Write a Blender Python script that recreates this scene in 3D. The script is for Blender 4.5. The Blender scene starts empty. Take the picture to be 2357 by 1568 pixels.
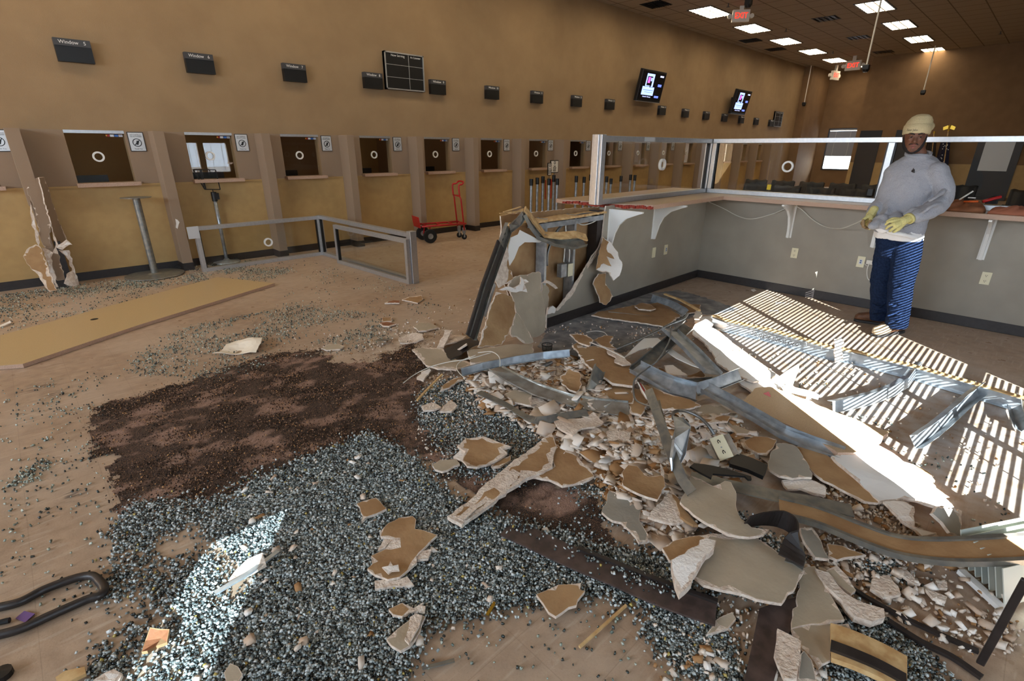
import bpy, bmesh, math, random
import numpy as np
from mathutils import Vector, Matrix, Euler, noise
from mathutils.geometry import delaunay_2d_cdt
random.seed(7); rng = np.random.default_rng(7)
S = bpy.context.scene; COL = S.collection
# ------------------------------------------------------------------ camera
F, YAW, PITCH, ROLL, H = 1158.27, 0.7706, 0.36542, 0.0035, 1.63
CX, CY = 1178.5, 784.0
ca, sa, cb, sb = math.cos(YAW), math.sin(YAW), math.cos(PITCH), math.sin(PITCH)
_f = Vector((sa*cb, ca*cb, -sb)); _r0 = Vector((ca, -sa, 0)); _u0 = _r0.cross(_f)
_r = _r0*math.cos(ROLL)+_u0*math.sin(ROLL); _u = -_r0*math.sin(ROLL)+_u0*math.cos(ROLL)
EYE = Vector((0, 0, H))
cam = bpy.data.cameras.new('camera'); cam_o = bpy.data.objects.new('camera', cam); COL.objects.link(cam_o)
cam.sensor_width = 36; cam.lens = F*36/2357; cam.clip_end = 200; cam.clip_start = .05
cam_o.matrix_world = Matrix(((_r.x, _u.x, -_f.x, 0), (_r.y, _u.y, -_f.y, 0), (_r.z, _u.z, -_f.z, H), (0, 0, 0, 1)))
S.camera = cam_o
# ------------------------------------------------------------------ light
S.view_settings.view_transform = 'Standard'; S.view_settings.look = 'None'
S.view_settings.gamma = 1; S.view_settings.use_curve_mapping = False
S.view_settings.exposure = 1.12
S.cycles.use_denoising = True
S.cycles.max_bounces = 8; S.cycles.diffuse_bounces = 5; S.cycles.glossy_bounces = 3
S.cycles.transmission_bounces = 4; S.cycles.transparent_max_bounces = 10
S.cycles.caustics_reflective = False; S.cycles.caustics_refractive = False
S.cycles.sample_clamp_indirect = 6
W = bpy.data.worlds.new('sky'); S.world = W; W.use_nodes = True
W.node_tree.nodes['Background'].inputs[0].default_value = (.74, .86, 1, 1)
W.node_tree.nodes['Background'].inputs[1].default_value = 8.0
SUN = Vector((.795, 1, -.633)).normalized()
sl = bpy.data.lights.new('sun', 'SUN'); sl.energy = 36; sl.angle = math.radians(.05); sl.color = (1, .97, .93)
so = bpy.data.objects.new('sun', sl); COL.objects.link(so)
so.rotation_euler = SUN.to_track_quat('-Z', 'Y').to_euler(); so.location = (-10, -12, 8)
def portal(x, z, w, h, y=-4.64):
    l = bpy.data.lights.new('window_portal', 'AREA'); l.shape = 'RECTANGLE'; l.size = w; l.size_y = h
    l.cycles.is_portal = True
    o = bpy.data.objects.new('window_portal', l); COL.objects.link(o); o.location = (x, y, z)
    o.rotation_euler = (math.radians(90), 0, math.radians(180))
# the big room: main wall at y=WY, window wall at y=SY, ceiling CZ
WY, SY, CZ, XL, XB = 8.49, -4.5, 4.83, -7.5, 24.4
# ------------------------------------------------------------------ projecting
def ray(px, py): return (_r*((px-CX)/F) - _u*((py-CY)/F) + _f)
def P(px, py, ax=2, v=0.0):
    d = ray(px, py); return EYE + d*((v-EYE[ax])/d[ax])
def G(px, py, z=0.0): return P(px, py, 2, z)
def proj(p):
    v = Vector(p)-EYE; z = v.dot(_f); return CX+F*v.dot(_r)/z, CY-F*v.dot(_u)/z
def T(ox, oy, s, pts): return [(ox+x/s, oy+y/s) for x, y in pts]
def onplane(pts, p0, n):
    out = []
    for px, py in pts:
        d = ray(px, py); out.append(EYE + d*((Vector(p0)-EYE).dot(n)/d.dot(n)))
    return out
# ------------------------------------------------------------------ materials
MATS = {}
def lin(c): return tuple(((x/255)/12.92 if x/255 <= .04045 else ((x/255+.055)/1.055)**2.4) for x in c)+(1,)
def mat(name, c, rough=.6, metal=0, c2=None, scale=20, bump=0, bscale=60, emit=0, spec=.5, detail=4, lo=.35, hi=.65, coat=0):
    if name in MATS: return MATS[name]
    m = bpy.data.materials.new(name); m.use_nodes = True; nt = m.node_tree; b = nt.nodes['Principled BSDF']
    b.inputs['Base Color'].default_value = lin(c); b.inputs['Roughness'].default_value = rough
    b.inputs['Metallic'].default_value = metal; b.inputs['Specular IOR Level'].default_value = spec
    if coat: b.inputs['Coat Weight'].default_value = coat
    tc = nt.nodes.new('ShaderNodeNewGeometry')
    if c2:
        n = nt.nodes.new('ShaderNodeTexNoise'); n.inputs['Scale'].default_value = scale; n.inputs['Detail'].default_value = detail
        nt.links.new(tc.outputs['Position'], n.inputs['Vector'])
        r = nt.nodes.new('ShaderNodeValToRGB'); r.color_ramp.elements[0].position = lo; r.color_ramp.elements[1].position = hi
        r.color_ramp.elements[0].color = lin(c); r.color_ramp.elements[1].color = lin(c2)
        nt.links.new(n.outputs['Fac'], r.inputs['Fac']); nt.links.new(r.outputs['Color'], b.inputs['Base Color'])
    if bump:
        n = nt.nodes.new('ShaderNodeTexNoise'); n.inputs['Scale'].default_value = bscale; n.inputs['Detail'].default_value = 3
        nt.links.new(tc.outputs['Position'], n.inputs['Vector'])
        bp = nt.nodes.new('ShaderNodeBump'); bp.inputs['Strength'].default_value = bump; bp.inputs['Distance'].default_value = .01
        nt.links.new(n.outputs['Fac'], bp.inputs['Height']); nt.links.new(bp.outputs['Normal'], b.inputs['Normal'])
    if emit:
        b.inputs['Emission Color'].default_value = lin(c); b.inputs['Emission Strength'].default_value = emit
    MATS[name] = m; return m
def node_island(name, cols, rough=.3, trans=0, spec=.5):
    m = bpy.data.materials.new(name); m.use_nodes = True; nt = m.node_tree; b = nt.nodes['Principled BSDF']
    g = nt.nodes.new('ShaderNodeNewGeometry'); r = nt.nodes.new('ShaderNodeValToRGB'); r.color_ramp.interpolation = 'CONSTANT'
    el = r.color_ramp.elements
    while len(el) < len(cols): el.new(.5)
    for e, (p, c) in zip(el, cols): e.position = p; e.color = lin(c)
    nt.links.new(g.outputs['Random Per Island'], r.inputs['Fac']); nt.links.new(r.outputs['Color'], b.inputs['Base Color'])
    b.inputs['Roughness'].default_value = rough; b.inputs['Transmission Weight'].default_value = trans
    b.inputs['Specular IOR Level'].default_value = spec
    MATS[name] = m; return m
def glass_mat(name, tint=(225, 235, 230), refl=.9):
    m = bpy.data.materials.new(name); m.use_nodes = True; nt = m.node_tree; nt.nodes.clear()
    o = nt.nodes.new('ShaderNodeOutputMaterial'); t = nt.nodes.new('ShaderNodeBsdfTransparent'); g = nt.nodes.new('ShaderNodeBsdfGlossy')
    t.inputs[0].default_value = lin(tint); g.inputs['Roughness'].default_value = 0.01
    g.inputs[0].default_value = (refl, refl, refl, 1)
    fr = nt.nodes.new('ShaderNodeFresnel'); fr.inputs[0].default_value = 1.5
    mx = nt.nodes.new('ShaderNodeMixShader'); ge = nt.nodes.new('ShaderNodeNewGeometry')
    sb_ = nt.nodes.new('ShaderNodeMath'); sb_.operation = 'SUBTRACT'; sb_.inputs[0].default_value = 1; nt.links.new(ge.outputs['Backfacing'], sb_.inputs[1])
    ml = nt.nodes.new('ShaderNodeMath'); ml.operation = 'MULTIPLY'; nt.links.new(sb_.outputs[0], ml.inputs[0]); nt.links.new(fr.outputs[0], ml.inputs[1]); nt.links.new(ml.outputs[0], mx.inputs[0])
    nt.links.new(t.outputs[0], mx.inputs[1]); nt.links.new(g.outputs[0], mx.inputs[2]); nt.links.new(mx.outputs[0], o.inputs[0])
    MATS[name] = m; return m
mat('wall_tan', (154, 128, 95), .85, c2=(147, 121, 89), scale=3, bump=.15, bscale=150)
mat('wall_taupe', (146, 124, 102), .85, bump=.15, bscale=150)
mat('wainscot', (184, 152, 98), .6, c2=(176, 144, 92), scale=9)
mat('wall_grey', (150, 142, 128), .5, c2=(143, 135, 122), scale=4, bump=.12, bscale=200)
mat('rubber', (38, 32, 30), .45, c2=(46, 40, 38), scale=30)
mat('alu', (196, 196, 196), .38, .75, c2=(186, 187, 188), scale=40)
mat('alu_dark', (60, 60, 62), .5, .5)
mat('black', (12, 12, 13), .45)
mat('black_cloth', (20, 20, 22), .9)
mat('header', (62, 62, 64), .5)
mat('white', (235, 235, 232), .5)
mat('offwhite', (222, 216, 204), .6)
mat('silver_panel', (205, 207, 208), .35, .3)
mat('laminate', (196, 168, 132), .35, c2=(150, 120, 88), scale=420, detail=2, lo=.5, hi=.75)
mat('laminate_edge', (190, 160, 138), .5, c2=(140, 108, 88), scale=350, detail=2, lo=.45, hi=.7)
mat('laminate_yellow', (190, 164, 120), .4, c2=(166, 138, 98), scale=300, detail=2, lo=.5, hi=.8)
mat('red_core', (170, 62, 40), .7, c2=(120, 40, 28), scale=60)
mat('kraft', (170, 136, 96), .85, c2=(150, 114, 76), scale=7, bump=.25, bscale=45)
mat('paint', (180, 166, 144), .6, c2=(168, 154, 132), scale=6, bump=.12, bscale=60)
mat('paint_grey', (158, 152, 140), .6, c2=(146, 140, 128), scale=6, bump=.12, bscale=60)
mat('gypsum', (226, 212, 196), .95, c2=(204, 184, 166), scale=38, bump=.9, bscale=70)
mat('gyp_white', (236, 230, 222), .9, bump=.5, bscale=70)
mat('steel', (182, 188, 192), .32, .6, c2=(146, 152, 157), scale=16)
mat('steel_dark', (116, 116, 114), .4, .55, c2=(146, 142, 130), scale=18)
mat('steel_bright', (210, 212, 210), .22, .75, c2=(160, 158, 150), scale=12)
mat('bracket_white', (228, 228, 224), .4)
mat('wood', (214, 182, 130), .7, c2=(186, 146, 94), scale=24)
mat('rust_board', (88, 72, 66), .5, c2=(60, 48, 44), scale=22)
mat('ivory', (222, 214, 182), .4)
mat('cable_white', (215, 212, 202), .5)
mat('conduit', (132, 134, 134), .38, .8)
mat('red', (172, 24, 26), .4)
mat('tyre', (24, 24, 24), .8)
mat('purple', (112, 82, 138), .6)
mat('pink', (214, 120, 124), .6)
mat('yellow', (222, 190, 40), .6)
mat('orange', (214, 96, 30), .6)
mat('blue_card', (40, 70, 130), .5)
mat('gold', (212, 176, 70), .3, .9)
mat('flag_blue', (24, 26, 52), .9)
mat('screen', (96, 116, 246), .4, emit=.9)
mat('screen_light', (150, 176, 255), .4, emit=1.0)
mat('screen_text', (190, 200, 255), .4, emit=.7)
mat('screen_pink', (206, 96, 200), .4, emit=.8)
mat('exit_red', (255, 40, 20), .4, emit=1.1)
mat('lamp', (255, 226, 158), .4, emit=1)
mat('bag', (150, 96, 62), .8, c2=(122, 76, 48), scale=15, bump=.4, bscale=30)
mat('paper', (236, 226, 208), .8)
mat('chair_black', (16, 17, 20), .6)
mat('blind', (214, 222, 232), .5)
glass_mat('glass', (250, 251, 250)); glass_mat('dimming_glass', (206, 212, 216)); glass_mat('dark_dimming_glass', (168, 178, 184))
# ------------------------------------------------------------------ objects
def tag(o, label=None, cat=None, group=None, kind=None):
    if label: o['label'] = label
    if cat: o['category'] = cat
    if group: o['group'] = group
    if kind: o['kind'] = kind
    return o
def empty(name, loc=(0, 0, 0), rz=0):
    o = bpy.data.objects.new(name, None); COL.objects.link(o); o.location = loc; o.rotation_euler = (0, 0, rz)
    o.empty_display_size = .1; return o
class MB:
    def __init__(s): s.v = []; s.f = []; s.m = []
    def add(s, vs, fs, mi=0):
        b = len(s.v); s.v += [tuple(x) for x in vs]; s.f += [tuple(b+i for i in f) for f in fs]; s.m += [mi]*len(fs); return s
    def box(s, c, d, mi=0, R=None):
        c = Vector(c); vs = []
        for i in (-1, 1):
            for j in (-1, 1):
                for k in (-1, 1):
                    q = Vector((i*d[0]/2, j*d[1]/2, k*d[2]/2)); vs.append(c+(R@q if R else q))
        return s.add(vs, [(0, 1, 3, 2), (4, 6, 7, 5), (0, 4, 5, 1), (2, 3, 7, 6), (0, 2, 6, 4), (1, 5, 7, 3)], mi)
    def bb(s, x0, x1, y0, y1, z0, z1, mi=0):
        return s.box(((x0+x1)/2, (y0+y1)/2, (z0+z1)/2), (abs(x1-x0), abs(y1-y0), abs(z1-z0)), mi)
    def sweep(s, path, prof, ups=None, mi=0, closed=True, cap=True, scale=None):
        """prof: list of (a,b) on (side, up) axes"""
        path = [Vector(p) for p in path]; n = len(path); k = len(prof); vs = []; side0 = None
        for i, p in enumerate(path):
            t = (path[min(i+1, n-1)]-path[max(i-1, 0)]).normalized()
            up = Vector(ups[i]) if ups else Vector((0, 0, 1))
            if ups is None and abs(t.z) > .95: up = Vector((0, 1, 0))
            if ups is None and side0 is not None: up = side0.cross(t)
            sd = t.cross(up).normalized(); u = sd.cross(t).normalized(); side0 = sd
            sc = scale[i] if scale else 1
            vs += [p+sd*(a*sc)+u*(b*sc) for a, b in prof]
        fs = []
        for i in range(n-1):
            for j in range(k if closed else k-1):
                a = i*k+j; b_ = i*k+(j+1) % k; fs.append((a, b_, b_+k, a+k))
        if cap and closed: fs += [tuple(reversed(range(k))), tuple((n-1)*k+j for j in range(k))]
        return s.add(vs, fs, mi)
    def tube(s, path, r, seg=8, mi=0, scale=None):
        return s.sweep(path, [(r*math.cos(2*math.pi*i/seg), r*math.sin(2*math.pi*i/seg)) for i in range(seg)], mi=mi, scale=scale)
    def cyl(s, c, r, h, seg=24, mi=0, r2=None, ax=2):
        c = Vector(c); vs = []; r2 = r if r2 is None else r2
        for z, rr in ((0, r), (h, r2)):
            for i in range(seg):
                a = 2*math.pi*i/seg; q = [rr*math.cos(a), rr*math.sin(a), z]
                if ax == 1: q = [q[0], q[2], q[1]]
                if ax == 0: q = [q[2], q[0], q[1]]
                vs.append(c+Vector(q))
        return s.add(vs, [(i, (i+1) % seg, seg+(i+1) % seg, seg+i) for i in range(seg)]+[tuple(reversed(range(seg))), tuple(range(seg, 2*seg))], mi)
    def lathe(s, c, prof, seg=24, mi=0):
        c = Vector(c); k = len(prof); vs = [c+Vector((r*math.cos(2*math.pi*i/seg), r*math.sin(2*math.pi*i/seg), z)) for i in range(seg) for r, z in prof]
        return s.add(vs, [(i*k+j, ((i+1) % seg)*k+j, ((i+1) % seg)*k+j+1, i*k+j+1) for i in range(seg) for j in range(k-1)], mi)
    def ring(s, c, n, ro, ri, t, seg=32, mi=0):
        n = Vector(n).normalized(); a = n.orthogonal().normalized(); b = n.cross(a); c = Vector(c); vs = []
        for i in range(seg):
            d = a*math.cos(2*math.pi*i/seg)+b*math.sin(2*math.pi*i/seg)
            for rr, o in ((ri, -t/2), (ro, -t/2), (ro, t/2), (ri, t/2)): vs.append(c+d*rr+n*o)
        return s.add(vs, [(i*4+j, i*4+(j+1) % 4, ((i+1) % seg)*4+(j+1) % 4, ((i+1) % seg)*4+j) for i in range(seg) for j in range(4)], mi)
    def build(s, name, mats, parent=None, smooth=False, bevel=0):
        me = bpy.data.meshes.new(name); me.from_pydata(s.v, [], s.f)
        if not isinstance(mats, (list, tuple)): mats = [mats]
        for m in mats: me.materials.append(MATS[m] if isinstance(m, str) else m)
        me.polygons.foreach_set('material_index', s.m)
        if smooth: me.polygons.foreach_set('use_smooth', [True]*len(s.f))
        me.update()
        o = bpy.data.objects.new(name, me); COL.objects.link(o)
        if parent is not None: o.parent = parent; o.matrix_parent_inverse = Matrix.Identity(4)
        if bevel:
            md = o.modifiers.new('bevel', 'BEVEL'); md.width = bevel; md.segments = 2; md.limit_method = 'ANGLE'
        bm = bmesh.new(); bm.from_mesh(me); bmesh.ops.recalc_face_normals(bm, faces=bm.faces); bm.to_mesh(me); bm.free()
        return o
def rel(o, root):
    """parent built-in-world geometry to a placed empty without moving it"""
    bpy.context.view_layer.update
    o.parent = root; o.matrix_parent_inverse = (Matrix.Translation(root.location) @ root.rotation_euler.to_matrix().to_4x4()).inverted(); return o
def text(body, size, loc, rot, m, parent=None, extrude=.0008, align='CENTER', name='lettering', sx=1):
    c = bpy.data.curves.new(name, 'FONT'); c.body = body; c.size = size; c.extrude = extrude; c.align_x = align; c.align_y = 'CENTER'
    c.materials.append(MATS[m]); t_ = bpy.data.objects.new(name, c); COL.objects.link(t_)
    me = bpy.data.meshes.new_from_object(t_.evaluated_get(bpy.context.evaluated_depsgraph_get())); bpy.data.objects.remove(t_)
    o = bpy.data.objects.new(name, me); COL.objects.link(o); o.location = loc; o.rotation_euler = rot; o.scale = (sx, 1, 1)
    if parent is not None: o.parent = parent
    return o
def copy_tree(o, parent=None):
    c = o.copy(); COL.objects.link(c)
    if parent is not None: c.parent = parent
    for ch in [x for x in o.children]: copy_tree(ch, c)
    return c
STRUCT = lambda mb, name, m, **k: tag(mb.build(name, m, **k), kind='structure')
def slab(name, pts, th=.012, mats=('kraft', 'gypsum', 'paint'), jag=.012, warp=.006, rim=.25, grid=.045, curl=0, curldir=(1, 0), parent=None, seed=None, step=.03, lift=0, rimw=None):
    """broken sheet: pts are world points on its visible face; the thickness goes away from the viewer"""
    rs = random.Random(seed if seed is not None else hash(name+str(len(pts))) % 1000 + int(abs(pts[0][0]*1000)) % 997)
    pts = [Vector(p) for p in pts]; c = sum(pts, Vector())/len(pts); n = Vector()
    for i in range(len(pts)): n += (pts[i]-c).cross(pts[(i+1) % len(pts)]-c)
    n.normalize()
    if n.dot(EYE-c) < 0: n = -n
    u = (pts[1]-pts[0]); u = (u-n*u.dot(n)).normalized(); v = n.cross(u)
    p2 = [Vector(((p-c).dot(u), (p-c).dot(v))) for p in pts]
    if sum(p2[i].x*p2[(i+1) % len(p2)].y-p2[(i+1) % len(p2)].x*p2[i].y for i in range(len(p2))) < 0: p2.reverse()
    out = []
    for i in range(len(p2)):
        a, b = p2[i], p2[(i+1) % len(p2)]; L = (b-a).length; k = max(1, int(L/step)); d = (b-a)/max(L, 1e-6); nn = Vector((-d.y, d.x))
        for j in range(k):
            q = a+(b-a)*(j/k)
            if j: q = q+nn*rs.uniform(-jag, jag)*min(1, L/.15)+d*rs.uniform(-.2, .2)*step
            out.append(q)
    def inside(q, poly):
        r = False; j = len(poly)-1
        for i in range(len(poly)):
            if (poly[i].y > q.y) != (poly[j].y > q.y) and q.x < (poly[j].x-poly[i].x)*(q.y-poly[i].y)/(poly[j].y-poly[i].y)+poly[i].x: r = not r
            j = i
        return r
    x0, x1 = min(q.x for q in out), max(q.x for q in out); y0, y1 = min(q.y for q in out), max(q.y for q in out)
    g = max(grid, math.sqrt((x1-x0)*(y1-y0)/900)); inner = []
    y = y0+g/2
    while y < y1:
        x = x0+g/2
        while x < x1:
            q = Vector((x+rs.uniform(-.3, .3)*g, y+rs.uniform(-.3, .3)*g))
            if inside(q, out) and min((q-o).length for o in out) > g*.4: inner.append(q)
            x += g
        y += g
    k = len(out); ring = []
    if rim > 0 and jag > 0:
        rw = rimw or .009+.02*min(rim, 1); so_ = rs.uniform(0, 90)
        for i in range(k):
            a, b = out[i-1], out[(i+1) % k]; d = (b-a); nn = Vector((-d.y, d.x)).normalized(); f_ = noise.noise(Vector((out[i].x*7+so_, out[i].y*7, so_)))+.3*rs.uniform(-1, 1)+(rim-.45)
            q = out[i]+nn*rw*max(.12, f_*2.2)
            if inside(q, out) and all((q-o).length > .004 for j_, o in enumerate(out) if abs(j_-i) > 1): ring.append(q)
        inner = [q for q in inner if min((q-o).length for o in ring) > g*.3] if ring else inner
    r = delaunay_2d_cdt([tuple(q) for q in out+ring+inner], [], [list(range(k))], 1, 1e-5)
    V, E_, FC = r[0], r[1], r[2]; V = [Vector(q) for q in V]
    cd = Vector(curldir).normalized(); ext = max(x1-x0, y1-y0)/2; sd = rs.uniform(0, 50)
    def h(q):
        t = q.dot(cd)/max(ext, 1e-6)
        return warp*noise.noise(Vector((q.x*5+sd, q.y*5, sd)))*2+curl*t*t+lift
    top = [c+u*q.x+v*q.y+n*h(q) for q in V]; bot = [p-n*th for p in top]; N = len(V)
    vs = top+bot; fs = []; ms = []
    cnt = {}
    FC = [f for f in FC if len(f) >= 3]
    for f in FC:
        for i in range(len(f)): e = (f[i], f[(i+1) % len(f)]); cnt[e] = 1
    bset = set()
    for (a, b) in cnt:
        if (b, a) not in cnt: bset.add(a); bset.add(b)
    for f in FC:
        m_ = 0
        if rim > 0 and any(i in bset for i in f): m_ = 1
        fs.append(tuple(f)); ms.append(m_); fs.append(tuple(N+i for i in reversed(f))); ms.append(2)
    for (a, b) in cnt:
        if (b, a) not in cnt: fs.append((b, a, a+N, b+N)); ms.append(1)
    mb = MB(); mb.v = [tuple(p) for p in vs]; mb.f = fs; mb.m = ms
    o = mb.build(name, list(mats), parent); return o
def U_prof(w, hgt, t=.0022, lip=0):
    """open-top channel: web at the bottom, side legs up"""
    a = w/2
    return [(-a, hgt), (-a, 0), (a, 0), (a, hgt), (a-t, hgt), (a-t, t), (-a+t, t), (-a+t, hgt)]
def channel(name, path, ups, w=.07, h=.035, m='steel', parent=None, scale=None, t=.0025):
    if not isinstance(ups, list): ups = [ups]*len(path)
    ps = []; us = []; ss = []
    for i in range(len(path)-1):
        a, b = Vector(path[i]), Vector(path[i+1]); k = max(1, int((b-a).length/.12))
        for j in range(k):
            f_ = j/k; ps.append(a.lerp(b, f_)); us.append(Vector(ups[i]).lerp(Vector(ups[i+1]), f_))
            ss.append(1 if not scale else scale[i]*(1-f_)+scale[i+1]*f_)
    ps.append(Vector(path[-1])); us.append(Vector(ups[-1])); ss.append(1 if not scale else scale[-1])
    return MB().sweep(ps, U_prof(w, h, t), us, scale=ss).build(name, m, parent)
def strip(mb, path, ups, w, t, mi=0):
    return mb.sweep(path, [(-w/2, -t/2), (w/2, -t/2), (w/2, t/2), (-w/2, t/2)], ups if isinstance(ups, list) else [ups]*len(path), mi=mi)
def curve_pts(pts, n=8):
    """Catmull-Rom through points"""
    p = [Vector(x) for x in pts]; p = [p[0]*2-p[1]]+p+[p[-1]*2-p[-2]]; out = []
    for i in range(1, len(p)-2):
        for j in range(n):
            t = j/n; a, b, c, d = p[i-1], p[i], p[i+1], p[i+2]
            out.append(.5*((2*b)+(c-a)*t+(2*a-5*b+4*c-d)*t*t+(-a+3*b-3*c+d)*t*t*t))
    out.append(p[-2]); return out
Z = Vector((0, 0, 1))
# ================================================================== the room
mat('wall_tan_shaded', (132, 103, 72), .85, c2=(124, 96, 66), scale=3, bump=.15, bscale=150)  # same tan paint, with the dimmer light of the far end put into its colour
def floor_mat():
    m = bpy.data.materials.new('vinyl_floor'); m.use_nodes = True; nt = m.node_tree; b = nt.nodes['Principled BSDF']; N = nt.nodes.new; L = nt.links.new
    g = N('ShaderNodeNewGeometry')
    def noise_(sc, det=4, stretch=None, rot=0):
        n = N('ShaderNodeTexNoise'); n.inputs['Scale'].default_value = sc; n.inputs['Detail'].default_value = det
        if stretch:
            mp = N('ShaderNodeMapping'); mp.inputs['Scale'].default_value = stretch; mp.inputs['Rotation'].default_value = (0, 0, rot); L(g.outputs['Position'], mp.inputs[0]); L(mp.outputs[0], n.inputs['Vector'])
        else: L(g.outputs['Position'], n.inputs['Vector'])
        return n
    def ramp(src, a, c0, d, c1):
        r = N('ShaderNodeValToRGB'); r.color_ramp.elements[0].position = a; r.color_ramp.elements[1].position = d
        r.color_ramp.elements[0].color = c0; r.color_ramp.elements[1].color = c1; L(src, r.inputs[0]); return r
    def mix(fac, a, b_):
        x = N('ShaderNodeMix'); x.data_type = 'RGBA'
        if isinstance(fac, float): x.inputs[0].default_value = fac
        else: L(fac, x.inputs[0])
        for i, s in ((6, a), (7, b_)):
            if isinstance(s, tuple): x.inputs[i].default_value = s
            else: L(s, x.inputs[i])
        return x.outputs[2]
    base = ramp(noise_(14).outputs[0], .3, lin((158, 134, 112)), .7, lin((178, 153, 129))).outputs[0]
    fine = ramp(noise_(170, 2).outputs[0], .58, (0, 0, 0, 1), .68, (.35, .35, .35, 1)).outputs[0]
    c = mix(fine, base, lin((126, 100, 80)))
    cl = ramp(noise_(1.1, 5).outputs[0], .42, (0, 0, 0, 1), .62, (.45, .45, .45, 1)).outputs[0]
    c = mix(cl, c, lin((196, 178, 158)))
    st = ramp(noise_(5, 3, (1, 9, 1), .7).outputs[0], .56, (0, 0, 0, 1), .72, (.4, .4, .4, 1)).outputs[0]
    c = mix(st, c, lin((208, 194, 176)))
    # tile joints every 0.305 m
    sp = N('ShaderNodeSeparateXYZ'); L(g.outputs['Position'], sp.inputs[0]); lines = None
    for ax in (0, 1):
        d = N('ShaderNodeMath'); d.operation = 'PINGPONG'; d.inputs[1].default_value = .1525; L(sp.outputs[ax], d.inputs[0])
        q = N('ShaderNodeMath'); q.operation = 'LESS_THAN'; q.inputs[1].default_value = .0012; L(d.outputs[0], q.inputs[0])
        if lines is None: lines = q.outputs[0]
        else:
            a = N('ShaderNodeMath'); a.operation = 'MAXIMUM'; L(lines, a.inputs[0]); L(q.outputs[0], a.inputs[1]); lines = a.outputs[0]
    h = N('ShaderNodeMath'); h.operation = 'MULTIPLY'; h.inputs[1].default_value = .25; L(lines, h.inputs[0])
    c = mix(h.outputs[0], c, lin((92, 72, 58)))
    # pale gypsum dust and grey dirt lying around the wreckage
    def blob(x, y, r0, r1):
        v = N('ShaderNodeVectorMath'); v.operation = 'DISTANCE'; v.inputs[1].default_value = (x, y, 0); L(g.outputs['Position'], v.inputs[0])
        mr = N('ShaderNodeMapRange'); mr.inputs[1].default_value = r0; mr.inputs[2].default_value = r1; mr.inputs[3].default_value = 1; mr.inputs[4].default_value = 0; L(v.outputs['Value'], mr.inputs[0]); return mr.outputs[0]
    dn = ramp(noise_(11, 9).outputs[0], .38, (0, 0, 0, 1), .66, (1, 1, 1, 1)).outputs[0]
    for (x, y, r0, r1, colr, k) in ((3.7, .7, .8, 1.9, (206, 202, 198), .85), (3.3, 2.3, .2, .9, (150, 148, 146), .8), (2.2, 3.6, .1, .75, (214, 200, 182), .75), (4.4, 1.0, .3, 1.3, (120, 108, 98), .6)):
        bl = blob(x, y, r0, r1); k_ = N('ShaderNodeMath'); k_.operation = 'MULTIPLY'; L(bl, k_.inputs[0]); L(dn, k_.inputs[1])
        k2 = N('ShaderNodeMath'); k2.operation = 'MULTIPLY'; k2.inputs[1].default_value = k; L(k_.outputs[0], k2.inputs[0])
        c = mix(k2.outputs[0], c, lin(colr))
    # dark tyre scuffs
    sn = ramp(noise_(16, 5, (1, 4, 1), 1.1).outputs[0], .45, (0, 0, 0, 1), .6, (1, 1, 1, 1)).outputs[0]
    for px, py, r in ((545, 730, .16), (590, 745, .12), (95, 890, .13), (120, 910, .1), (170, 1140, .08)):
        q = G(px, py); bl = blob(q.x, q.y, r*.3, r); k_ = N('ShaderNodeMath'); k_.operation = 'MULTIPLY'; L(bl, k_.inputs[0]); L(sn, k_.inputs[1])
        k2 = N('ShaderNodeMath'); k2.operation = 'MULTIPLY'; k2.inputs[1].default_value = .7; L(k_.outputs[0], k2.inputs[0]); c = mix(k2.outputs[0], c, lin((64, 58, 60)))
    L(c, b.inputs['Base Color']); b.inputs['Roughness'].default_value = .36; b.inputs['Specular IOR Level'].default_value = .4
    rr = ramp(noise_(9, 4).outputs[0], .3, (.26, .26, .26, 1), .7, (.5, .5, .5, 1)); L(rr.outputs[0], b.inputs['Roughness'])
    bn = noise_(90, 3); bp = N('ShaderNodeBump'); bp.inputs['Strength'].default_value = .12; bp.inputs['Distance'].default_value = .004; L(bn.outputs[0], bp.inputs['Height']); L(bp.outputs[0], b.inputs['Normal'])
    MATS['floor'] = m
def ceil_mat():
    m = bpy.data.materials.new('ceiling_tile'); m.use_nodes = True; nt = m.node_tree; b = nt.nodes['Principled BSDF']; N = nt.nodes.new; L = nt.links.new
    g = N('ShaderNodeNewGeometry'); sp = N('ShaderNodeSeparateXYZ'); L(g.outputs['Position'], sp.inputs[0]); lines = None
    for ax, off in ((0, .1), (1, .25)):
        o = N('ShaderNodeMath'); o.operation = 'ADD'; o.inputs[1].default_value = off; L(sp.outputs[ax], o.inputs[0])
        d = N('ShaderNodeMath'); d.operation = 'PINGPONG'; d.inputs[1].default_value = .305; L(o.outputs[0], d.inputs[0])
        q = N('ShaderNodeMath'); q.operation = 'LESS_THAN'; q.inputs[1].default_value = .013; L(d.outputs[0], q.inputs[0])
        if lines is None: lines = q.outputs[0]
        else:
            a = N('ShaderNodeMath'); a.operation = 'MAXIMUM'; L(lines, a.inputs[0]); L(q.outputs[0], a.inputs[1]); lines = a.outputs[0]
    n = N('ShaderNodeTexNoise'); n.inputs['Scale'].default_value = 60; L(g.outputs['Position'], n.inputs['Vector'])
    x = N('ShaderNodeMix'); x.data_type = 'RGBA'; L(lines, x.inputs[0]); x.inputs[7].default_value = lin((104, 92, 80))
    r = N('ShaderNodeValToRGB'); r.color_ramp.elements[0].color = lin((150, 138, 122)); r.color_ramp.elements[1].color = lin((168, 156, 140)); L(n.outputs[0], r.inputs[0]); L(r.outputs[0], x.inputs[6])
    L(x.outputs[2], b.inputs['Base Color']); b.inputs['Roughness'].default_value = .9; MATS['ceiling'] = m
floor_mat(); ceil_mat()
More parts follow.
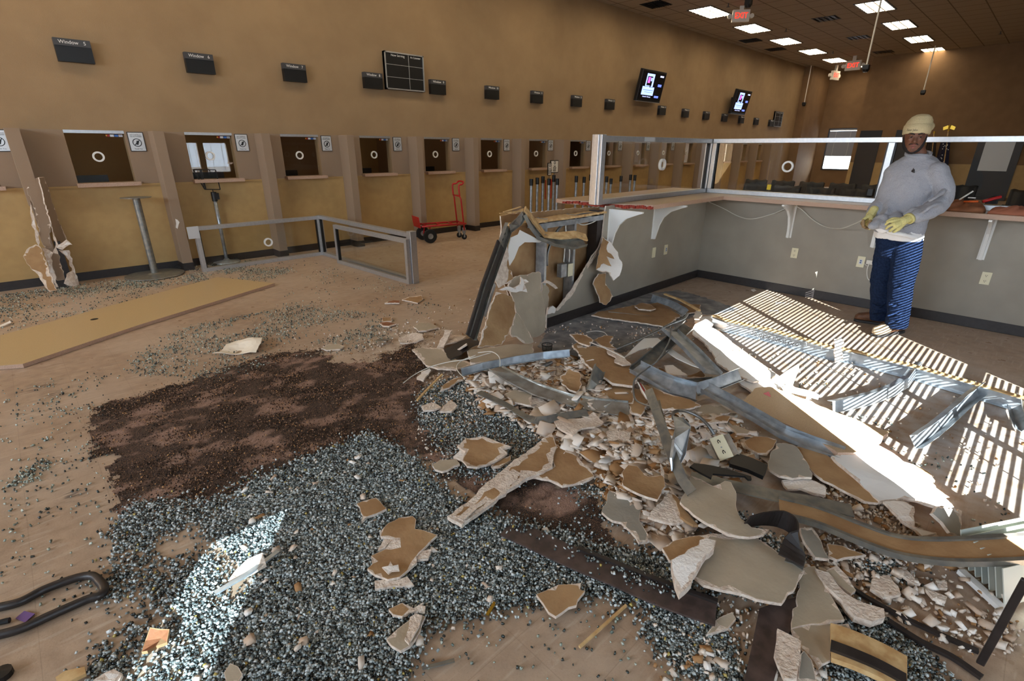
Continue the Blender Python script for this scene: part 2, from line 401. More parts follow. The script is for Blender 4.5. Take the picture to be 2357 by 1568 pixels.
STRUCT(MB().bb(XL-2, 30, SY-.15, 12, -.2, 0), 'floor', 'floor')
STRUCT(MB().bb(XL-.2, 30, SY-.15, 12, CZ, CZ+.1), 'ceiling', 'ceiling')
tag(MB().bb(-40, 60, -40, SY-.15, -.4, -.15).build('ground', mat('pavement', (150, 146, 140), .9)), kind='structure')
# --- main wall with the teller openings
WIN = [-.62, .68, 1.96, 3.25, 4.58, 5.91, 7.32, 8.76, 10.2, 11.6, 13.0, 14.4, 15.8, 17.2, 18.6, 20.0, 21.4]
WW, WB, WT = .6, 1.2, 1.82
w = MB(); x = XL
for a in WIN:
    w.bb(x, a, WY, WY+.14, WB, WT); x = a+WW
w.bb(x, 25.3, WY, WY+.14, WB, WT); w.bb(XL, 25.3, WY, WY+.14, WT, CZ); w.bb(XL, 25.3, WY, WY+.14, 0, WB)
STRUCT(w, 'wall_north', 'wall_tan')
# lower wall: fins divide it into bays; panels of taupe beside the windows and yellow wainscot below
FIN = [-1.12, .17, 1.54, 2.87, 4.2, 5.55, 6.88, 8.22, 9.62, 11.05, 12.45, 13.85, 15.25, 16.65, 18.05, 19.45, 20.85, 22.25]
FW, FD, FT = .125, .29, 1.82
STRUCT(MB().bb(XL, 23.2, WY-.012, WY+.02, .1, 1.15).bb(XL, 23.2, WY-.022, WY+.02, 1.15, 1.17), 'trim_1', 'wainscot')
bs = MB(); xx = [XL]+[v for f in FIN for v in (f, f+FW)]+[25.3]
for i in range(0, len(xx), 2): bs.bb(xx[i], xx[i+1], WY-.024, WY, 0, .105)
for i, f in enumerate(FIN):
    if i != 1: bs.bb(f-.006, f+FW+.006, WY-FD-.006, WY, 0, .105)
STRUCT(bs, 'baseboard_north', 'rubber')
for i, f in enumerate(FIN):
    if i == 1: continue
    o = STRUCT(MB().bb(f, f+FW, WY-FD, WY+.01, 0, FT), 'wall_divider', 'wall_taupe', bevel=.004)
for n, f in enumerate(FIN[:-1]):     # taupe field of each bay between the fins, with the window hole
    g_ = FIN[n+1]; a = WIN[n] if n < len(WIN) else None
    p = MB(); l, r_ = f+FW, g_
    p.bb(l, a, WY-.004, WY, 1.17, FT).bb(a+WW, r_, WY-.004, WY, 1.17, FT)
    STRUCT(p, 'wall_panel', 'wall_taupe')
def teller(n, x, detail=True):
    r = empty('window_%d' % n, (x+WW/2, WY, WB)); tag(r, kind='structure')
    hw = WW/2
    MB().bb(-hw, hw, .05, .056, 0, WT-WB).build('glass', 'glass', r)
    MB().bb(-hw, hw, -.008, .07, WT-WB-.035, WT-WB).build('top_rail', 'alu', r)
    MB().bb(-hw-.02, hw+.035, -.12, .06, -.045, 0).build('shelf', 'laminate_edge', r)
    MB().ring((-.02, .045, .31), (0, 1, 0), .062, .042, .02, 40).build('speaker_ring', 'white', r)
    if detail:
        c = MB()
        for k, m_ in enumerate((0, 1, 2, 3)): c.bb(hw-.19+k*.045, hw-.15+k*.045, .046, .0495, WT-WB-.072, WT-WB-.045, m_)
        c.cyl((hw-.18, .0462, WT-WB-.058), .009, -.001, 12, 4, ax=1).cyl((hw-.167, .0458, WT-WB-.058), .009, -.001, 12, 0, ax=1)
        c = c.build('card_sticker', ['red', 'white', 'screen_blue', 'white', 'yellow'], r)
        text('VISA', .015, (hw-.035, .044, WT-WB-.058), (math.pi/2, 0, 0), 'blue_card', c)
    return r
mat('screen_blue', (70, 120, 190), .5)
for n, x in enumerate(WIN): teller(4+n, x, n < 9)
# --- staff office seen through the teller windows
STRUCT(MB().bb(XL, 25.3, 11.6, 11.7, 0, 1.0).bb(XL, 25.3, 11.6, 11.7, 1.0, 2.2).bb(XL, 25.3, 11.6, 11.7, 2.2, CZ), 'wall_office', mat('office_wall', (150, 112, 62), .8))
for i, xo in enumerate((3.05, 5.7, 8.3, 10.9)):
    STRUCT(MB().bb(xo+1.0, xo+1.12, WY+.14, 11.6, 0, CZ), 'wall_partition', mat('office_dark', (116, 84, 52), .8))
STRUCT(MB().bb(-.2, -.1, WY+.14, 11.6, 0, CZ), 'wall_partition', 'office_dark')
def blind(name, x0, x1, z0, z1, y, pitch=.026, tilt=.45, sw=.026, m='blind', group=None, lab=None, axis=0):
    r = empty(name, ((x0+x1)/2, y, z0) if axis == 0 else (y, (x0+x1)/2, z0), 0 if axis == 0 else math.pi/2)
    b = MB(); z = 0; R_ = Matrix.Rotation(tilt, 3, 'X'); wd = x1-x0
    while z < z1-z0: b.box((0, 0, z), (wd, sw, .0015), 0, R_); z += pitch
    b.build('slats', m, r); MB().box((0, 0, z1-z0+.02), (wd, .05, .04)).build('headrail', 'white', r); MB().box((0, 0, -.01), (wd, .03, .014)).build('bottom_rail', 'white', r)
    for s in (-.2, .28): MB().box((s*wd, 0, (z1-z0)/2), (.012, .004, z1-z0)).build('tape', 'white', r)
    if lab: tag(r, lab, 'blind', group)
    return r
for k, (x, lb_) in enumerate(((.85, 'black monitor seen dark behind the glass of Window Five'), (3.45, 'black monitor edge behind the glass of Window Seven'), (4.85, 'black monitor behind the glass of Window Eight'), (6.3, 'black monitor behind the glass of Window Nine'), (2.3, 'black monitor low behind the glass of Window Six'))):
    r = empty('monitor', (x, 9.05, 1.0)); MB().box((0, 0, .12), (.42, .04, .3)).build('screen', 'black', r); MB().cyl((0, 0, -.1), .1, .02, 16).cyl((0, 0, -.1), .02, .1, 8).build('stand', 'black', r); tag(r, lb_, 'monitor', 'monitors in the staff office')
STRUCT(MB().bb(XL, 24, WY+.15, 9.4, .85, .9), 'office_desk_ledge', 'office_dark')
mat('blind_dull', (150, 156, 168), .6)
# --- end of the room, hallway, window wall
STRUCT(MB().bb(XB, XB+.12, SY, 5.9, 0, CZ), 'wall_east', 'wall_tan_shaded')
STRUCT(MB().bb(XB-.012, XB, SY, 5.9, .1, 1.15), 'trim_2', 'wainscot')
STRUCT(MB().bb(XB+.12, 27.6, 5.78, 5.9, 0, CZ), 'wall_hall_south', 'wall_tan_shaded')
STRUCT(MB().bb(25.3, 27.6, 8.15, 8.3, 0, CZ).bb(25.2, 25.3, 8.15, 8.65, 0, CZ), 'wall_hall_north', 'wall_tan_shaded')
STRUCT(MB().bb(27.6, 27.7, 5.8, 6.45, 0, CZ).bb(27.6, 27.7, 7.75, 8.3, 0, CZ).bb(27.6, 27.7, 6.45, 7.75, 0, .78).bb(27.6, 27.7, 6.45, 7.75, 2.45, CZ), 'wall_hall_east', 'wall_tan_shaded')
STRUCT(MB().bb(27.57, 27.62, 6.42, 7.78, 2.43, 2.5).bb(27.57, 27.62, 6.42, 6.48, .75, 2.45).bb(27.57, 27.62, 7.72, 7.78, .75, 2.45).bb(27.55, 27.62, 6.42, 7.78, .72, .79), 'window_22', 'alu_dark')
blind('window_blind', 6.5, 7.7, 1.35, 2.4, 27.5, pitch=.03, tilt=1.45, sw=.036, m='blind_dull', lab='grey slatted blind half lowered in the window at the hallway end', axis=1)
STRUCT(MB().bb(XL-.15, XL, SY-.15, -1.5, 0, CZ).bb(XL-.15, XL, 7.0, 12, 0, CZ).bb(XL-.15, XL, -1.5, 7.0, 3.9, CZ).bb(XL-.15, XL, -1.5, 7, 0, 2.1), 'wall_west', 'wall_tan')
fr = MB()
for k in range(6): fr.bb(XL-.1, XL-.04, -1.5+k*1.69-.03, -1.5+k*1.69+.03, 2.1, 3.9)
STRUCT(fr.bb(XL-.1, XL-.04, -1.5, 7, 2.1, 2.15).bb(XL-.1, XL-.04, -1.5, 7, 3.85, 3.9), 'window_23', 'alu_dark')  # unseen high windows, added to bring in sky fill
_l = bpy.data.lights.new('window_portal', 'AREA'); _l.shape = 'RECTANGLE'; _l.size = 1.8; _l.size_y = 8.4; _l.cycles.is_portal = True
_o = bpy.data.objects.new('window_portal', _l); COL.objects.link(_o); _o.location = (XL-.16, 2.75, 3.0); _o.rotation_euler = (0, math.radians(-90), 0)
STRUCT(MB().bb(XL, 30, 11.9, 12, 0, CZ), 'wall_rear', 'wall_tan')
# window wall (south): an open entrance, a slot, and the wide window whose blind hangs crooked
ws = MB(); SZ0, SZ1 = 1.0, 4.3
OP = [(-5.13, -4.69, SZ0, 4.3), (-.96, 1.6, SZ0, SZ1), (4.9, 5.3, .7, 1.8), (5.5, 6.25, .6, 1.8)]
x = XL
for a, b_, z0, z1 in OP:
    ws.bb(x, a, SY-.12, SY, 0, CZ); ws.bb(a, b_, SY-.12, SY, z1, CZ)
    if z0: ws.bb(a, b_, SY-.12, SY, 0, z0)
    x = b_
ws.bb(x, 28, SY-.12, SY, 0, CZ); STRUCT(ws, 'wall_south', 'wall_grey')
for a, b_, z0, z1 in OP: portal((a+b_)/2, (z0+z1)/2, b_-a, z1-z0)
fr = MB()
fr.bb(-.545, -.505, SY-.09, SY-.03, SZ0, SZ1).bb(.37, .41, SY-.09, SY-.03, SZ0, SZ1).bb(-.96, 1.6, SY-.09, SY-.03, SZ1-.04, SZ1).bb(-.96, 1.6, SY-.09, SY-.03, SZ0, SZ0+.04).bb(-.53, 1.6, SY-.09, SY-.03, 2.9, 2.94)
STRUCT(fr, 'window_21', 'alu_dark')
STRUCT(MB().bb(-.51, 1.6, SY-.064, SY-.058, SZ0, SZ1), 'window_24', 'dimming_glass'); STRUCT(MB().bb(-5.13, -4.69, SY-.064, SY-.058, SZ0, 4.3), 'window_25', 'dark_dimming_glass')  # unseen tinted panes, added to weaken the sun on the floor
blind('window_blind', -.52, 1.59, SZ0+.05, SZ1-.06, SY+.0, pitch=.027, tilt=.25, sw=.0155, lab='white slatted blind over the tall window of the window wall')
blind('window_blind', 4.9, 5.3, .72, 1.76, SY+.02, pitch=.03, tilt=-.2, sw=.022, lab='narrow slatted blind in the window wall, mirrored in a teller pane')
blind('window_blind', 5.5, 6.25, .62, 1.76, SY+.02, pitch=.03, tilt=-.2, sw=.022, lab='wider slatted blind in the window wall, mirrored in a teller pane')
# --- ceiling fixtures
LX = [13.2+2.6*k for k in range(5)]
def troffer(x, y, on, first=[None]):
    if first[0] is None:
        r = empty('ceiling_light'); MB().bb(-.62, .62, -.32, -.285, -.012, .0).bb(-.62, .62, .285, .32, -.012, .0).bb(-.62, -.585, -.285, .285, -.012, 0).bb(.585, .62, -.285, .285, -.012, 0).build('frame', 'alu_dark', r)
        MB().bb(-.585, .585, -.285, .285, -.006, -.002).build('diffuser', 'lamp', r)
        lv = MB()
        for k in range(1, 6): lv.bb(-.585+k*.195-.011, -.585+k*.195+.011, -.285, .285, -.022, -.006)
        for k in range(1, 3): lv.bb(-.585, .585, -.285+k*.19-.011, -.285+k*.19+.011, -.022, -.006)
        lv.build('louvre', 'offwhite', r); first[0] = r
    else: r = copy_tree(first[0])
    r.location = (x, y, CZ); tag(r, on, 'ceiling light', 'troffers in the tiled ceiling'); return r
MATS['lamp'].node_tree.nodes['Principled BSDF'].inputs['Emission Color'].default_value = (1, .66, .3, 1)
MATS['lamp'].node_tree.nodes['Principled BSDF'].inputs['Emission Strength'].default_value = 1
def lampmix():
    m = MATS['lamp']; nt = m.node_tree; nt.nodes.clear(); o = nt.nodes.new('ShaderNodeOutputMaterial'); e = nt.nodes.new('ShaderNodeEmission')
    e.inputs[0].default_value = (1, .83, .58, 1); e.inputs[1].default_value = LAMP; nt.links.new(e.outputs[0], o.inputs[0])
LAMP = 6.6
lampmix()
ords = ['first', 'second', 'third', 'fourth', 'fifth']
for k in range(5):
    troffer(13.83+2.6*k, 7.13, 'louvred ceiling light in the row by the teller wall, %s from the camera' % ords[k])
for k in range(4):
    troffer(16.1+2.72*k, 4.1, 'louvred ceiling light in the row away from the teller wall, %s from the camera' % ords[k])
troffer(26.3, 7.0, 'small louvred ceiling light in the hallway beside the exit sign')
for k, (x, y) in enumerate([(11.2, 7.13), (8.6, 7.13), (6.0, 7.13), (3.4, 7.13), (.8, 7.13), (-1.8, 7.13), (13.3, 4.1), (10.6, 4.1), (7.9, 4.1)]):
    troffer(x, y, 'ceiling light above the view, %s' % ['right over the first cart bay', 'over the eleventh divider', 'over window eight', 'over window seven', 'over window five', 'over the photo edge bay', 'inner row, third outside the view', 'inner row, second outside the view', 'inner row, over the counter corner'][k])
vlab = ['square dark ceiling vent by the teller wall, nearest the camera', 'square dark ceiling vent beside the teller wall, between two lights', 'square dark ceiling vent by the teller wall, farther of the pair', 'slotted air register in mid ceiling, nearest the camera', 'slotted air register in mid ceiling, second from the camera', 'slotted air register in mid ceiling, nearest the back wall', 'dark air register by the top right corner of the photo']
for k, (x, y) in enumerate([(12.2, 7.7), (18.1, 7.87), (20.2, 7.87), (16.6, 5.3), (19.95, 5.35), (23.4, 5.4), (16.9, 1.7)]):
    r = empty('ceiling_vent', (x, y, CZ)); MB().bb(-.28, .28, -.28, .28, -.006, 0).build('backing', 'black', r)
    s = MB()
    for j in range(9 if k < 3 else 5):
        q = -.24+.48*j/((8 if k < 3 else 4)); s.box((0, q, -.012), (.54, .035 if k < 3 else .05, .004), 0, Matrix.Rotation(.6, 3, 'X'))
    s.build('slats', 'header' if k < 3 else 'wall_taupe', r); tag(r, vlab[k], 'vent', 'ceiling vents')
for x, o_ in zip((1.0, 4.6, 8.2, 12, 16, 20), 'first second third fourth fifth sixth'.split()): troffer(x, 10.2, 'staff office ceiling light behind the teller wall, %s from the left' % o_)
# sprinklers
for k, (px, py) in enumerate([(1677, 8), (1810, 66), (1918, 118), (2304, 72)]):
    q = P(px, py, 2, CZ); r = empty('sprinkler_head', (q.x, q.y, CZ)); MB().cyl((0, 0, -.07), .012, .07, 10).cyl((0, 0, -.075), .04, .008, 12).build('body', 'header', r)
    tag(r, ['small sprinkler head beside the nearest exit sign', 'small sprinkler head between the second and third ceiling lights', 'small sprinkler head above the hallway mouth', 'small sprinkler head at far right of the ceiling'][k], 'sprinkler', 'sprinkler heads')
# hanging camera poles
def pole(top, zb, lab):
    r = empty('hanging_camera', (top[0], top[1], CZ)); L_ = CZ-zb
    MB().cyl((0, 0, -L_), .018, L_, 12).build('pole', 'offwhite', r)
    h = MB().box((0, 0, -L_-.04), (.13, .13, .1)).cyl((0, 0, -L_-.14), .05, .06, 14, r2=.075); h.build('camera_head', 'black', r, bevel=.01)
    tag(r, lab, 'camera', 'cameras on ceiling poles')
pole((14.74, 3.67), 3.41, 'black camera hanging on the nearest and thickest looking ceiling pole')
pole((23.21, 3.92), 3.5, 'black camera on a slim ceiling pole before the dark back wall')
pole((25.0, 8.2), 3.45, 'black camera on a slim ceiling pole by the teller wall corner')
q = P(1723, 6, 2, 4.62); pole((q.x, q.y), 4.66, 'black camera close under the ceiling beside the nearest exit sign')
def exit_sign(loc, rz, s, lab, words=True):
    r = empty('exit_sign', loc, rz); MB().box((0, 0, 0), (.34*s, .07*s, .22*s)).build('housing', 'offwhite', r)
    MB().bb(-.04*s, .04*s, -.02*s, .02*s, .11*s, CZ-loc[2]).build('mount', 'offwhite', r)
    if words: text('EXIT', .15*s, (0, -.038*s, 0), (math.pi/2, 0, 0), 'exit_red', r, sx=.85)
    for sd in (-1, 1): MB().cyl((sd*.22*s, -.02, 0), .045*s, .06*s, 12, ax=1).build('emergency_lamp', 'offwhite', r)
    tag(r, lab, 'exit sign', 'exit signs')
q = P(1705, 37, 2, 4.62); exit_sign((q.x, q.y, 4.62), -.9, 1.15, 'red lit EXIT sign nearest the camera under the ceiling')
q = P(1964, 151, 0, 23.6); exit_sign(tuple(q), -math.pi/2, 1.45, 'red lit EXIT sign at the mouth of the hallway')
q = P(1922, 174, 0, 25.6); exit_sign(tuple(q), -.2, 1.5, 'exit sign turned side-on, glowing beside the hallway wall')
# ================================================================== on the main wall
WORDS = dict(zip(range(4, 21), 'four five six seven eight nine ten eleven twelve thirteen fourteen fifteen sixteen seventeen eighteen nineteen twenty'.split()))
def wsign(n, x, z=2.56, first=[None]):
    r = empty('window_number_sign', (x, WY, z))
    if first[0] is None:
        first[0] = [MB().bb(-.17, .17, -.075, 0, 0, .165).build('display', 'black', r), MB().bb(-.17, .17, -.08, 0, .165, .24).build('header', 'header', r)]
    else:
        for c in first[0]: d = c.copy(); COL.objects.link(d); d.parent = r
    text('Window', .052, (-.035, -.0815, .203), (math.pi/2, 0, 0), 'white', r); text(str(n), .052, (.115, -.0815, .203), (math.pi/2, 0, 0), 'white', r)
    tag(r, 'black display reading Window %s high on the teller wall' % WORDS[n], 'sign', 'numbered window displays')
for n, x in zip((5, 6, 7, 8, 9, 10, 11, 12, 13, 14, 15, 16, 17, 18, 19, 20), (.99, 2.31, 3.59, 4.91, 6.25, 7.61, 8.94, 10.32, 11.66, 14.2, 15.58, 16.95, 18.3, 19.66, 20.99, 22.44)):
    wsign(n, x, 2.56 if x < 13 else 2.55-.006*(x-13)*1.5)
def board(x, z, wd, h, lab, words=True):
    r = empty('serving_board', (x, WY, z)); MB().bb(-wd/2, wd/2, -.06, 0, -h/2, h/2).build('panel', 'black', r)
    f = MB(); t = .02
    f.bb(-wd/2, wd/2, -.075, -.0, h/2-t, h/2).bb(-wd/2, wd/2, -.075, 0, -h/2, -h/2+t).bb(-wd/2, -wd/2+t, -.075, 0, -h/2, h/2).bb(wd/2-t, wd/2, -.075, 0, -h/2, h/2)
    f.build('frame', 'alu', r)
    MB().bb(.08, .088, -.066, -.05, -h/2, h/2).bb(-wd/2, wd/2, -.066, -.05, h/6-.004, h/6+.004).bb(-wd/2, wd/2, -.066, -.05, -h/6-.004, -h/6+.004).build('divider', 'alu', r)
    if words:
        text('Now Serving', .052, (-.13, -.062, h/2-.05), (math.pi/2, 0, 0), 'white', r); text('At Counter', .045, (.23, -.062, h/2-.05), (math.pi/2, 0, 0), 'white', r)
    tag(r, lab, 'display board')
board(5.55, 2.865, .79, .58, 'silver framed board headed Now Serving and At Counter, between displays 8 and 9')
board(23.1, 2.75, .8, .56, 'small six-cell serving board at the far end of the teller wall')
def nocell(k, x):
    r = empty('no_phone_sign', (x, WY, 1.69)); MB().bb(-.088, .088, -.014, 0, -.118, .118).build('frame', 'black', r, bevel=.004); MB().bb(-.08, .08, -.016, -.01, -.11, .11).build('panel', 'silver_panel', r)
    i = MB().ring((0, -.018, -.01), (0, 1, 0), .05, .042, .003, 28); i.box((0, -.019, -.01), (.09, .003, .008), 0, Matrix.Rotation(-.8, 3, 'Y'))
    i.box((.004, -.0175, -.012), (.026, .002, .05), 0, Matrix.Rotation(.35, 3, 'Y')); i.build('phone_symbol', 'black', r)
    text('NO Cell Phone\nUse At Counter', .019, (0, -.017, .073), (math.pi/2, 0, 0), 'black', r); text('Thank You', .02, (0, -.017, -.087), (math.pi/2, 0, 0), 'black', r)
    tag(r, 'framed NO Cell Phone notice beside %s' % ('the teller window at the photo edge' if k == 4 else 'teller window %s' % WORDS[k]), 'sign', 'no cell phone notices')
for k, x in zip(range(4, 16), [.09, 1.395, 2.68, 3.98, 5.32, 6.66, 8.05, 9.47, 10.9, 12.3, 13.7, 15.1]): nocell(k, x)
def tv(x, z, lab):
    r = empty('wall_screen', (x, WY, z)); R_ = Matrix.Rotation(.2, 3, 'X'); o = Vector((0, -.22, 0))
    def bx(c, d, mi, mb): return mb.box(o+R_@Vector(c), d, mi, R_)
    bx((0, 0, 0), (1.16, .1, .76), 0, MB()).build('casing', 'black', r, bevel=.01)
    bx((0, -.055, 0), (1.08, .012, .66), 0, MB()).build('screen', mat('screen_off', (16, 16, 20), .25), r)
    s = MB()
    bx((-.18, -.064, .14), (.36, .006, .3), 1, s); bx((-.18, -.064, -.12), (.56, .006, .2), 1, s); bx((-.2, -.069, .12), (.24, .004, .22), 2, s); bx((-.24, -.072, .14), (.1, .003, .14), 3, s); bx((-.13, -.072, .16), (.06, .003, .08), 1, s); bx((-.13, -.072, .03), (.05, .003, .12), 2, s)
    bx((.36, -.064, .26), (.17, .006, .04), 4, s); bx((.34, -.064, .04), (.17, .006, .06), 0, s); bx((.3, -.064, -.24), (.2, .006, .05), 0, s); bx((-.18, -.069, -.1), (.48, .003, .018), 0, s); bx((-.14, -.069, -.15), (.4, .003, .012), 0, s)
    s.build('picture', ['screen', 'screen_light', 'black', 'screen_pink', 'screen_text'], r)
    text('Subscriber  Showcase', .045, o+R_@Vector((-.18, -.067, -.26)), (math.pi/2+.2, 0, 0), 'screen_text', r)
    bx((0, -.02, -.385), (1.1, .07, .012), 0, MB()).build('lower_trim', 'alu', r)
    MB().box((-.1, -.09, 0), (.3, .18, .3)).build('wall_mount', 'black', r); tag(r, lab, 'screen', 'wall screens')
tv(13.2, 3.2, 'larger looking wall screen with a blue slide, nearer the camera'); tv(18.95, 3.13, 'farther wall screen with the same blue slide, above displays 17 and 18')
# ================================================================== counters
WF, WB_ = 3.07, 3.22      # left counter wall faces
cx, cxb = 6.48, 6.64      # right counter wall faces
pl = lambda px, py, y=WF: P(px, py, 1, y)
# left counter wall: painted sheet with the torn end
BK = (940, 440, 3.733)
torn = T(*BK, [(1700, 128), (1685, 240), (1668, 390), (1640, 480), (1560, 600), (1500, 700), (1440, 800), (1380, 880), (1320, 960), (1270, 1030), (1190, 1062)])
pts = [pl(*p) for p in torn]; base = pl(*T(*BK, [(1190, 1100)])[0]); pts += [Vector((pts[-1].x, WF, 0)), Vector((cx, WF, 0)), Vector((cx, WF, 1.06))]
o = slab('wall_counter_left', pts, .016, ('wall_grey', 'gypsum', 'kraft'), jag=.012, warp=0, rim=0, step=.06, seed=3); tag(o, kind='structure')
STRUCT(MB().bb(pl(1385, 600).x+.1, cx+.16, WF+.016, WB_, 0, 1.06), 'wall_counter_core', 'wall_grey')
q = pl(*T(*BK, [(1188, 1100)])[0]); STRUCT(MB().bb(q.x, cx, WF-.012, WF, 0, .1), 'baseboard_left', 'rubber', bevel=.004)
# right counter wall
STRUCT(MB().bb(cx, cxb, SY, WB_, 0, 1.056), 'wall_counter_right', 'wall_grey')
STRUCT(MB().bb(cx-.012, cx, SY, WF-.012, 0, .1), 'baseboard_right', 'rubber', bevel=.004)
# worktops
CT = 1.10; th = .042
ctop = [(4.40, 3.72), (4.43, 3.86), (7.02, 3.86), (7.02, SY), (6.16, SY), (6.16, 2.72), (4.62, 2.74), (4.58, 2.86), (4.50, 2.98), (4.40, 3.2), (4.46, 3.45)]
w1 = slab('counter_worktop', [Vector((x, y, CT)) for x, y in [(4.40, 3.72), (4.43, 3.86), (7.02, 3.86), (6.16, 2.72), (4.62, 2.74), (4.58, 2.86), (4.50, 2.98), (4.40, 3.2), (4.46, 3.45)]], th, ('laminate', 'laminate_edge', 'offwhite'), jag=.0, warp=0, rim=0, grid=.3, step=.2, seed=1)
tag(w1, 'speckled beige worktop with broken red edge at the torn end', 'worktop')
jag = MB()
for a, b_ in (((4.40, 3.72), (4.46, 3.45)), ((4.46, 3.45), (4.40, 3.2)), ((4.40, 3.2), (4.50, 2.98)), ((4.50, 2.98), (4.58, 2.86)), ((4.58, 2.86), (4.62, 2.74))):
    a, b_ = Vector((*a, 0)), Vector((*b_, 0))
    for k in range(7):
        p = a.lerp(b_, (k+.5)/7); jag.box((p.x+random.uniform(-.01, .002), p.y, CT-th/2+random.uniform(-.008, .004)), (random.uniform(.02, .05), (b_-a).length/7*1.15, random.uniform(.018, .036)))
jag.build('torn_edge', 'red_core', w1)['label'] = 'red torn edge'
w2 = MB().add([(6.16, 2.72, CT), (7.02, 3.86, CT), (7.02, SY+.07, CT), (6.16, SY+.07, CT), (6.16, 2.72, CT-th), (7.02, 3.86, CT-th), (7.02, SY+.07, CT-th), (6.16, SY+.07, CT-th)], [(0, 1, 2, 3)]).add([(6.16, 2.72, CT), (7.02, 3.86, CT), (7.02, SY+.07, CT), (6.16, SY+.07, CT), (6.16, 2.72, CT-th), (7.02, 3.86, CT-th), (7.02, SY+.07, CT-th), (6.16, SY+.07, CT-th)], [(4, 7, 6, 5), (0, 3, 7, 4), (3, 2, 6, 7), (2, 1, 5, 6), (1, 0, 4, 5)], 1).build('counter_worktop', ['laminate', 'laminate_edge'])
tag(w2, 'long speckled beige worktop running right behind the standing man', 'worktop')
# glazing on the counter
def glazing(p0, p1, z0, h, lab, ring=None, mull=(), w=.05, d=.085, endpost=True, pane='glass', cat='glass screen', lean=0):
    p0 = Vector((*p0, z0)); p1 = Vector((*p1, z0)); r = empty('glass_screen', p0, math.atan2(p1.y-p0.y, p1.x-p0.x)); L_ = (p1-p0).length
    r.rotation_euler.x = lean
    MB().bb(0, L_, -d/2, d/2, h-w, h).build('top_rail', 'alu', r, bevel=.003); MB().bb(0, L_, -d/2, d/2, 0, w).build('bottom_rail', 'alu', r, bevel=.003)
    for x in (0, L_-w): MB().bb(x, x+w, -d/2, d/2, w, h-w).build('post', 'alu', r, bevel=.003)
    for x in mull:
        MB().bb(x, x+w*1.1, -d/2, d/2, w, h-w).build('mullion', 'alu', r, bevel=.003)
        MB().bb(x-.014, x, -.02, .02, w, h-w).build('gasket', 'black', r); MB().bb(x+w*1.1, x+w*1.1+.012, -.02, .02, w, h-w).build('gasket', 'black', r)
    MB().bb(w, L_-w, -.004, .004, w, h-w).build('pane', pane, r)
    MB().bb(w, w+.014, -.02, .02, w, h-w).build('gasket', 'black', r); MB().bb(L_-w-.014, L_-w, -.02, .02, w, h-w).build('gasket', 'black', r)
    for rx, rz in (ring or ()): MB().ring((rx, 0, rz), (0, 1, 0), .062, .043, .03, 40).build('speaker_ring', 'white', r)
    tag(r, lab, cat); return r
FZ = CT
gx0 = P(1380, 309, 1, 3.16).x
g1 = glazing((gx0, 3.16), (6.56, 3.16), FZ, .645, 'aluminium framed glass screen on the short counter with broken end', ring=[(P(1525, 373, 1, 3.16).x-gx0, .36)])
MB().bb(-.02, .05, -.05, .07, 0, .655).bb(-.035, -.02, -.02, .04, .0, .655).build('end_profile', 'alu', g1, bevel=.004)
MB().bb(.73, .93, -.046, -.043, .6, .64).build('paper_label', 'silver_panel', g1)
yr = [P(1815, 376, 0, 6.56), P(2035, 380, 0, 6.56)]
g2 = glazing((6.56, 3.11), (6.56, SY+.1), FZ, .645, 'long aluminium framed glass screen on the counter behind the man', ring=[(3.11-yr[0].y, .34)], mull=(3.11-P(2030, 400, 0, 6.56).y,))
# brackets below the worktops
def bracket(loc, rz, lab, first=[None]):
    if first[0] is None:
        r = empty('shelf_bracket'); a = [(0, 0), (.035, 0), (.075, .16), (.12, .25), (.2, .32), (.33, .37), (.38, .385), (.38, .4), (0, .4)]
        mb = MB(); n = len(a); v = [(-.012, -x, z-.4) for x, z in a]+[(.012, -x, z-.4) for x, z in a]
        mb.add(v, [tuple(range(n)), tuple(reversed(range(n, 2*n)))]+[(i, (i+1) % n, n+(i+1) % n, n+i) for i in range(n)]).build('gusset', 'bracket_white', r)
        MB().bb(-.028, .028, -.006, 0, -.4, 0).build('wall_plate', 'bracket_white', r)
        s = MB()
        for k in range(4): s.cyl((0, -.006, -.36+k*.1), .006, -.003, 8, ax=1)
        s.build('screws', 'steel_dark', r); first[0] = r
    else: r = copy_tree(first[0])
    r.location = loc; r.rotation_euler = (0, 0, rz); tag(r, lab, 'bracket', 'white worktop brackets'); return r
zb = CT-th-.001
bracket((P(1400, 560, 1, WF).x, WF, zb), 0, 'white steel bracket at the broken end of the short counter')
bracket((P(1502, 540, 1, WF).x, WF, zb), 0, 'white steel bracket under the short counter above a blank wall plate')
bracket((cx, P(1818, 530, 0, cx).y, zb), -math.pi/2, 'white steel bracket under the long counter above an outlet, left of the man')
bracket((cx, P(2012, 560, 0, cx).y, zb), -math.pi/2, 'white steel bracket partly hidden behind the jeans of the man')
bracket((cx, P(2262, 580, 0, cx).y, zb), -math.pi/2, 'white steel bracket under the long counter right of the man')
def plate(loc, rz, kind, lab):
    r = empty('wall_outlet', loc, rz); MB().box((0, -.004, 0), (.072, .008, .118)).build('cover', 'ivory', r, bevel=.002)
    if kind == 'duplex':
        for z in (-.026, .026):
            MB().cyl((0, -.0082, z), .0165, -.002, 18, ax=1).build('socket', 'ivory', r)
            MB().box((-.006, -.0112, z+.003), (.003, .002, .01)).box((.006, -.0112, z+.003), (.003, .002, .008)).cyl((0, -.0104, z-.008), .003, -.0015, 8, ax=1).build('slots', 'black', r)
    if kind == 'data': MB().box((0, -.0095, 0), (.032, .004, .05)).build('jack', 'silver_panel', r); MB().box((0, -.012, -.008), (.014, .003, .012)).box((0, -.012, .012), (.014, .003, .012)).build('port', 'blue_card', r)
    tag(r, lab, 'outlet', 'wall outlets'); return r
plate((P(1504, 582, 1, WF).x, WF, .49), 0, 'blank', 'blank ivory wall plate on the short counter wall')
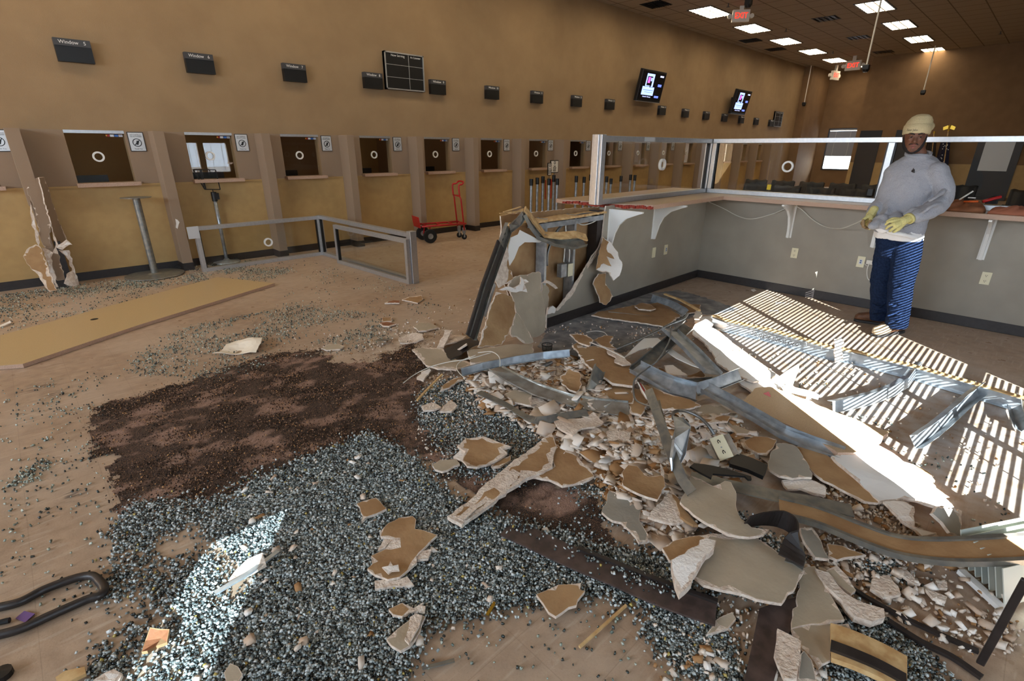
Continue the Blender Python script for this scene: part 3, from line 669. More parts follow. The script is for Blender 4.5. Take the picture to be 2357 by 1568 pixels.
plate((P(1532, 573, 1, WF).x, WF, .49), 0, 'data', 'ivory data plate on the short counter wall, near the corner')
plate((cx, P(1829, 583, 0, cx).y, .49), -math.pi/2, 'duplex', 'ivory duplex outlet under the long counter, left of the man')
plate((cx, P(1981, 605, 0, cx).y, .49), -math.pi/2, 'data', 'ivory data plate with a cable plugged in beside the knee of the man')
plate((cx, P(2268, 643, 0, cx).y, .49), -math.pi/2, 'duplex', 'ivory duplex outlet on the grey wall right of the man')
q = P(2003, 603, 0, cx); b_ = MB().box((cx-.014, q.y, .50), (.028, .06, .045)).build('surface_box', 'offwhite', bevel=.003); tag(b_, 'small white surface jack box beside the data plate near the man', 'jack box')
def cable(name, pts, r, m, lab, n=10, cat='cable'):
    return tag(MB().tube(curve_pts(pts, n), r, 7).build(name, m, smooth=True), lab, cat)
cable('network_cable', [P(1990, 607, 0, cx-.02), P(1996, 612, 0, cx-.03), P(2003, 606, 0, cx-.03)], .004, 'cable_white', 'short white cable between the data plate and jack box')
cable('network_cable', [P(2001, 606, 0, cx-.02), P(1996, 620, 0, cx-.05), P(1997, 640, 0, cx-.04), P(2008, 650, 0, cx-.02)], .004, 'cable_white', 'white cable drooping from the jack box behind the man')
hc = [P(1628, 463, 0, cx-.04), P(1665, 480, 0, cx-.03), P(1700, 498, 0, cx-.02), P(1732, 504, 0, cx-.02), P(1780, 492, 0, cx-.02), P(1820, 476, 0, cx-.05), P(1842, 480, 0, cx-.05), P(1870, 505, 0, cx-.02), P(1900, 522, 0, cx-.03), P(1935, 526, 0, cx-.25), P(1965, 516, 0, cx-.45), P(1984, 507, 0, cx-.62)]
cable('sagging_cable', hc, .0045, 'cable_white', 'thin white cable sagging under the long counter into the gloved hand')
# things on the counter
r = empty('desk_camera', (P(1998, 465, 2, CT).x, P(1998, 465, 2, CT).y, CT)); MB().cyl((0, 0, 0), .05, .012, 16).cyl((0, 0, .012), .018, .05, 10).build('stand', 'black', r); MB().box((0, 0, .1), (.05, .07, .09)).build('body', 'black', r, bevel=.012); tag(r, 'small black desk device on the long counter beside the man', 'desk device')
def crumple(name, pts, z0, h, m, lab, cat, seed=0):
    """soft bag or cloth: outline on the worktop with a lumpy top"""
    ps = [P(a, b, 2, z0) if a > 50 else Vector((a, P(b, 480, 0, 6.3).y, z0)) for a, b in pts]; c = sum(ps, Vector())/len(ps); mb = MB(); n = 28; K = 7
    loop = curve_pts(ps+[ps[0]], 6)[:-1]; n = len(loop); vs = []
    for k in range(K):
        f_ = k/(K-1); s_ = 1-.85*f_**2.2; 
        for i, p in enumerate(loop):
            d = p-c; z = h*(math.sin(f_*math.pi/2))*(.75+.6*noise.noise(Vector((p.x*9, p.y*9, seed+f_)))); vs.append((c.x+d.x*s_, c.y+d.y*s_, z0+.001+max(0, z)+.012*noise.noise(Vector((p.x*25, p.y*25, seed)))*f_))
    fs = [(k*n+i, k*n+(i+1) % n, (k+1)*n+(i+1) % n, (k+1)*n+i) for k in range(K-1) for i in range(n)]+[tuple((K-1)*n+i for i in range(n)), tuple(reversed(range(n)))]
    o = mb.add(vs, fs).build(name, m, smooth=True); return tag(o, lab, cat)
crumple('tool_bag', [(6.2, 2165), (6.44, 2175), (6.46, 2225), (6.42, 2262), (6.24, 2268), (6.19, 2215)], CT, .1, 'bag', 'brown leather tool belt lying on the long counter', 'tool belt', 3)
crumple('cloth_bag', [(6.2, 2278), (6.42, 2284), (6.46, 2340), (6.44, 2420), (6.24, 2420), (6.19, 2340)], CT, .075, mat('rust_cloth', (168, 104, 78), .9), 'rust coloured cloth on the long counter at the photo edge', 'cloth', 9)
def handle(a, b, r, m, lab, cat='tool'):
    o = MB().tube([a, a.lerp(b, .5), b], r, 10).build('hand_tool', m, smooth=True); return tag(o, lab, cat)
handle(P(2262, 464, 0, 6.34), P(2304, 453, 0, 6.4), .014, 'red', 'thick red tool handle sticking out right of the tool belt')
handle(P(2218, 464, 0, 6.3), P(2252, 464, 0, 6.3), .009, 'orange', 'orange red tool handle lying across the tool belt')
handle(P(2208, 460, 0, 6.32), P(2240, 440, 0, 6.36), .007, 'white', 'slim white tool standing up out of the tool belt')
handle(P(2228, 455, 0, 6.36), P(2246, 456, 0, 6.36), .006, 'white', 'short white handled tool on the tool belt')
handle(P(2184, 472, 0, 6.28), P(2196, 472, 0, 6.28), .012, 'white', 'white tape roll at the left end of the tool belt')
crumple('black_cloth', [(6.36, 2262), (6.5, 2262), (6.5, 2285), (6.4, 2288)], CT+.07, .07, 'black_cloth', 'dark grey work glove behind the red tool handle', 'glove', 5)
o = MB().box((P(1770, 436, 2, 1.2).x, P(1770, 436, 2, 1.2).y, 1.2), (.004, .045, .06)).build('sticker', 'yellow'); tag(o, 'small yellow sticker at the lower edge of the long glass screen', 'sticker')
o.location = Vector((6.55, P(1770, 431, 0, 6.55).y, P(1770, 431, 0, 6.55).z))-Vector((P(1770, 436, 2, 1.2).x, P(1770, 436, 2, 1.2).y, 1.2))
# ================================================================== the torn end of the counter wall
D = lambda pts, y=WF: [P(*p, 1, y) for p in T(*BK, pts)]
end = empty('broken_counter_wall', (4.0, 3.15, 0)); tag(end, 'torn open stub of the counter wall with bare studs and hanging sheets', 'wall stub')
s = slab('back_sheet', D([(792, 212), (900, 196), (1100, 180), (1400, 150), (1670, 135), (1690, 500), (1690, 880), (1200, 1100), (1000, 1120), (900, 1000), (770, 640), (800, 300)], WB_), .014, ('kraft', 'gypsum', 'wall_grey'), jag=.006, warp=.004, rim=.05); rel(s, end)
def tbox(px0, px1, y, z0, z1, m, name, dy=.09):
    a, b = P(px0, 600, 1, y).x, P(px1, 600, 1, y).x; o = MB().bb(a, b, y, y+dy, z0, z1).build(name, m); rel(o, end); return o
c0 = D([(1180, 205)], 3.1)[0].x; c1 = D([(1432, 205)], 3.1)[0].x; c2 = D([(1640, 300)], 3.1)[0].x; cl = D([(1100, 205)], 3.1)[0].x
for nm, x in (('stud', c0), ('stud', c1)):
    o = MB().bb(x-.012, x+.018, 3.09, 3.092, .03, 1.04).bb(x-.012, x-.01, 3.09, 3.2, .03, 1.04).bb(x-.012, x+.018, 3.198, 3.2, .03, 1.04).build(nm, 'steel'); rel(o, end)
o = MB().bb(c2-.05, c2+.03, 3.09, 3.2, 0, 1.05).build('dark_post', 'rubber'); rel(o, end)
o = MB().bb(cl, 4.33, 3.085, 3.205, 1.0, 1.002).bb(cl, 4.33, 3.083, 3.085, .955, 1.002).bb(cl, 4.33, 3.205, 3.207, .955, 1.002).build('top_track', 'steel'); rel(o, end)
o = slab('wood_nailer', [Vector(p) for p in [(c0-.42, 3.08, 1.03), (c0-.3, 3.06, 1.03), (4.35, 3.07, 1.04), (4.36, 3.21, 1.04), (c0-.1, 3.2, 1.035), (c0-.45, 3.15, 1.035)]], .02, ('wood', 'wood', 'wood'), jag=.012, warp=.002, rim=0); rel(o, end); o['label'] = 'splintered wood strip'
# bent wood and metal V hanging off the top track
vp = [D([(1000, 150)], 3.04)[0], D([(1080, 260)], 3.0)[0], D([(1170, 375)], 2.95)[0], D([(1300, 385)], 2.86)[0], D([(1440, 372)], 2.8)[0], D([(1530, 400)], 2.76)[0]]
mb = MB(); strip(mb, vp, [Vector((.4, -.75, .5))]*3+[Vector((0, -.55, .8))]*3, .085, .014); o = mb.build('bent_wood', 'wood'); rel(o, end)
for k in range(5):
    mb = MB(); a = vp[0]+Vector((random.uniform(-.05, .02), 0, random.uniform(-.02, .02))); strip(mb, [a, a+Vector((-random.uniform(.1, .3), -.01, random.uniform(-.03, .0)))], Z, .016, .006); o = mb.build('splinter', 'wood'); rel(o, end)
mv = [D([(985, 200)], 3.02)[0], D([(1040, 310)], 2.99)[0], D([(1110, 400)], 2.95)[0], D([(1250, 445)], 2.86)[0], D([(1400, 470)], 2.78)[0], D([(1510, 440)], 2.74)[0]]
o = channel('bent_track', mv, [Vector((.5, -.6, .6))]*3+[Vector((0, -.6, .8))]*3, .1, .03, 'steel_dark'); rel(o, end)
# leaning corner post, rubber covered below, bare punched steel above
lp = [D([(850, 300)], 2.98)[0], D([(790, 470)], 2.94)[0], D([(660, 830)], 2.84)[0], D([(530, 1260)], 2.74)[0]]
o = channel('leaning_post', lp, [Vector((.3, -1, 0))]*4, .1, .03, 'steel_dark'); rel(o, end)
mb = MB(); strip(mb, [D([(790, 455)], 2.92)[0], D([(655, 830)], 2.82)[0], D([(528, 1255)], 2.72)[0]], Vector((.3, -1, 0)), .115, .012); o = mb.build('rubber_cover', 'rubber'); rel(o, end)
mb = MB(); strip(mb, [D([(745, 800)], 2.93)[0], D([(655, 1075)], 2.87)[0]], Vector((.6, -1, 0)), .05, .004); o = mb.build('side_flange', 'steel'); rel(o, end)
mb = MB()
for p in ((823, 365), (805, 412)):
    q = D([p], 2.938)[0]; mb.cyl(q, .012, -.004, 12, ax=1)
o = mb.build('punched_hole', 'black'); rel(o, end)
o = channel('twisted_strap', [D([(985, 205)], 3.0)[0], D([(940, 270)], 2.98)[0], D([(870, 320)], 2.95)[0]], [Vector((.5, -1, .3)), Vector((.1, -1, .6)), Vector((.3, -1, 0))], .07, .015, 'steel_bright'); rel(o, end)
# gusset left hanging
o = slab('hanging_gusset', D([(960, 335), (1060, 385), (1145, 432), (1130, 442), (1000, 440), (950, 480), (910, 580), (872, 640), (855, 560), (862, 470), (880, 400), (945, 372)], 2.95), .006, ('bracket_white',)*3, jag=.001, warp=.001, rim=0); rel(o, end); o['label'] = 'white bracket gusset'
# sheets
def sheet(name, pts, y0, y1, mats, lab=None, parent=end, plan=None, **k):
    """upright sheet: y0 at its top, y1 at its bottom"""
    px = T(*BK, pts); zs = [p[1] for p in px]; a, b = min(zs), max(zs)
    top = P(sum(p[0] for p in px)/len(px), a, 1, y0); bot = P(sum(p[0] for p in px)/len(px), b, 1, y1); e = Vector((1, k.pop('skew', 0), 0)); n = (bot-top).cross(e).normalized()
    o = slab(name, onplane(px, top, n), mats=mats, **k)
    if parent: rel(o, parent)
    if lab: o['label'] = lab
    return o
sheet('front_sheet', [(900, 745), (985, 720), (1120, 690), (1140, 705), (1138, 860), (1165, 940), (1175, 1010), (1188, 1130), (1170, 1210), (1100, 1255), (1060, 1262), (1000, 1150), (930, 1040), (915, 960), (880, 880), (860, 810)], 3.05, 2.93, ('paint', 'gypsum', 'kraft'), 'beige painted sheet', th=.014, jag=.008, rim=.1, seed=5)
sheet('peeled_sheet', [(760, 865), (800, 880), (890, 900), (920, 950), (915, 1080), (890, 1160), (830, 1280), (800, 1320), (700, 1330), (605, 1335), (640, 1220), (690, 1090), (700, 1000), (745, 900)], 2.98, 2.72, ('kraft', 'gypsum', 'gypsum'), 'brown paper backed sheet', th=.014, jag=.01, rim=.35, curl=-.03, seed=6)
sheet('side_sheet', [(925, 1040), (1000, 1160), (1070, 1300), (1000, 1310), (880, 1230), (900, 1120)], 2.9, 2.78, ('paint', 'gypsum', 'kraft'), th=.012, seed=8, rim=.1)
sheet('torn_sheet', [(845, 470), (870, 560), (850, 640), (885, 720), (885, 790), (830, 800), (790, 830), (740, 760), (745, 690), (790, 620), (780, 560), (820, 520)], 2.96, 2.88, ('gypsum', 'gypsum', 'kraft'), 'torn gypsum core', th=.015, jag=.012, rim=.2, seed=9, warp=.012)
sheet('paper_flap', [(775, 620), (830, 650), (880, 690), (885, 760), (830, 800), (750, 740), (740, 680)], 2.94, 2.89, ('kraft', 'gypsum', 'gypsum'), th=.004, seed=10, rim=.1, curl=.02)
sheet('torn_mouth', [(790, 850), (900, 870), (970, 860), (1010, 870), (985, 800), (1025, 780), (960, 735), (950, 800), (890, 830), (840, 820)], 2.96, 2.94, ('gyp_white', 'gypsum', 'kraft'), th=.01, jag=.012, seed=11, warp=.015)
sheet('small_flap', [(1140, 790), (1180, 760), (1240, 790), (1285, 835), (1265, 840), (1200, 790)], 3.03, 2.98, ('gypsum', 'gypsum', 'kraft'), th=.006, seed=12)
sheet('lower_strip', [(1150, 790), (1205, 830), (1200, 980), (1190, 1060), (1170, 1050), (1140, 940)], 3.06, 3.06, ('paint', 'gypsum', 'kraft'), th=.01, seed=13)
sheet('curled_sheet', [(1668, 392), (1740, 440), (1795, 530), (1825, 640), (1805, 730), (1760, 770), (1720, 700), (1650, 695), (1605, 680), (1620, 590), (1645, 490)], 3.05, 2.9, ('gyp_white', 'gypsum', 'paint'), 'white curled drywall flap', th=.012, jag=.008, rim=.2, curl=.05, curldir=(1, .4), seed=14, skew=-.35)
sheet('curled_paper', [(1668, 400), (1720, 440), (1700, 500), (1760, 590), (1700, 560), (1740, 650), (1680, 620), (1612, 675), (1625, 590), (1650, 490)], 3.03, 2.885, ('kraft', 'kraft', 'kraft'), th=.003, jag=.012, rim=0, curl=.05, curldir=(1, .4), seed=14, skew=-.35)
sheet('dangling_sheet', [(1640, 710), (1700, 700), (1695, 790), (1715, 830), (1755, 905), (1700, 980), (1650, 960), (1625, 880), (1600, 800)], 3.0, 2.95, ('kraft', 'gypsum', 'kraft'), 'brown paper flap hanging low', th=.012, jag=.01, rim=.45, seed=15, warp=.015)
sheet('diagonal_rim', [(1630, 500), (1640, 520), (1510, 710), (1400, 900), (1285, 1030), (1268, 1025), (1380, 870), (1500, 690)], WF-.004, WF-.004, ('gypsum', 'gypsum', 'kraft'), th=.006, jag=.008, rim=1, seed=16)
sheet('foot_chunk', [(1200, 1000), (1240, 985), (1275, 1010), (1255, 1050), (1195, 1060)], 3.04, 3.02, ('gyp_white', 'gypsum', 'kraft'), th=.02, jag=.01, seed=17)
# electrics in the stub
a = D([(1320, 680)], 3.12)[0]; o = MB().box(a, (.085, .06, .13)).build('junction_box', 'steel', bevel=.004); rel(o, end)
a = D([(1392, 678)], 3.08)[0]; o = MB().box(a, (.072, .01, .125)).build('ivory_cover', 'ivory', bevel=.003); rel(o, end)
mb = MB(); mb.tube(curve_pts([D([(1190, 640)], 3.13)[0], D([(1200, 520)], 3.12)[0], D([(1260, 370)], 3.11)[0], D([(1360, 260)], 3.1)[0], D([(1470, 205)], 3.1)[0], D([(1645, 188)], 3.12)[0]], 10), .012, 8); o = mb.build('conduit', 'conduit', smooth=True); rel(o, end)
for k, ps in enumerate(([(1335, 610), (1345, 480), (1350, 360), (1360, 260), (1400, 232), (1500, 215), (1640, 228)], [(1380, 610), (1385, 520), (1370, 400), (1350, 300), (1380, 235)], [(1440, 265), (1500, 290), (1580, 270), (1645, 230)])):
    o = MB().tube(curve_pts([D([p], 3.1)[0] for p in ps], 8), .006, 7).build('power_wire', 'cable_white', smooth=True); rel(o, end)
# ================================================================== things in the hall
def board_piece(name, pts_px, z, th, mats, lab, cat, **k):
    o = slab(name, [G(*p, z) for p in pts_px], th, mats, jag=k.pop('jag', 0), warp=k.pop('warp', 0), rim=k.pop('rim', 0), step=k.pop('step', .3), grid=.15, **k); tag(o, lab, cat); return o
bz = .035
o = board_piece('fallen_worktop', [(-260, 862), (52, 838), (320, 748), (632, 652), (500, 638), (-60, 788)], bz, .033, ('laminate_yellow', 'laminate_edge', 'laminate_edge'), 'long tan worktop lying flat on the floor at the left', 'worktop')
c = G(217, 735, bz+.0005); MB().cyl((c.x, c.y, bz-.001), .032, .0025, 28).build('grommet_hole', 'black', o)
# fallen L-shaped glass screen
A = G(467, 626); B = G(745, 586); C_ = G(956, 652)
g3 = glazing((A.x, A.y), (B.x, B.y), .0, .62, 'aluminium glass screen fallen on the floor by the teller wall, bent in an L', ring=[(G(607, 600).x-A.x+.05, .3)], w=.052)
d_ = B-A; ang = math.atan2(d_.y, d_.x)
def subframe(o_, p0, p1, z0, h, w=.052, d=.07, nm='wing_'):
    p0 = Vector((p0[0], p0[1], z0)); p1 = Vector((p1[0], p1[1], z0)); L_ = (p1-p0).length; R_ = Matrix.Rotation(math.atan2(p1.y-p0.y, p1.x-p0.x), 4, 'Z'); T_ = Matrix.Translation(p0) @ R_
    def add(mb, n, m):
        ob = mb.build(nm+n, m); ob.parent = o_; ob.matrix_parent_inverse = (Matrix.Translation(o_.location) @ o_.rotation_euler.to_matrix().to_4x4()).inverted() @ T_
    add(MB().bb(0, L_, -d/2, d/2, h-w, h), 'top_rail', 'alu'); add(MB().bb(0, L_, -d/2, d/2, 0, w), 'bottom_rail', 'alu')
    add(MB().bb(0, w, -d/2, d/2, w, h-w), 'post', 'alu'); add(MB().bb(L_-w, L_, -d/2, d/2, w, h-w), 'post', 'alu'); add(MB().bb(w, w+.016, -.02, .02, w, h-w), 'gasket', 'black')
    add(MB().bb(w, L_-w, -.003, .003, w, h-w), 'pane', 'glass')
subframe(g3, (B.x, B.y), (C_.x+.02, C_.y+.06), 0, .63)
E1 = G(787, 604); subframe(g3, (E1.x-.05, E1.y), (C_.x-.07, C_.y), 0, .57, d=.05, nm='sash_')
MB().bb(-.035, .02, -.05, .06, 0, .67)
o = MB().bb(C_.x-.04, C_.x+.05, C_.y-.02, C_.y+.07, 0, .66).build('end_profile', 'alu', bevel=.004); rel(o, g3)
o = MB().box((A.x-.02, A.y-.05, .55), (.14, .004, .16)).build('paper_label', 'silver_panel'); rel(o, g3)
# pedestal table
c = G(358, 634); r = empty('pedestal_table', (c.x, c.y, 0)); hT = P(318, 455, 1, c.y).z
MB().lathe((0, 0, 0), [(0, .006), (.34, .006), (.345, .012), (.34, .02), (.08, .026), (.05, .04), (0, .04)], 48).build('base_plate', 'steel_dark', r, smooth=False)
MB().cyl((0, 0, .03), .042, hT-.03, 24).build('pole', 'steel_dark', r, smooth=False); MB().cyl((0, 0, hT), .17, .006, 28).build('top_plate', 'steel_dark', r)
tag(r, 'round based steel pedestal with its tabletop missing, standing in broken glass', 'table')
# sign stand
c = G(523, 604); r = empty('sign_stand', (c.x, c.y, 0)); t = P(492, 447, 1, c.y)
MB().lathe((0, 0, 0), [(0, .0), (.18, .0), (.185, .01), (.17, .022), (.05, .035), (.03, .06), (0, .06)], 40).build('base', 'steel', r, smooth=True)
MB().tube([(0, 0, .04), (t.x-c.x, 0, t.z)], .024, 16).build('pole', 'steel', r, smooth=True); k = MB().cyl((t.x-c.x, 0, t.z-.1), .036, .13, 16); k.box((t.x-c.x+.035, -.01, t.z-.03), (.05, .05, .09)).build('belt_head', 'black', r, bevel=.006)
def fr_(px, y): 
    ps = [P(a, b, 1, y)-Vector((c.x, c.y, 0)) for a, b in px]; mb = MB()
    for i in range(4): mb.tube([ps[i], ps[(i+1) % 4]], .007, 6)
    return mb.build('sign_frame', 'black', r)
fr_([(460, 391), (496, 391), (507, 436), (471, 436)], c.y-.02); fr_([(445, 391), (463, 391), (474, 436), (471, 436)], c.y+.04)
MB().tube([P(489, 436, 1, c.y)-Vector((c.x, c.y, 0)), (t.x-c.x, 0, t.z)], .006, 6).build('frame_stem', 'black', r)
tag(r, 'chrome belt stand with an empty black sign frame on top', 'sign stand')
crumple('black_strap', [(470, 607), (500, 596), (520, 590), (525, 596), (495, 612)], .002, .02, 'black_cloth', 'flat black strip on the floor beside the sign stand base', 'strap', 2)
crumple('black_cloth', [(392, 606), (408, 600), (428, 604), (432, 616), (410, 620), (395, 615)], .002, .1, 'black_cloth', 'black bundle on the floor between the pedestal and a divider', 'bundle', 4)
# hand truck lying as a platform cart
a = G(980, 556); b = G(1063, 549); r = empty('hand_truck', (a.x, a.y, 0), math.atan2(b.y-a.y, b.x-a.x)); L_ = (b-a).length
M_ = MB()
for s in (-.17, .17): M_.tube([(-.12, s, .3), (L_+.02, s, .3)], .018, 8)
for x in (.0, L_*.35, L_*.7, L_): M_.tube([(x, -.17, .3), (x, .17, .3)], .014, 8)
M_.build('deck_frame', 'red', r, smooth=True)
MB().box((-.16, 0, .37), (.012, .38, .2), 0, Matrix.Rotation(-.15, 3, 'Y')).build('nose_plate', 'red', r, bevel=.004)
for s in (-.2, .2):
    wv = MB().cyl((0.02, s-.03, .125), .125, .06, 28, ax=1).build('wheel', 'tyre', r, bevel=.012)
    MB().cyl((0.02, s-.034, .125), .05, .068, 18, ax=1).build('hub', 'steel', wv)
MB().tube([(.02, -.2, .125), (.02, .2, .125)], .012, 8).tube([(.02, -.15, .125), (.05, -.15, .3)], .012, 6).tube([(.02, .15, .125), (.05, .15, .3)], .012, 6).build('axle', 'red', r)
for s in (-.12, .12):
    cw = MB().cyl((L_, s-.012, .05), .05, .024, 18, ax=1).build('caster', 'tyre', r)
    MB().box((L_, s-.018, .1), (.03, .005, .12)).box((L_, s+.018, .1), (.03, .005, .12)).box((L_, s, .17), (.05, .05, .1)).build('fork', 'steel', r)
hz = P(1060, 418, 1, b.y).z
for s in (-.16, .16): MB().tube([(L_-.01, s, .18), (L_-.06, s, .75), (L_-.08, s*.9, .8)], .015, 8).build('upright', 'red', r, smooth=True)
MB().tube(curve_pts([(L_-.08, -.15, .8), (L_-.09, -.15, .98), (L_-.02, -.14, hz-.04), (L_+.02, -.1, hz), (L_+.02, .1, hz), (L_-.02, .14, hz-.04), (L_-.09, .15, .98), (L_-.08, .15, .8)], 5), .016, 8).tube([(L_-.08, -.15, .8), (L_-.08, .15, .8)], .014, 8).build('handle', 'red', r, smooth=True)
tag(r, 'red convertible hand truck laid flat as a cart near the dividers', 'hand truck')
# queue posts
def qpost(px, py, y, lab, sign=None, strap=False, first=[None]):
    q = P(px, py, 1, y)
    if first[0] is None:
        r = empty('queue_post'); MB().lathe((0, 0, 0), [(0, 0), (.11, 0), (.115, .01), (.1, .02), (.05, .03), (0, .03)], 28).build('base', 'steel_dark', r); MB().cyl((0, 0, .02), .03, .85, 16).build('pole', 'steel', r); MB().cyl((0, 0, .86), .04, .14, 16).build('belt_head', 'black', r, bevel=.006); first[0] = r
    else:
        r = empty('queue_post')
        for n_ in ('base', 'pole', 'belt_head'):
            ch = [x for x in first[0].children if x.name.split('.')[0] == n_][0].copy(); COL.objects.link(ch); ch.parent = r
    r.location = (q.x, y, 0); s_ = max(.9, min(1.1, q.z)); r.scale = (1, 1, s_); tag(r, lab, 'queue post', 'queue posts by the dividers')
    if strap: MB().box((strap, 0, .72), (.02, .012, .4)).build('loose_belt', 'red', r)
    if sign:
        sx, sy0, sy1, hw = sign; t0, t1 = P(sx, sy0, 1, y), P(sx, sy1, 1, y); h_ = (t0.z-t1.z)/s_; z_ = (t0.z+t1.z)/2/s_
        f = MB().box((0, 0, z_), (hw*2, .02, h_)).build('sign_frame', 'black', r); MB().box((0, -.012, z_), (hw*2-.03, .004, h_-.03)).build('notice', 'offwhite', f)
        text('PLEASE\nWAIT HERE\nFOR NEXT\nWINDOW', h_*.12, (0, -.016, z_-h_*.15), (math.pi/2, 0, 0), 'black', f, sx=.75); MB().ring((0, -.016, z_+h_*.3), (0, 1, 0), .03, .02, .003, 16).build('seal', 'black', f)
        MB().cyl((0, 0, 1), .006, z_-h_/2-1+.01, 6).build('stem', 'black', r)
qpost(1223, 412, 7.95, 'chrome queue post without sign, nearest the camera')
qpost(1237, 409, 8.0, 'plain chrome queue post, second from the camera')
qpost(1250, 406, 8.05, 'chrome queue post with short red belt hanging, before the two signs', strap=.09)
qpost(1264, 411, 7.8, 'chrome queue post holding the sign seen edge-on', sign=(1263, 375, 404, .06))
qpost(1275, 403, 7.95, 'chrome queue post with framed notice and long red belt', sign=(1275, 369, 398, .13), strap=-.08)
qpost(1283, 411, 7.75, 'chrome queue post just right of the framed notice')
qpost(1327, 405, 7.85, 'thicker looking queue post left of a second group')
qpost(1345, 407, 7.9, 'plain queue post in the middle of the second group')
qpost(1360, 402, 8.0, 'queue post with red belt beside the torn counter post', strap=.08)
qpost(1370, 404, 7.85, 'queue post with notice partly hidden by the glass screen post', sign=(1369, 370, 398, .14))
qpost(1397, 406, 7.7, 'first queue post seen through the short glass screen')
qpost(1407, 411, 7.6, 'second queue post seen through the short glass screen')
qpost(1430, 405, 7.7, 'lone queue post seen through the middle of the short screen')
qpost(1452, 402, 7.75, 'left of two paired queue posts seen through the screen')
qpost(1462, 403, 7.6, 'right of two paired queue posts seen through the screen')
# ------------------------------------------------------------------ smashed divider at the left
fx = .16; fy = WY-FD
r = empty('smashed_divider', (fx+FW/2, WY-FD/2, 0)); tag(r, 'wall divider smashed open at its foot, left of the pedestal', 'wall divider')
o = MB().bb(fx, fx+FW, fy, WY+.01, .98, FT).build('upper_shaft', 'wall_taupe'); rel(o, r)
MK = (0, 380, 3.267)
def ds(name, pts, y, mats, lab=None, th=.013, y1=None, **k):
    px = T(*MK, pts); a, b = min(p[1] for p in px), max(p[1] for p in px); mx = sum(p[0] for p in px)/len(px)
    top = P(mx, a, 1, y); bot = P(mx, b, 1, y if y1 is None else y1); e = Vector((1, k.pop('skew', 0), 0)); n = (bot-top).cross(e).normalized()
    k.setdefault('jag', .01); k.setdefault('rim', .3); k.setdefault('warp', .006)
    o = slab(name, onplane(px, top, n), th, mats, **k); rel(o, r)
    if lab: o['label'] = lab
ds('front_sheet', [(185, 100), (290, 95), (335, 200), (370, 330), (388, 440), (372, 540), (385, 620), (340, 625), (305, 560), (285, 440), (250, 300), (205, 200)], fy, ('wall_taupe', 'gypsum', 'kraft'), seed=1, rim=.1)
ds('right_sheet', [(292, 95), (330, 90), (370, 180), (405, 300), (440, 420), (500, 540), (515, 590), (470, 620), (430, 600), (400, 500), (350, 330)], fy+.04, ('wall_taupe', 'gypsum', 'kraft'), seed=2, rim=.25, skew=1.2)
ds('split_rim', [(222, 270), (240, 330), (262, 410), (285, 500), (300, 580), (290, 610), (270, 570), (240, 430), (228, 340)], fy-.01, ('gyp_white', 'gypsum', 'kraft'), seed=3, rim=1)
ds('centre_crack', [(355, 450), (395, 470), (400, 540), (420, 600), (395, 660), (440, 670), (420, 620), (470, 640), (520, 600), (545, 600), (500, 560), (440, 600), (400, 500), (380, 440)], fy-.02, ('gyp_white', 'gypsum', 'kraft'), seed=4, rim=1)
ds('paper_flap', [(270, 600), (300, 612), (330, 690), (370, 790), (400, 880), (430, 945), (375, 955), (330, 900), (260, 800), (200, 740), (175, 690), (200, 640)], fy-.05, ('kraft', 'gypsum', 'kraft'), 'brown paper sheet folded outward', y1=fy-.3, seed=5, rim=.5, curl=.03)
ds('lower_front', [(370, 660), (440, 670), (465, 760), (490, 860), (430, 870), (385, 760)], fy-.01, ('wall_taupe', 'gypsum', 'kraft'), seed=6)
ds('torn_band', [(315, 620), (370, 640), (400, 660), (385, 700), (400, 780), (440, 920), (420, 915), (370, 780), (345, 700)], fy-.04, ('gyp_white', 'gypsum', 'kraft'), seed=7, rim=1)
ds('right_rim', [(440, 640), (520, 640), (545, 720), (570, 820), (600, 910), (575, 920), (540, 800), (520, 720), (490, 680)], fy+.02, ('gyp_white', 'gypsum', 'kraft'), seed=8, rim=1)
ds('foot_shreds', [(500, 820), (540, 800), (560, 850), (590, 900), (550, 915), (510, 905), (480, 890)], fy-.03, ('gypsum', 'gypsum', 'kraft'), seed=9, rim=1, warp=.02)
a = P(*T(*MK, [(500, 780)])[0], 1, fy+.05); o = MB().bb(a.x-.04, a.x+.02, fy+.03, fy+.12, 0, .55).build('dark_stud', 'rubber'); rel(o, r)
a = P(*T(*MK, [(455, 880)])[0], 1, fy); o = MB().bb(a.x-.05, a.x+.04, fy-.005, fy+.01, 0, .1).build('base_strip', 'rubber'); rel(o, r)
o = MB().bb(fx+.02, fx+.1, fy+.12, WY, 0, 1.0).build('core', 'wall_taupe'); rel(o, r)
# small scar on the second divider
o = slab('plaster_scar', onplane(T(*MK, [(1318, 405), (1335, 412), (1350, 430), (1335, 480), (1322, 470), (1325, 440)]), (1.6, fy-.002, 1), Vector((0, 1, 0))), .004, ('gyp_white',)*3, jag=.004, rim=0, warp=0); tag(o, 'small white gouge in the divider left of the sign stand', 'gouge')
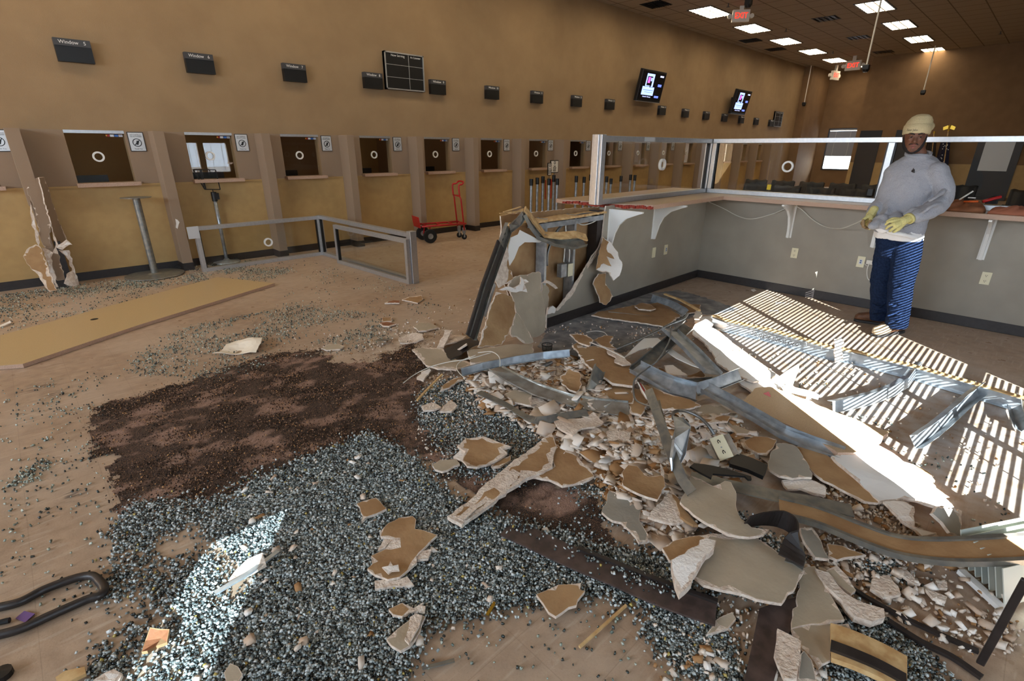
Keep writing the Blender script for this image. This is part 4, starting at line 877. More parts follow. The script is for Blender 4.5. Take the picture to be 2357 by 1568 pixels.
# ------------------------------------------------------------------ waiting area beyond the counter
def wseat(x, y, rz, lab, first=[None]):
    if first[0] is None:
        r = empty('waiting_chair'); mb = MB(); vs = []; n = 13
        for k in range(9):
            for i in range(n):
                u = i/(n-1); vs.append((-.26+.52*u, .2+.16*(k/8)+.02*math.sin(u*math.pi*5), .45+.47*(k/8)+(.012*math.sin(u*math.pi*5) if k == 8 else 0)))
        fs = [(k*n+i, k*n+i+1, (k+1)*n+i+1, (k+1)*n+i) for k in range(8) for i in range(n-1)]
        o = mb.add(vs, fs).build('backrest', 'chair_black', r, smooth=True); md = o.modifiers.new('t', 'SOLIDIFY'); md.thickness = .03
        MB().box((0, 0, .44), (.52, .5, .06)).build('seat', 'chair_black', r, bevel=.02)
        for s in (-.22, .22):
            for t_ in (-.2, .2): MB().tube([(s, t_, .42), (s, t_*1.1, 0)], .014, 6).build('leg', 'steel_dark', r)
        for s in (-.28, .28): MB().box((s, .05, .64), (.04, .32, .03)).box((s, .18, .54), (.03, .03, .2)).build('armrest', 'chair_black', r)
        first[0] = r
    else: r = copy_tree(first[0])
    r.location = (x, y, 0); r.rotation_euler = (0, 0, rz); tag(r, lab, 'chair', 'black waiting chairs')
rows = [(9.5, 'first row behind the long screen'), (11.2, 'second row behind the long screen'), (12.9, 'third row behind the long screen')]
nm = ['teller wall end', 'second place', 'third place', 'fourth place', 'fifth place']
for x, lb in rows:
    for k in range(5): wseat(x, (x/9.5)*3.75-.62*k, -math.pi/2, 'black moulded waiting chair in the %s, %s' % (lb, nm[k]))
q = P(2232, 420, 2, .88); wseat(14.2, 1.35, -math.pi/2, 'black waiting chair showing its ribbed back right of the man'); wseat(13.4, .3, -math.pi/2, 'black waiting chair at the right edge of the photo')
def door(y0, y1, z1, lab, lite=True):
    r = empty('door_leaf', (XB, (y0+y1)/2, 0)); w_ = abs(y1-y0)
    MB().bb(-.05, -.002, -w_/2, w_/2, 0, z1).build('frame', 'black', r)
    if lite:
        MB().bb(-.06, -.05, -w_/2+.2, w_/2-.2, .95, z1-.12).build('blind_lite', 'blind', r)
    tag(r, lab, 'door')
door(1.05, 2.2, 2.0, 'dark door with a narrow blind lite, right of the man')
door(-.9, -.1, 2.0, 'dark door at the far right behind the screen', False)
door(5.05, 5.75, 2.3, 'tall dark door left of the long screen mullion', False)
door(4.1, 4.6, 2.3, 'dark door edge behind the head of the man', False)
o = MB().bb(XB-.5, XB-.06, 3.62, 4.05, 0, 1.75).build('vending_machine', 'chair_black', bevel=.02); tag(o, 'black machine standing behind the shoulder of the man', 'machine'); o.location.x -= .0
def flag(px, py, ptop, lab, eagle, colr):
    y = P(px, py, 0, XB-.5); t = P(*ptop, 0, XB-.5); r = empty('flag_stand', (XB-.5, y.y, 0))
    MB().tube([(0, 0, 0), (0, t.y-y.y, t.z-.1)], .022, 8).build('pole', 'wood', r)
    MB().lathe((0, 0, 0), [(0, 0), (.16, 0), (.15, .04), (.04, .07), (0, .07)], 20).build('base', 'gold', r)
    k = MB().lathe((0, t.y-y.y, t.z-.12), [(0, 0), (.03, .01), (.03, .08), (0, .1)], 12)
    if eagle:
        for s in (-1, 1): k.add([(0, t.y-y.y, t.z), (0, t.y-y.y+s*.05, t.z+.08), (0, t.y-y.y+s*.17, t.z+.02), (0, t.y-y.y+s*.15, t.z-.08), (0, t.y-y.y+s*.04, t.z-.04), (.03, t.y-y.y, t.z)], [(0, 1, 2, 3, 4), (5, 2, 1), (5, 4, 3)])
        k.lathe((0, t.y-y.y, t.z-.04), [(0, 0), (.035, .04), (.03, .1), (.012, .14), (0, .15)], 10)
    k.build('finial', 'gold', r)
    mb = MB(); n = 12; vs = []
    for j in range(8):
        for i in range(n+1): vs.append((-.03+.05*math.sin(i*1.9), (t.y-y.y)*(1-.12*j)-.12+.24*i/n*(1+.12*j), t.z-.3-.2*j))
    mb.add(vs, [(j*(n+1)+i, j*(n+1)+i+1, (j+1)*(n+1)+i+1, (j+1)*(n+1)+i) for j in range(7) for i in range(n)], 0); o = mb.build('cloth', colr, r, smooth=True)
    st = MB()
    if eagle:
        for i in range(26):
            q_ = random.random()*5; st.box((-.09, (t.y-y.y)*(1-.12*q_)+random.uniform(-.1, .1), t.z-.35-.2*q_), (.006, .025, .025))
        st.build('stars', 'white', o)
    tag(r, lab, 'flag')
flag(2172, 420, (2185, 294), 'furled starred flag on a pole topped with a gold eagle', True, 'flag_blue')
flag(2143, 420, (2152, 300), 'furled dark flag on a pole with a plain gold tip', False, 'black_cloth')
# ================================================================== wreckage on the floor
KR = ('kraft', 'gypsum', 'paint'); PA = ('paint', 'gypsum', 'kraft'); WH = ('gyp_white', 'gypsum', 'kraft'); GY = ('gypsum', 'gypsum', 'kraft'); PG = ('paint_grey', 'gypsum', 'kraft')
CD = (900, 720, 3.733); CE = (1300, 640, 3.733); CF = (1757, 640, 3.733); CG = (1100, 1100, 3.35); CH = (600, 1100, 3.35); CK = (1400, 940, 4.356); CL = (1757, 1000, 2.76); CM = (400, 380, 3.267)
def piece(lab, crop, pts, z=.02, mats=KR, tilt=None, th=.013, name='drywall_fragment', cat='drywall fragment', **k):
    """tilt: (height at first point, at the farthest point) so a sheet may lean on the pile"""
    px = T(*crop, pts) if crop else pts; k.setdefault('jag', .008); k.setdefault('warp', .004); k.setdefault('rim', .4)
    if tilt is None: P3 = [G(*p, z) for p in px]
    else:
        c_ = G(*px[0], tilt[0]); far = max(px, key=lambda p: (p[0]-px[0][0])**2+(p[1]-px[0][1])**2); f_ = G(*far, tilt[1]); ax = (f_-c_); side = Vector((-ax.y, ax.x, 0)); n = ax.cross(side).normalized()
        P3 = onplane(px, c_, n)
    zs = min(p.z for p in P3)
    if zs < th+.001: P3 = [p+Vector((0, 0, 0)) if p.z > th+.001 else Vector((p.x, p.y, th+.001)) for p in P3]
    o = slab(name, P3, th, mats, seed=len(lab)*7+int(px[0][0]), **k); tag(o, lab, cat); return o
# --- far, mostly flat pieces behind the soil
piece('curled off-white paper sheet lying on scattered glass by the long tan worktop', CM, [(295, 1425), (345, 1400), (395, 1345), (465, 1318), (530, 1320), (590, 1312), (668, 1312), (660, 1360), (620, 1415), (520, 1408), (420, 1420)], .022, ('paper', 'paper', 'paper'), th=.004, rim=0, warp=.02, jag=.003, name='paper_sheet', cat='paper')
piece('small tan shard at the far floor, with a white crumb on its right', CM, [(1715, 1010), (1770, 990), (1865, 980), (1870, 1010), (1835, 1035), (1770, 1020)])
piece('thin reddish shard just left of the far tan shard', CM, [(1585, 1035), (1650, 1015), (1700, 1020), (1695, 1038)], mats=('bag', 'gypsum', 'bag'))
piece('little tan square shard on the floor halfway to the fallen screen', CM, [(1565, 1145), (1640, 1145), (1635, 1175), (1570, 1178)])
piece('small brown flat shard beside the little tan square', CM, [(1545, 1185), (1600, 1178), (1675, 1190), (1620, 1213), (1570, 1210)], mats=('bag', 'gypsum', 'bag'))
piece('grey-beige shard in front of the leaning black post', CM, [(1800, 1210), (1855, 1185), (1920, 1190), (1995, 1220), (1900, 1245), (1840, 1250)], mats=PA)
piece('pale crumpled plaster patch left of the pile tip', CM, [(1690, 1300), (1750, 1275), (1800, 1265), (1870, 1280), (1880, 1310), (1760, 1330), (1700, 1335)], mats=GY, warp=.012)
piece('flat beige shard at the back edge of the dark soil', CM, [(1110, 1378), (1160, 1350), (1240, 1345), (1280, 1360), (1250, 1380), (1150, 1390)], mats=PA)
piece('grey twisted scrap on the floor left of the pale plaster patch', CM, [(1510, 1330), (1560, 1305), (1640, 1300), (1600, 1325), (1550, 1335)], .03, ('steel_dark',)*3, th=.003, rim=0, warp=.02, name='metal_scrap', cat='metal scrap')
piece('pale plank end standing between shards at the pile tip', CM, [(1975, 1375), (2045, 1240), (2090, 1245), (2030, 1370)], tilt=(.02, .1), mats=('gypsum', 'gypsum', 'gypsum'))
piece('whitish torn sheet behind the pale plank end', CM, [(2040, 1345), (2080, 1280), (2150, 1275), (2200, 1285), (2170, 1310), (2100, 1330)], .04, mats=GY)
piece('white splinter at the left photo edge behind the tan worktop', None, [(0, 748), (22, 738), (25, 742), (0, 752)], .02, WH, rim=0)
# --- pile: left tip
piece('beige sheet with a torn white nose at the left tip of the pile', CD, [(180, 315), (262, 296), (440, 300), (470, 345), (560, 398), (650, 410), (720, 440), (560, 490), (400, 480), (300, 450), (245, 385)], .05, PA, rim=.75)
piece('beige box shaped sheet lying below the broken stub', CD, [(652, 322), (850, 296), (1050, 270), (1215, 268), (1222, 345), (1090, 392), (900, 412), (690, 432)], tilt=(.07, .1), mats=PA, th=.03)
piece('white torn lump leaning on the dark strip at the stub foot', CD, [(578, 330), (600, 290), (640, 255), (655, 300), (655, 345), (600, 345)], tilt=(.05, .14), mats=WH)
piece('dark rubber strip end sticking out under the stub', CD, [(440, 325), (600, 240), (740, 205), (760, 270), (700, 290), (650, 320), (510, 400)], tilt=(.04, .1), mats=('rubber',)*3, th=.006, rim=0, name='rubber_strip', cat='rubber strip')
piece('brown-backed sheet bent out of the pile on its left side', CD, [(420, 672), (450, 622), (540, 556), (650, 550), (560, 592), (500, 645)], .04, KR)
piece('curled white scrap on dark glass below the pile tip', CD, [(220, 570), (260, 500), (330, 475), (345, 490), (300, 560), (280, 600)], .03, WH, rim=0, warp=.015)
piece('pale plaster chunk on the dark soil, left of its twin', CD, [(260, 800), (350, 770), (432, 812), (370, 835), (280, 840)], .03, GY)
piece('pale plaster chunk on the dark soil, right of its twin', CD, [(420, 850), (450, 800), (515, 745), (555, 780), (570, 800), (520, 850)], .03, GY)
# --- pile: centre
piece('large tan board end jutting to the centre of the pile', CD, [(1555, 278), (1610, 250), (1650, 300), (1740, 285), (1850, 310), (1940, 365), (2075, 440), (2050, 480), (2140, 540), (2075, 628), (1900, 602), (1700, 462)], .1, KR, th=.018, rim=.25)
piece('folded tan paper behind the large tan board', CD, [(1535, 182), (1600, 178), (1670, 190), (1740, 235), (1700, 282), (1610, 250)], .13, KR)
piece('tan paper scrap right behind the large tan board', CD, [(1740, 232), (1830, 196), (1910, 206), (1880, 262), (1940, 305), (1850, 300)], .11, KR)
piece('white plaster smear on the large tan board', CD, [(1845, 300), (1900, 310), (1990, 370), (2065, 440), (1990, 445), (1920, 420), (1930, 380), (1870, 350)], .125, GY, th=.01)
piece('crinkled rounded tan sheet between the bent metal and the grey stub', CD, [(1455, 545), (1530, 513), (1620, 550), (1640, 620), (1590, 690), (1535, 682), (1500, 630), (1462, 600)], .09, KR, curl=.03)
piece('white edge strip below the crinkled tan sheet', CD, [(1380, 640), (1480, 612), (1680, 570), (1680, 610), (1540, 640), (1420, 652)], .05, GY)
piece('wide tan sheet under the grey stub', CD, [(1800, 600), (1835, 556), (1960, 600), (2075, 640), (2080, 780), (1930, 772), (1840, 730), (1775, 722)], .06, KR)
piece('lower tan sheet hooked under the bright bent metal', CD, [(2040, 790), (2070, 640), (2160, 660), (2240, 700), (2200, 800), (2150, 880), (2060, 860)], .055, KR)
piece('beige flap in the middle of the bright rubble', CD, [(970, 702), (1050, 667), (1220, 682), (1205, 800), (1120, 782), (1060, 770)], .07, PA)
piece('coarse white plaster slab right of the beige flap', CD, [(1215, 735), (1300, 740), (1450, 865), (1380, 870), (1290, 860), (1200, 800)], .05, GY, warp=.015)
piece('large cream plaster slab below the bright bent metal', CD, [(1400, 935), (1520, 900), (1610, 905), (1740, 860), (1830, 930), (1750, 980), (1640, 1000), (1560, 1060), (1500, 1030), (1430, 990)], .07, GY, warp=.012, rim=.2)
piece('cracked cream plaster slab above the tan corner piece', CD, [(1850, 1020), (1960, 1015), (2060, 1030), (2050, 1090), (1930, 1110), (1860, 1080)], .07, GY, warp=.012)
piece('cream plaster slab with a brown streak near the twisted stud', CD, [(1640, 1000), (1760, 985), (1850, 1060), (1930, 1120), (1800, 1130), (1700, 1080), (1620, 1080)], .05, GY, warp=.012)
piece('big tan sheet with wrinkled paper by the wire coil', CE, [(640, 900), (760, 940), (900, 1000), (1080, 1050), (1170, 1100), (1040, 1130), (850, 1130), (760, 1100), (680, 1000)], .09, KR)
piece('tan ribbon of sheet under the long stud', CE, [(1060, 1250), (1150, 1220), (1290, 1180), (1420, 1190), (1400, 1230), (1250, 1245), (1130, 1265)], .09, KR)
piece('grey-beige sheet behind the outlet box cable', CE, [(1120, 1130), (1200, 1090), (1350, 1095), (1430, 1150), (1300, 1190), (1180, 1180)], .06, PA)
piece('white flake left of the long stud tip', CE, [(850, 750), (930, 745), (1055, 830), (990, 835), (880, 820)], .07, WH)
piece('tan scrap between the two crossed studs', CE, [(780, 760), (850, 780), (900, 830), (1060, 838), (1180, 800), (1210, 860), (1080, 860), (900, 858), (800, 800)], .045, KR)
# --- wall side
piece('long triangular tan board lying by the dark baseboard', CE, [(228, 318), (300, 288), (520, 250), (800, 206), (1080, 225), (1168, 228), (1148, 292), (1010, 310), (930, 370), (860, 415), (600, 375), (300, 335)], .03, KR, rim=.2)
piece('small curled tan scrap on the long triangular board', CE, [(600, 240), (660, 215), (720, 225), (785, 262), (740, 278), (640, 270)], .06, KR)
# --- foreground left
piece('tan sheet with wet brown edge and white flank on the dark gravelly glass', CD, [(570, 1150), (640, 1092), (790, 1082), (900, 1120), (1030, 1165), (960, 1182), (1000, 1212), (860, 1290), (740, 1348), (655, 1355), (615, 1290), (640, 1200)], .045, KR, rim=.8, curl=.02)
piece('glossy white curl tucked under the tan sheet on the glass', CD, [(535, 1240), (590, 1190), (648, 1158), (645, 1230), (630, 1272)], .035, WH, rim=0)
piece('rounded beige shard left of the tan sheet', CD, [(355, 1312), (420, 1270), (560, 1260), (592, 1300), (440, 1366), (380, 1350)], .03, PA)
piece('small beige chip with torn back edge below the tan sheet', CD, [(860, 1310), (960, 1250), (1030, 1230), (1025, 1270), (940, 1320), (870, 1325)], .03, KR)
piece('long board with peeled paper pointing down from the pile', None, [(1269, 998), (1276, 1012), (1281, 1028), (1273, 1050), (1272, 1076), (1240, 1090), (1216, 1098), (1180, 1122), (1063, 1206), (1029, 1187), (1085, 1148), (1128, 1106), (1200, 1048)], .06, ('kraft', 'gypsum', 'steel_dark'), th=.02, rim=1, rimw=.03, jag=.006)
piece('pinkish bare plaster area on the long peeled board', None, [(1060, 1188), (1110, 1150), (1140, 1105), (1180, 1080), (1200, 1090), (1180, 1112), (1090, 1178), (1066, 1200), (1042, 1190)], .063, GY, th=.004, rim=0)
piece('triangular tan sheet right of the long peeled board', CD, [(1385, 1200), (1410, 1122), (1500, 1162), (1600, 1240), (1720, 1360), (1748, 1402), (1640, 1450), (1470, 1488), (1360, 1432), (1190, 1402), (1390, 1335)], .05, KR, rim=.5)
piece('square tan scrap with rusty specks on the glass', CH, [(740, 200), (890, 150), (970, 240), (900, 275), (820, 300), (775, 340), (790, 295)], .03, ('kraft', 'gypsum', 'kraft'), rim=.1)
piece('large tan paper piece in the middle of the broken glass', CH, [(918, 425), (980, 350), (1070, 297), (1170, 292), (1197, 325), (1190, 405), (1362, 440), (1270, 530), (1200, 600), (1205, 645), (1130, 710), (1070, 762), (980, 780), (880, 740), (820, 690), (860, 650), (850, 590), (960, 540), (1022, 468), (925, 455)], .04, KR, rim=.2, warp=.01)
piece('white torn strip under the large tan paper piece', CH, [(878, 790), (950, 782), (1040, 790), (1130, 760), (1180, 825), (1020, 830), (880, 850)], .03, GY)
piece('star shaped white scrap on the large tan paper piece', CH, [(935, 690), (985, 680), (1000, 645), (1020, 680), (1062, 670), (1070, 715), (1010, 720), (985, 740)], .05, WH, th=.006)
piece('white torn flake at the right flank of the large tan paper', CH, [(1190, 605), (1240, 570), (1320, 552), (1290, 625), (1210, 635)], .03, GY)
piece('white torn flake at the left flank of the large tan paper', CH, [(905, 560), (950, 480), (1018, 482), (960, 540)], .03, GY)
piece('bow shaped tan scrap below the large tan paper', CH, [(985, 1010), (1090, 960), (1180, 1000), (1255, 955), (1210, 1020), (1150, 1030), (1090, 1065), (1020, 1050)], .03, KR)
piece('white chip at the right tip of the bow shaped scrap', CH, [(1205, 1005), (1240, 978), (1270, 985), (1265, 1025), (1225, 1025)], .03, WH)
piece('beige shard with a cream plaster ridge near the bare floor', CH, [(970, 1250), (1050, 1170), (1140, 1100), (1190, 1045), (1268, 1065), (1230, 1180), (1150, 1300), (1080, 1340), (1010, 1300)], .03, PA)
piece('cream plaster ridge on the beige shard near the bare floor', CH, [(1110, 1250), (1140, 1160), (1150, 1070), (1195, 1045), (1245, 1060), (1225, 1140), (1180, 1220), (1145, 1295)], .042, GY, th=.01, warp=.01)
piece('tan paper scrap with a dark wet corner on the glass edge', CG, [(450, 895), (540, 860), (620, 822), (795, 815), (785, 865), (825, 880), (770, 945), (760, 985), (700, 998), (600, 1065), (545, 1030), (500, 960)], .035, KR, rim=.1)
piece('grey weathered sheet piece left of the big beige sheets', None, [(1385, 1178), (1402, 1128), (1448, 1142), (1475, 1172), (1472, 1200), (1492, 1232), (1490, 1248), (1470, 1250), (1450, 1222), (1430, 1202), (1410, 1198)], .05, PG, rim=.15)
piece('pinkish plaster sheet with tan backing below the twisted stud', CG, [(1310, 310), (1400, 210), (1490, 105), (1560, 200), (1600, 330), (1500, 355), (1400, 340)], .08, GY, warp=.01)
piece('tan sliver beside the pinkish plaster sheet', CG, [(1490, 110), (1545, 165), (1600, 260), (1700, 362), (1660, 362), (1560, 300)], .09, ('kraft',)*3, rim=0)
piece('small beige fragment at the end of the brown baseboard', CG, [(1762, 1200), (1800, 1150), (1835, 1090), (1960, 1032), (1992, 1080), (1930, 1150), (1830, 1180)], .03, PA)
piece('tan shard at the bottom photo edge, between white crumbs', None, [(515, 1548), (530, 1527), (548, 1534), (558, 1552), (548, 1568), (520, 1568)], .03, PA)
piece('brown curled bark-like scrap at the bottom left', None, [(327, 1505), (335, 1478), (350, 1458), (392, 1455), (385, 1480), (360, 1490), (345, 1515)], .04, ('bag', 'kraft', 'bag'), curl=.03)
piece('yellowish wood offcut at the bottom left edge', None, [(128, 1560), (150, 1545), (195, 1535), (197, 1550), (160, 1568), (130, 1568)], .03, ('wood',)*3, rim=0, name='wood_offcut', cat='wood offcut')
piece('sunlit plaster lump in the bright patch on the glass', None, [(522, 1325), (540, 1305), (570, 1285), (605, 1276), (612, 1296), (580, 1312), (548, 1325)], .04, GY, warp=.02)
piece('white sunlit paper at the bottom edge in the bright band', None, [(215, 1568), (240, 1552), (262, 1542), (282, 1552), (275, 1568)], .03, WH)
piece('purple paper square inside the black rubber loop', None, [(35, 1422), (55, 1405), (80, 1412), (58, 1432)], .008, ('purple',)*3, th=.003, rim=0, jag=0, name='paper_square', cat='paper')
# --- right foreground
piece('tan curved sheet with speckles left of the twisted stud', CK, [(135, 645), (200, 572), (290, 590), (345, 650), (400, 690), (530, 682), (520, 580), (560, 650), (572, 780), (490, 942), (380, 920), (240, 860), (150, 800)], .12, KR, rim=.05, curl=.02)
piece('broad beige sheet below the black bracket', CK, [(830, 672), (940, 712), (1050, 772), (1170, 727), (1230, 740), (1290, 872), (1280, 950), (1330, 1100), (1440, 1190), (1610, 1215), (1560, 1262), (1400, 1287), (1200, 1260), (1000, 1160), (850, 1060), (720, 930)], .13, PA, rim=.15)
piece('biggest beige sheet, folded at its torn left corner', None, [(1585, 1235), (1640, 1228), (1700, 1234), (1745, 1240), (1780, 1262), (1820, 1292), (1852, 1312), (1838, 1335), (1800, 1388), (1740, 1380), (1680, 1362), (1620, 1345), (1590, 1320)], .09, PA, rim=.7)
piece('tan corner turned over on the biggest beige sheet', CG, [(1420, 540), (1500, 490), (1640, 450), (1790, 440), (1700, 520), (1620, 620), (1590, 640), (1480, 640)], .1, KR, rim=.5)
piece('thick white torn wedge on the biggest beige sheet', CG, [(1490, 650), (1590, 600), (1650, 540), (1760, 462), (1838, 480), (1820, 560), (1730, 650), (1690, 720), (1650, 800), (1560, 872), (1525, 800)], .125, WH, th=.03, warp=.02, jag=.014)
piece('grey-beige rounded sheet right of the black plate', CK, [(1622, 485), (1690, 350), (1780, 345), (1870, 370), (1960, 500), (2050, 650), (2045, 690), (1980, 690), (1850, 705), (1720, 680), (1612, 610), (1600, 540)], .06, PG, rim=.1)
piece('bright white torn rim below the rounded grey sheet', CK, [(1745, 700), (1850, 690), (2000, 690), (2080, 720), (2178, 800), (2178, 890), (2050, 860), (1930, 810), (1800, 800)], .05, WH, warp=.02)
piece('long tan sheet edge running under the particle board', CL, [(195, 80), (260, 60), (400, 130), (520, 210), (640, 300), (750, 410), (730, 432), (640, 420), (480, 340), (380, 290), (300, 220)], .05, KR, rim=.35)
piece('brownish rounded scrap above the rounded grey sheet', CK, [(1360, 330), (1450, 280), (1600, 290), (1690, 310), (1660, 380), (1600, 452), (1500, 440), (1400, 390)], .055, KR)
piece('white edged shard behind the outlet box', CK, [(1170, 140), (1260, 150), (1420, 225), (1400, 250), (1290, 245)], .07, PA)
piece('sunlit white board bent over the studs', CE, [(1120, 372), (1180, 335), (1250, 322), (1302, 362), (1250, 420), (1330, 470), (1400, 515), (1490, 592), (1430, 610), (1320, 700), (1270, 640), (1200, 560), (1100, 480)], .05, ('white', 'gypsum', 'kraft'), rim=.2, warp=.01)
piece('second sunlit white board, nearer the camera', CE, [(1290, 690), (1330, 650), (1480, 640), (1650, 705), (1740, 760), (1812, 832), (1775, 870), (1620, 900), (1560, 880), (1420, 800), (1310, 740)], .045, ('white', 'gypsum', 'kraft'), rim=.2, warp=.01)
piece('third sunlit white board touching the pink strip', CE, [(1480, 880), (1600, 860), (1760, 880), (1860, 930), (1830, 985), (1780, 1000), (1700, 1010), (1660, 1028), (1600, 960), (1520, 910)], .04, ('white', 'gypsum', 'kraft'), rim=.3, warp=.012)
piece('pink strip lying under the sunlit boards', CE, [(1550, 1085), (1620, 1065), (1700, 1010), (1745, 1005), (1782, 1068), (1700, 1062), (1640, 1075), (1640, 1135)], .06, ('pink',)*3, th=.004, rim=0, curl=.02, name='pink_strip', cat='strip')
piece('sunlit sheet on the particle board end', CL, [(430, 140), (560, 110), (700, 60), (820, 120), (940, 200), (1050, 270), (1100, 350), (1200, 440), (1250, 500), (1100, 460), (980, 420), (880, 400), (740, 420), (640, 330), (540, 240)], .06, ('white', 'gypsum', 'kraft'), rim=.3, warp=.008, th=.02)
piece('tan strip right of the sunlit sheet', CL, [(870, 165), (950, 190), (1050, 235), (1090, 300), (1050, 280), (960, 230)], .04, KR)
piece('upright grey-white sheet end in the sun', CL, [(1100, 462), (1260, 512), (1252, 650), (1190, 625), (1140, 560), (1080, 500)], tilt=(.14, .03), mats=PG)
piece('sunlit crumpled white sheet left of the upright end', CL, [(760, 430), (880, 440), (950, 480), (960, 590), (1040, 610), (1100, 620), (1010, 640), (960, 600), (880, 560), (820, 500)], .05, WH, warp=.02)
piece('long beige triangle in the lower right wreckage', CL, [(240, 850), (330, 832), (400, 950), (455, 1070), (515, 1185), (420, 1195), (300, 1205), (180, 1230), (210, 1040)], .05, PA, rim=.1)
piece('beige sheet with white crumbs below the long triangle', CL, [(180, 1235), (300, 1208), (420, 1198), (540, 1200), (590, 1290), (520, 1300), (430, 1300), (425, 1440), (350, 1490), (290, 1400), (210, 1320)], .045, PA, rim=.2)
piece('thick cream plaster wedge pointing to the bottom right', CL, [(330, 845), (420, 870), (520, 1000), (640, 1070), (762, 1120), (770, 1172), (690, 1190), (580, 1150), (500, 1050), (395, 960)], .06, GY, th=.03, warp=.015)
piece('beige strip above the cream plaster wedge', CL, [(400, 860), (470, 830), (540, 900), (590, 985), (560, 1010), (480, 950)], .05, PA)
piece('grey sheet between the rubber curl and the long bent strip', CL, [(230, 600), (310, 595), (370, 680), (420, 790), (330, 780), (270, 700)], .06, PG, rim=.4)
piece('tan shard under the long bent strip', CL, [(405, 695), (500, 705), (655, 765), (560, 775), (470, 795), (415, 770)], .05, KR)
piece('cream triangular sheet at the bottom edge', CL, [(90, 1230), (160, 1270), (240, 1320), (235, 1420), (210, 1560), (130, 1560), (70, 1400), (80, 1340)], .08, GY, rim=.1, warp=.01)
piece('grey pointed sheet beside the cream triangular sheet', CL, [(240, 1390), (260, 1372), (310, 1430), (345, 1560), (215, 1565)], .07, PG)
piece('white plaster shard among crumbs, lower right floor', CL, [(690, 920), (800, 895), (870, 1030), (760, 1040), (680, 980)], .03, GY, warp=.012)
piece('second white plaster shard, right of the first one', CL, [(860, 840), (900, 845), (1000, 950), (960, 950), (880, 890)], .03, GY)
piece('third white plaster shard near the slatted blind', CL, [(1030, 980), (1100, 1000), (1170, 1030), (1160, 1062), (1080, 1040)], .03, GY)
piece('fourth white plaster shard beside the first one', CL, [(1095, 930), (1165, 935), (1170, 980), (1110, 975)], .03, GY)
piece('small white card on the bare floor by the long counter', None, [(1728, 668), (1736, 665), (1741, 669), (1733, 672)], .01, WH, th=.004, rim=0, jag=0)
# particle board counter piece
pb = [(1706, 928), (1740, 893), (1772, 890), (1812, 903), (1888, 935), (1968, 965), (2046, 994), (2020, 1018), (2012, 1030), (1965, 1042), (1929, 1042), (1880, 1012), (1837, 990), (1757, 950)]
o = slab('broken_worktop', [G(*p, .075) for p in pb], .032, ('laminate', 'laminate_edge', 'laminate_edge'), jag=.004, warp=0, rim=0, seed=5); tag(o, 'speckled tan worktop piece lying sunlit in the wreckage', 'worktop')
# ------------------------------------------------------------------ metal
def gp(pts, z=None): return [G(p[0], p[1], p[2] if len(p) > 2 else z) for p in pts]
def met(lab, pts, z=.04, up=Z, w=.07, h=.035, m='steel', name='steel_stud', cat='steel stud', **k):
    o = channel(name, gp(pts, z), up, w, h, m, **k); return tag(o, lab, cat)
lt = [(1500, 690, .06), (1590, 738, .05)]
o = met('short steel track leading to the dark baseboard, wood strip on top', [(1500, 686), (1540, 700), (1578, 722)], .05, up=Vector((-.6, -.75, .1)), w=.09, h=.04, name='steel_track', cat='steel track')
mb = MB(); strip(mb, gp([(1530, 677), (1565, 690), (1610, 715)], .1), Z, .03, .016); mb.build('wood_strip', 'wood', o)
tp = [(1640, 740), (1672, 752), (1755, 770), (1830, 790), (1905, 812), (1960, 822), (2040, 842), (2100, 857), (2180, 880), (2262, 904), (2400, 945)]
tr = met('long steel track curving across the floor to the right edge, wood on top', tp, .05, up=Vector((-.55, -.83, 0)), w=.095, h=.04, name='steel_track', cat='steel track')
mb = MB(); strip(mb, curve_pts(gp([(a+4, b-14) for a, b in tp], .1), 3), Z, .045, .012); mb.build('wood_strip', 'wood', tr)['label'] = 'thin wood strip'
nl = MB()
for k, (a, b) in enumerate([(1700, 745), (1740, 752), (1790, 765), (1810, 772), (1855, 787), (1890, 795), (2010, 815), (2045, 826), (2090, 838), (2180, 862), (2215, 872), (2245, 880), (2275, 888), (2310, 897), (2340, 906)]):
    q = G(a, b, .11); d = Vector((random.uniform(-.01, .01), -.012, -.01)); nl.tube([q+Vector((0, 0, .008)), q+d+Vector((0, 0, -.02))], .0022, 5)
nl.build('staples', 'steel_bright', tr)
q = G(1780, 776, .05); t_ = text('20 .0398 50KSI G60', .05, q, (0, 0, 0), 'rubber', tr); a_ = G(1745, 768, .06); b_ = G(1820, 787, .06); xa = (b_-a_).normalized(); za = Vector((-.55, -.83, 0)).normalized(); za = (za-xa*za.dot(xa)).normalized(); ya = za.cross(xa)
M4 = Matrix((xa, ya, za)).transposed().to_4x4(); M4.translation = G(1782, 780, .055)+za*.004; t_.matrix_local = M4
s1 = met('bent cross stud nearest the man, ribs caught by the sun', [(2122, 845), (2105, 862), (2092, 880), (2060, 900), (2010, 918), (1960, 930), (1917, 938)], .055, up=Vector((-.5, .6, -.1)), w=.08, h=.04)
s2 = met('straight cross stud right of the bent one', [(2255, 895), (2215, 925), (2170, 965), (2140, 990), (2100, 1018)], .055, up=Vector((.8, -.3, .1)), w=.08, h=.04)
s3 = met('end of a cross stud entering at the right photo edge', [(2345, 935), (2352, 960), (2365, 985)], .05, up=Vector((-1, 0, .1)), w=.08, h=.04)
met('steel channel lying across the pile tip, ribbed side to the camera', [(1062, 856), (1110, 843), (1180, 829), (1250, 818), (1311, 812)], .1, up=Vector((0, -1, .25)), w=.06, h=.03, m='steel')
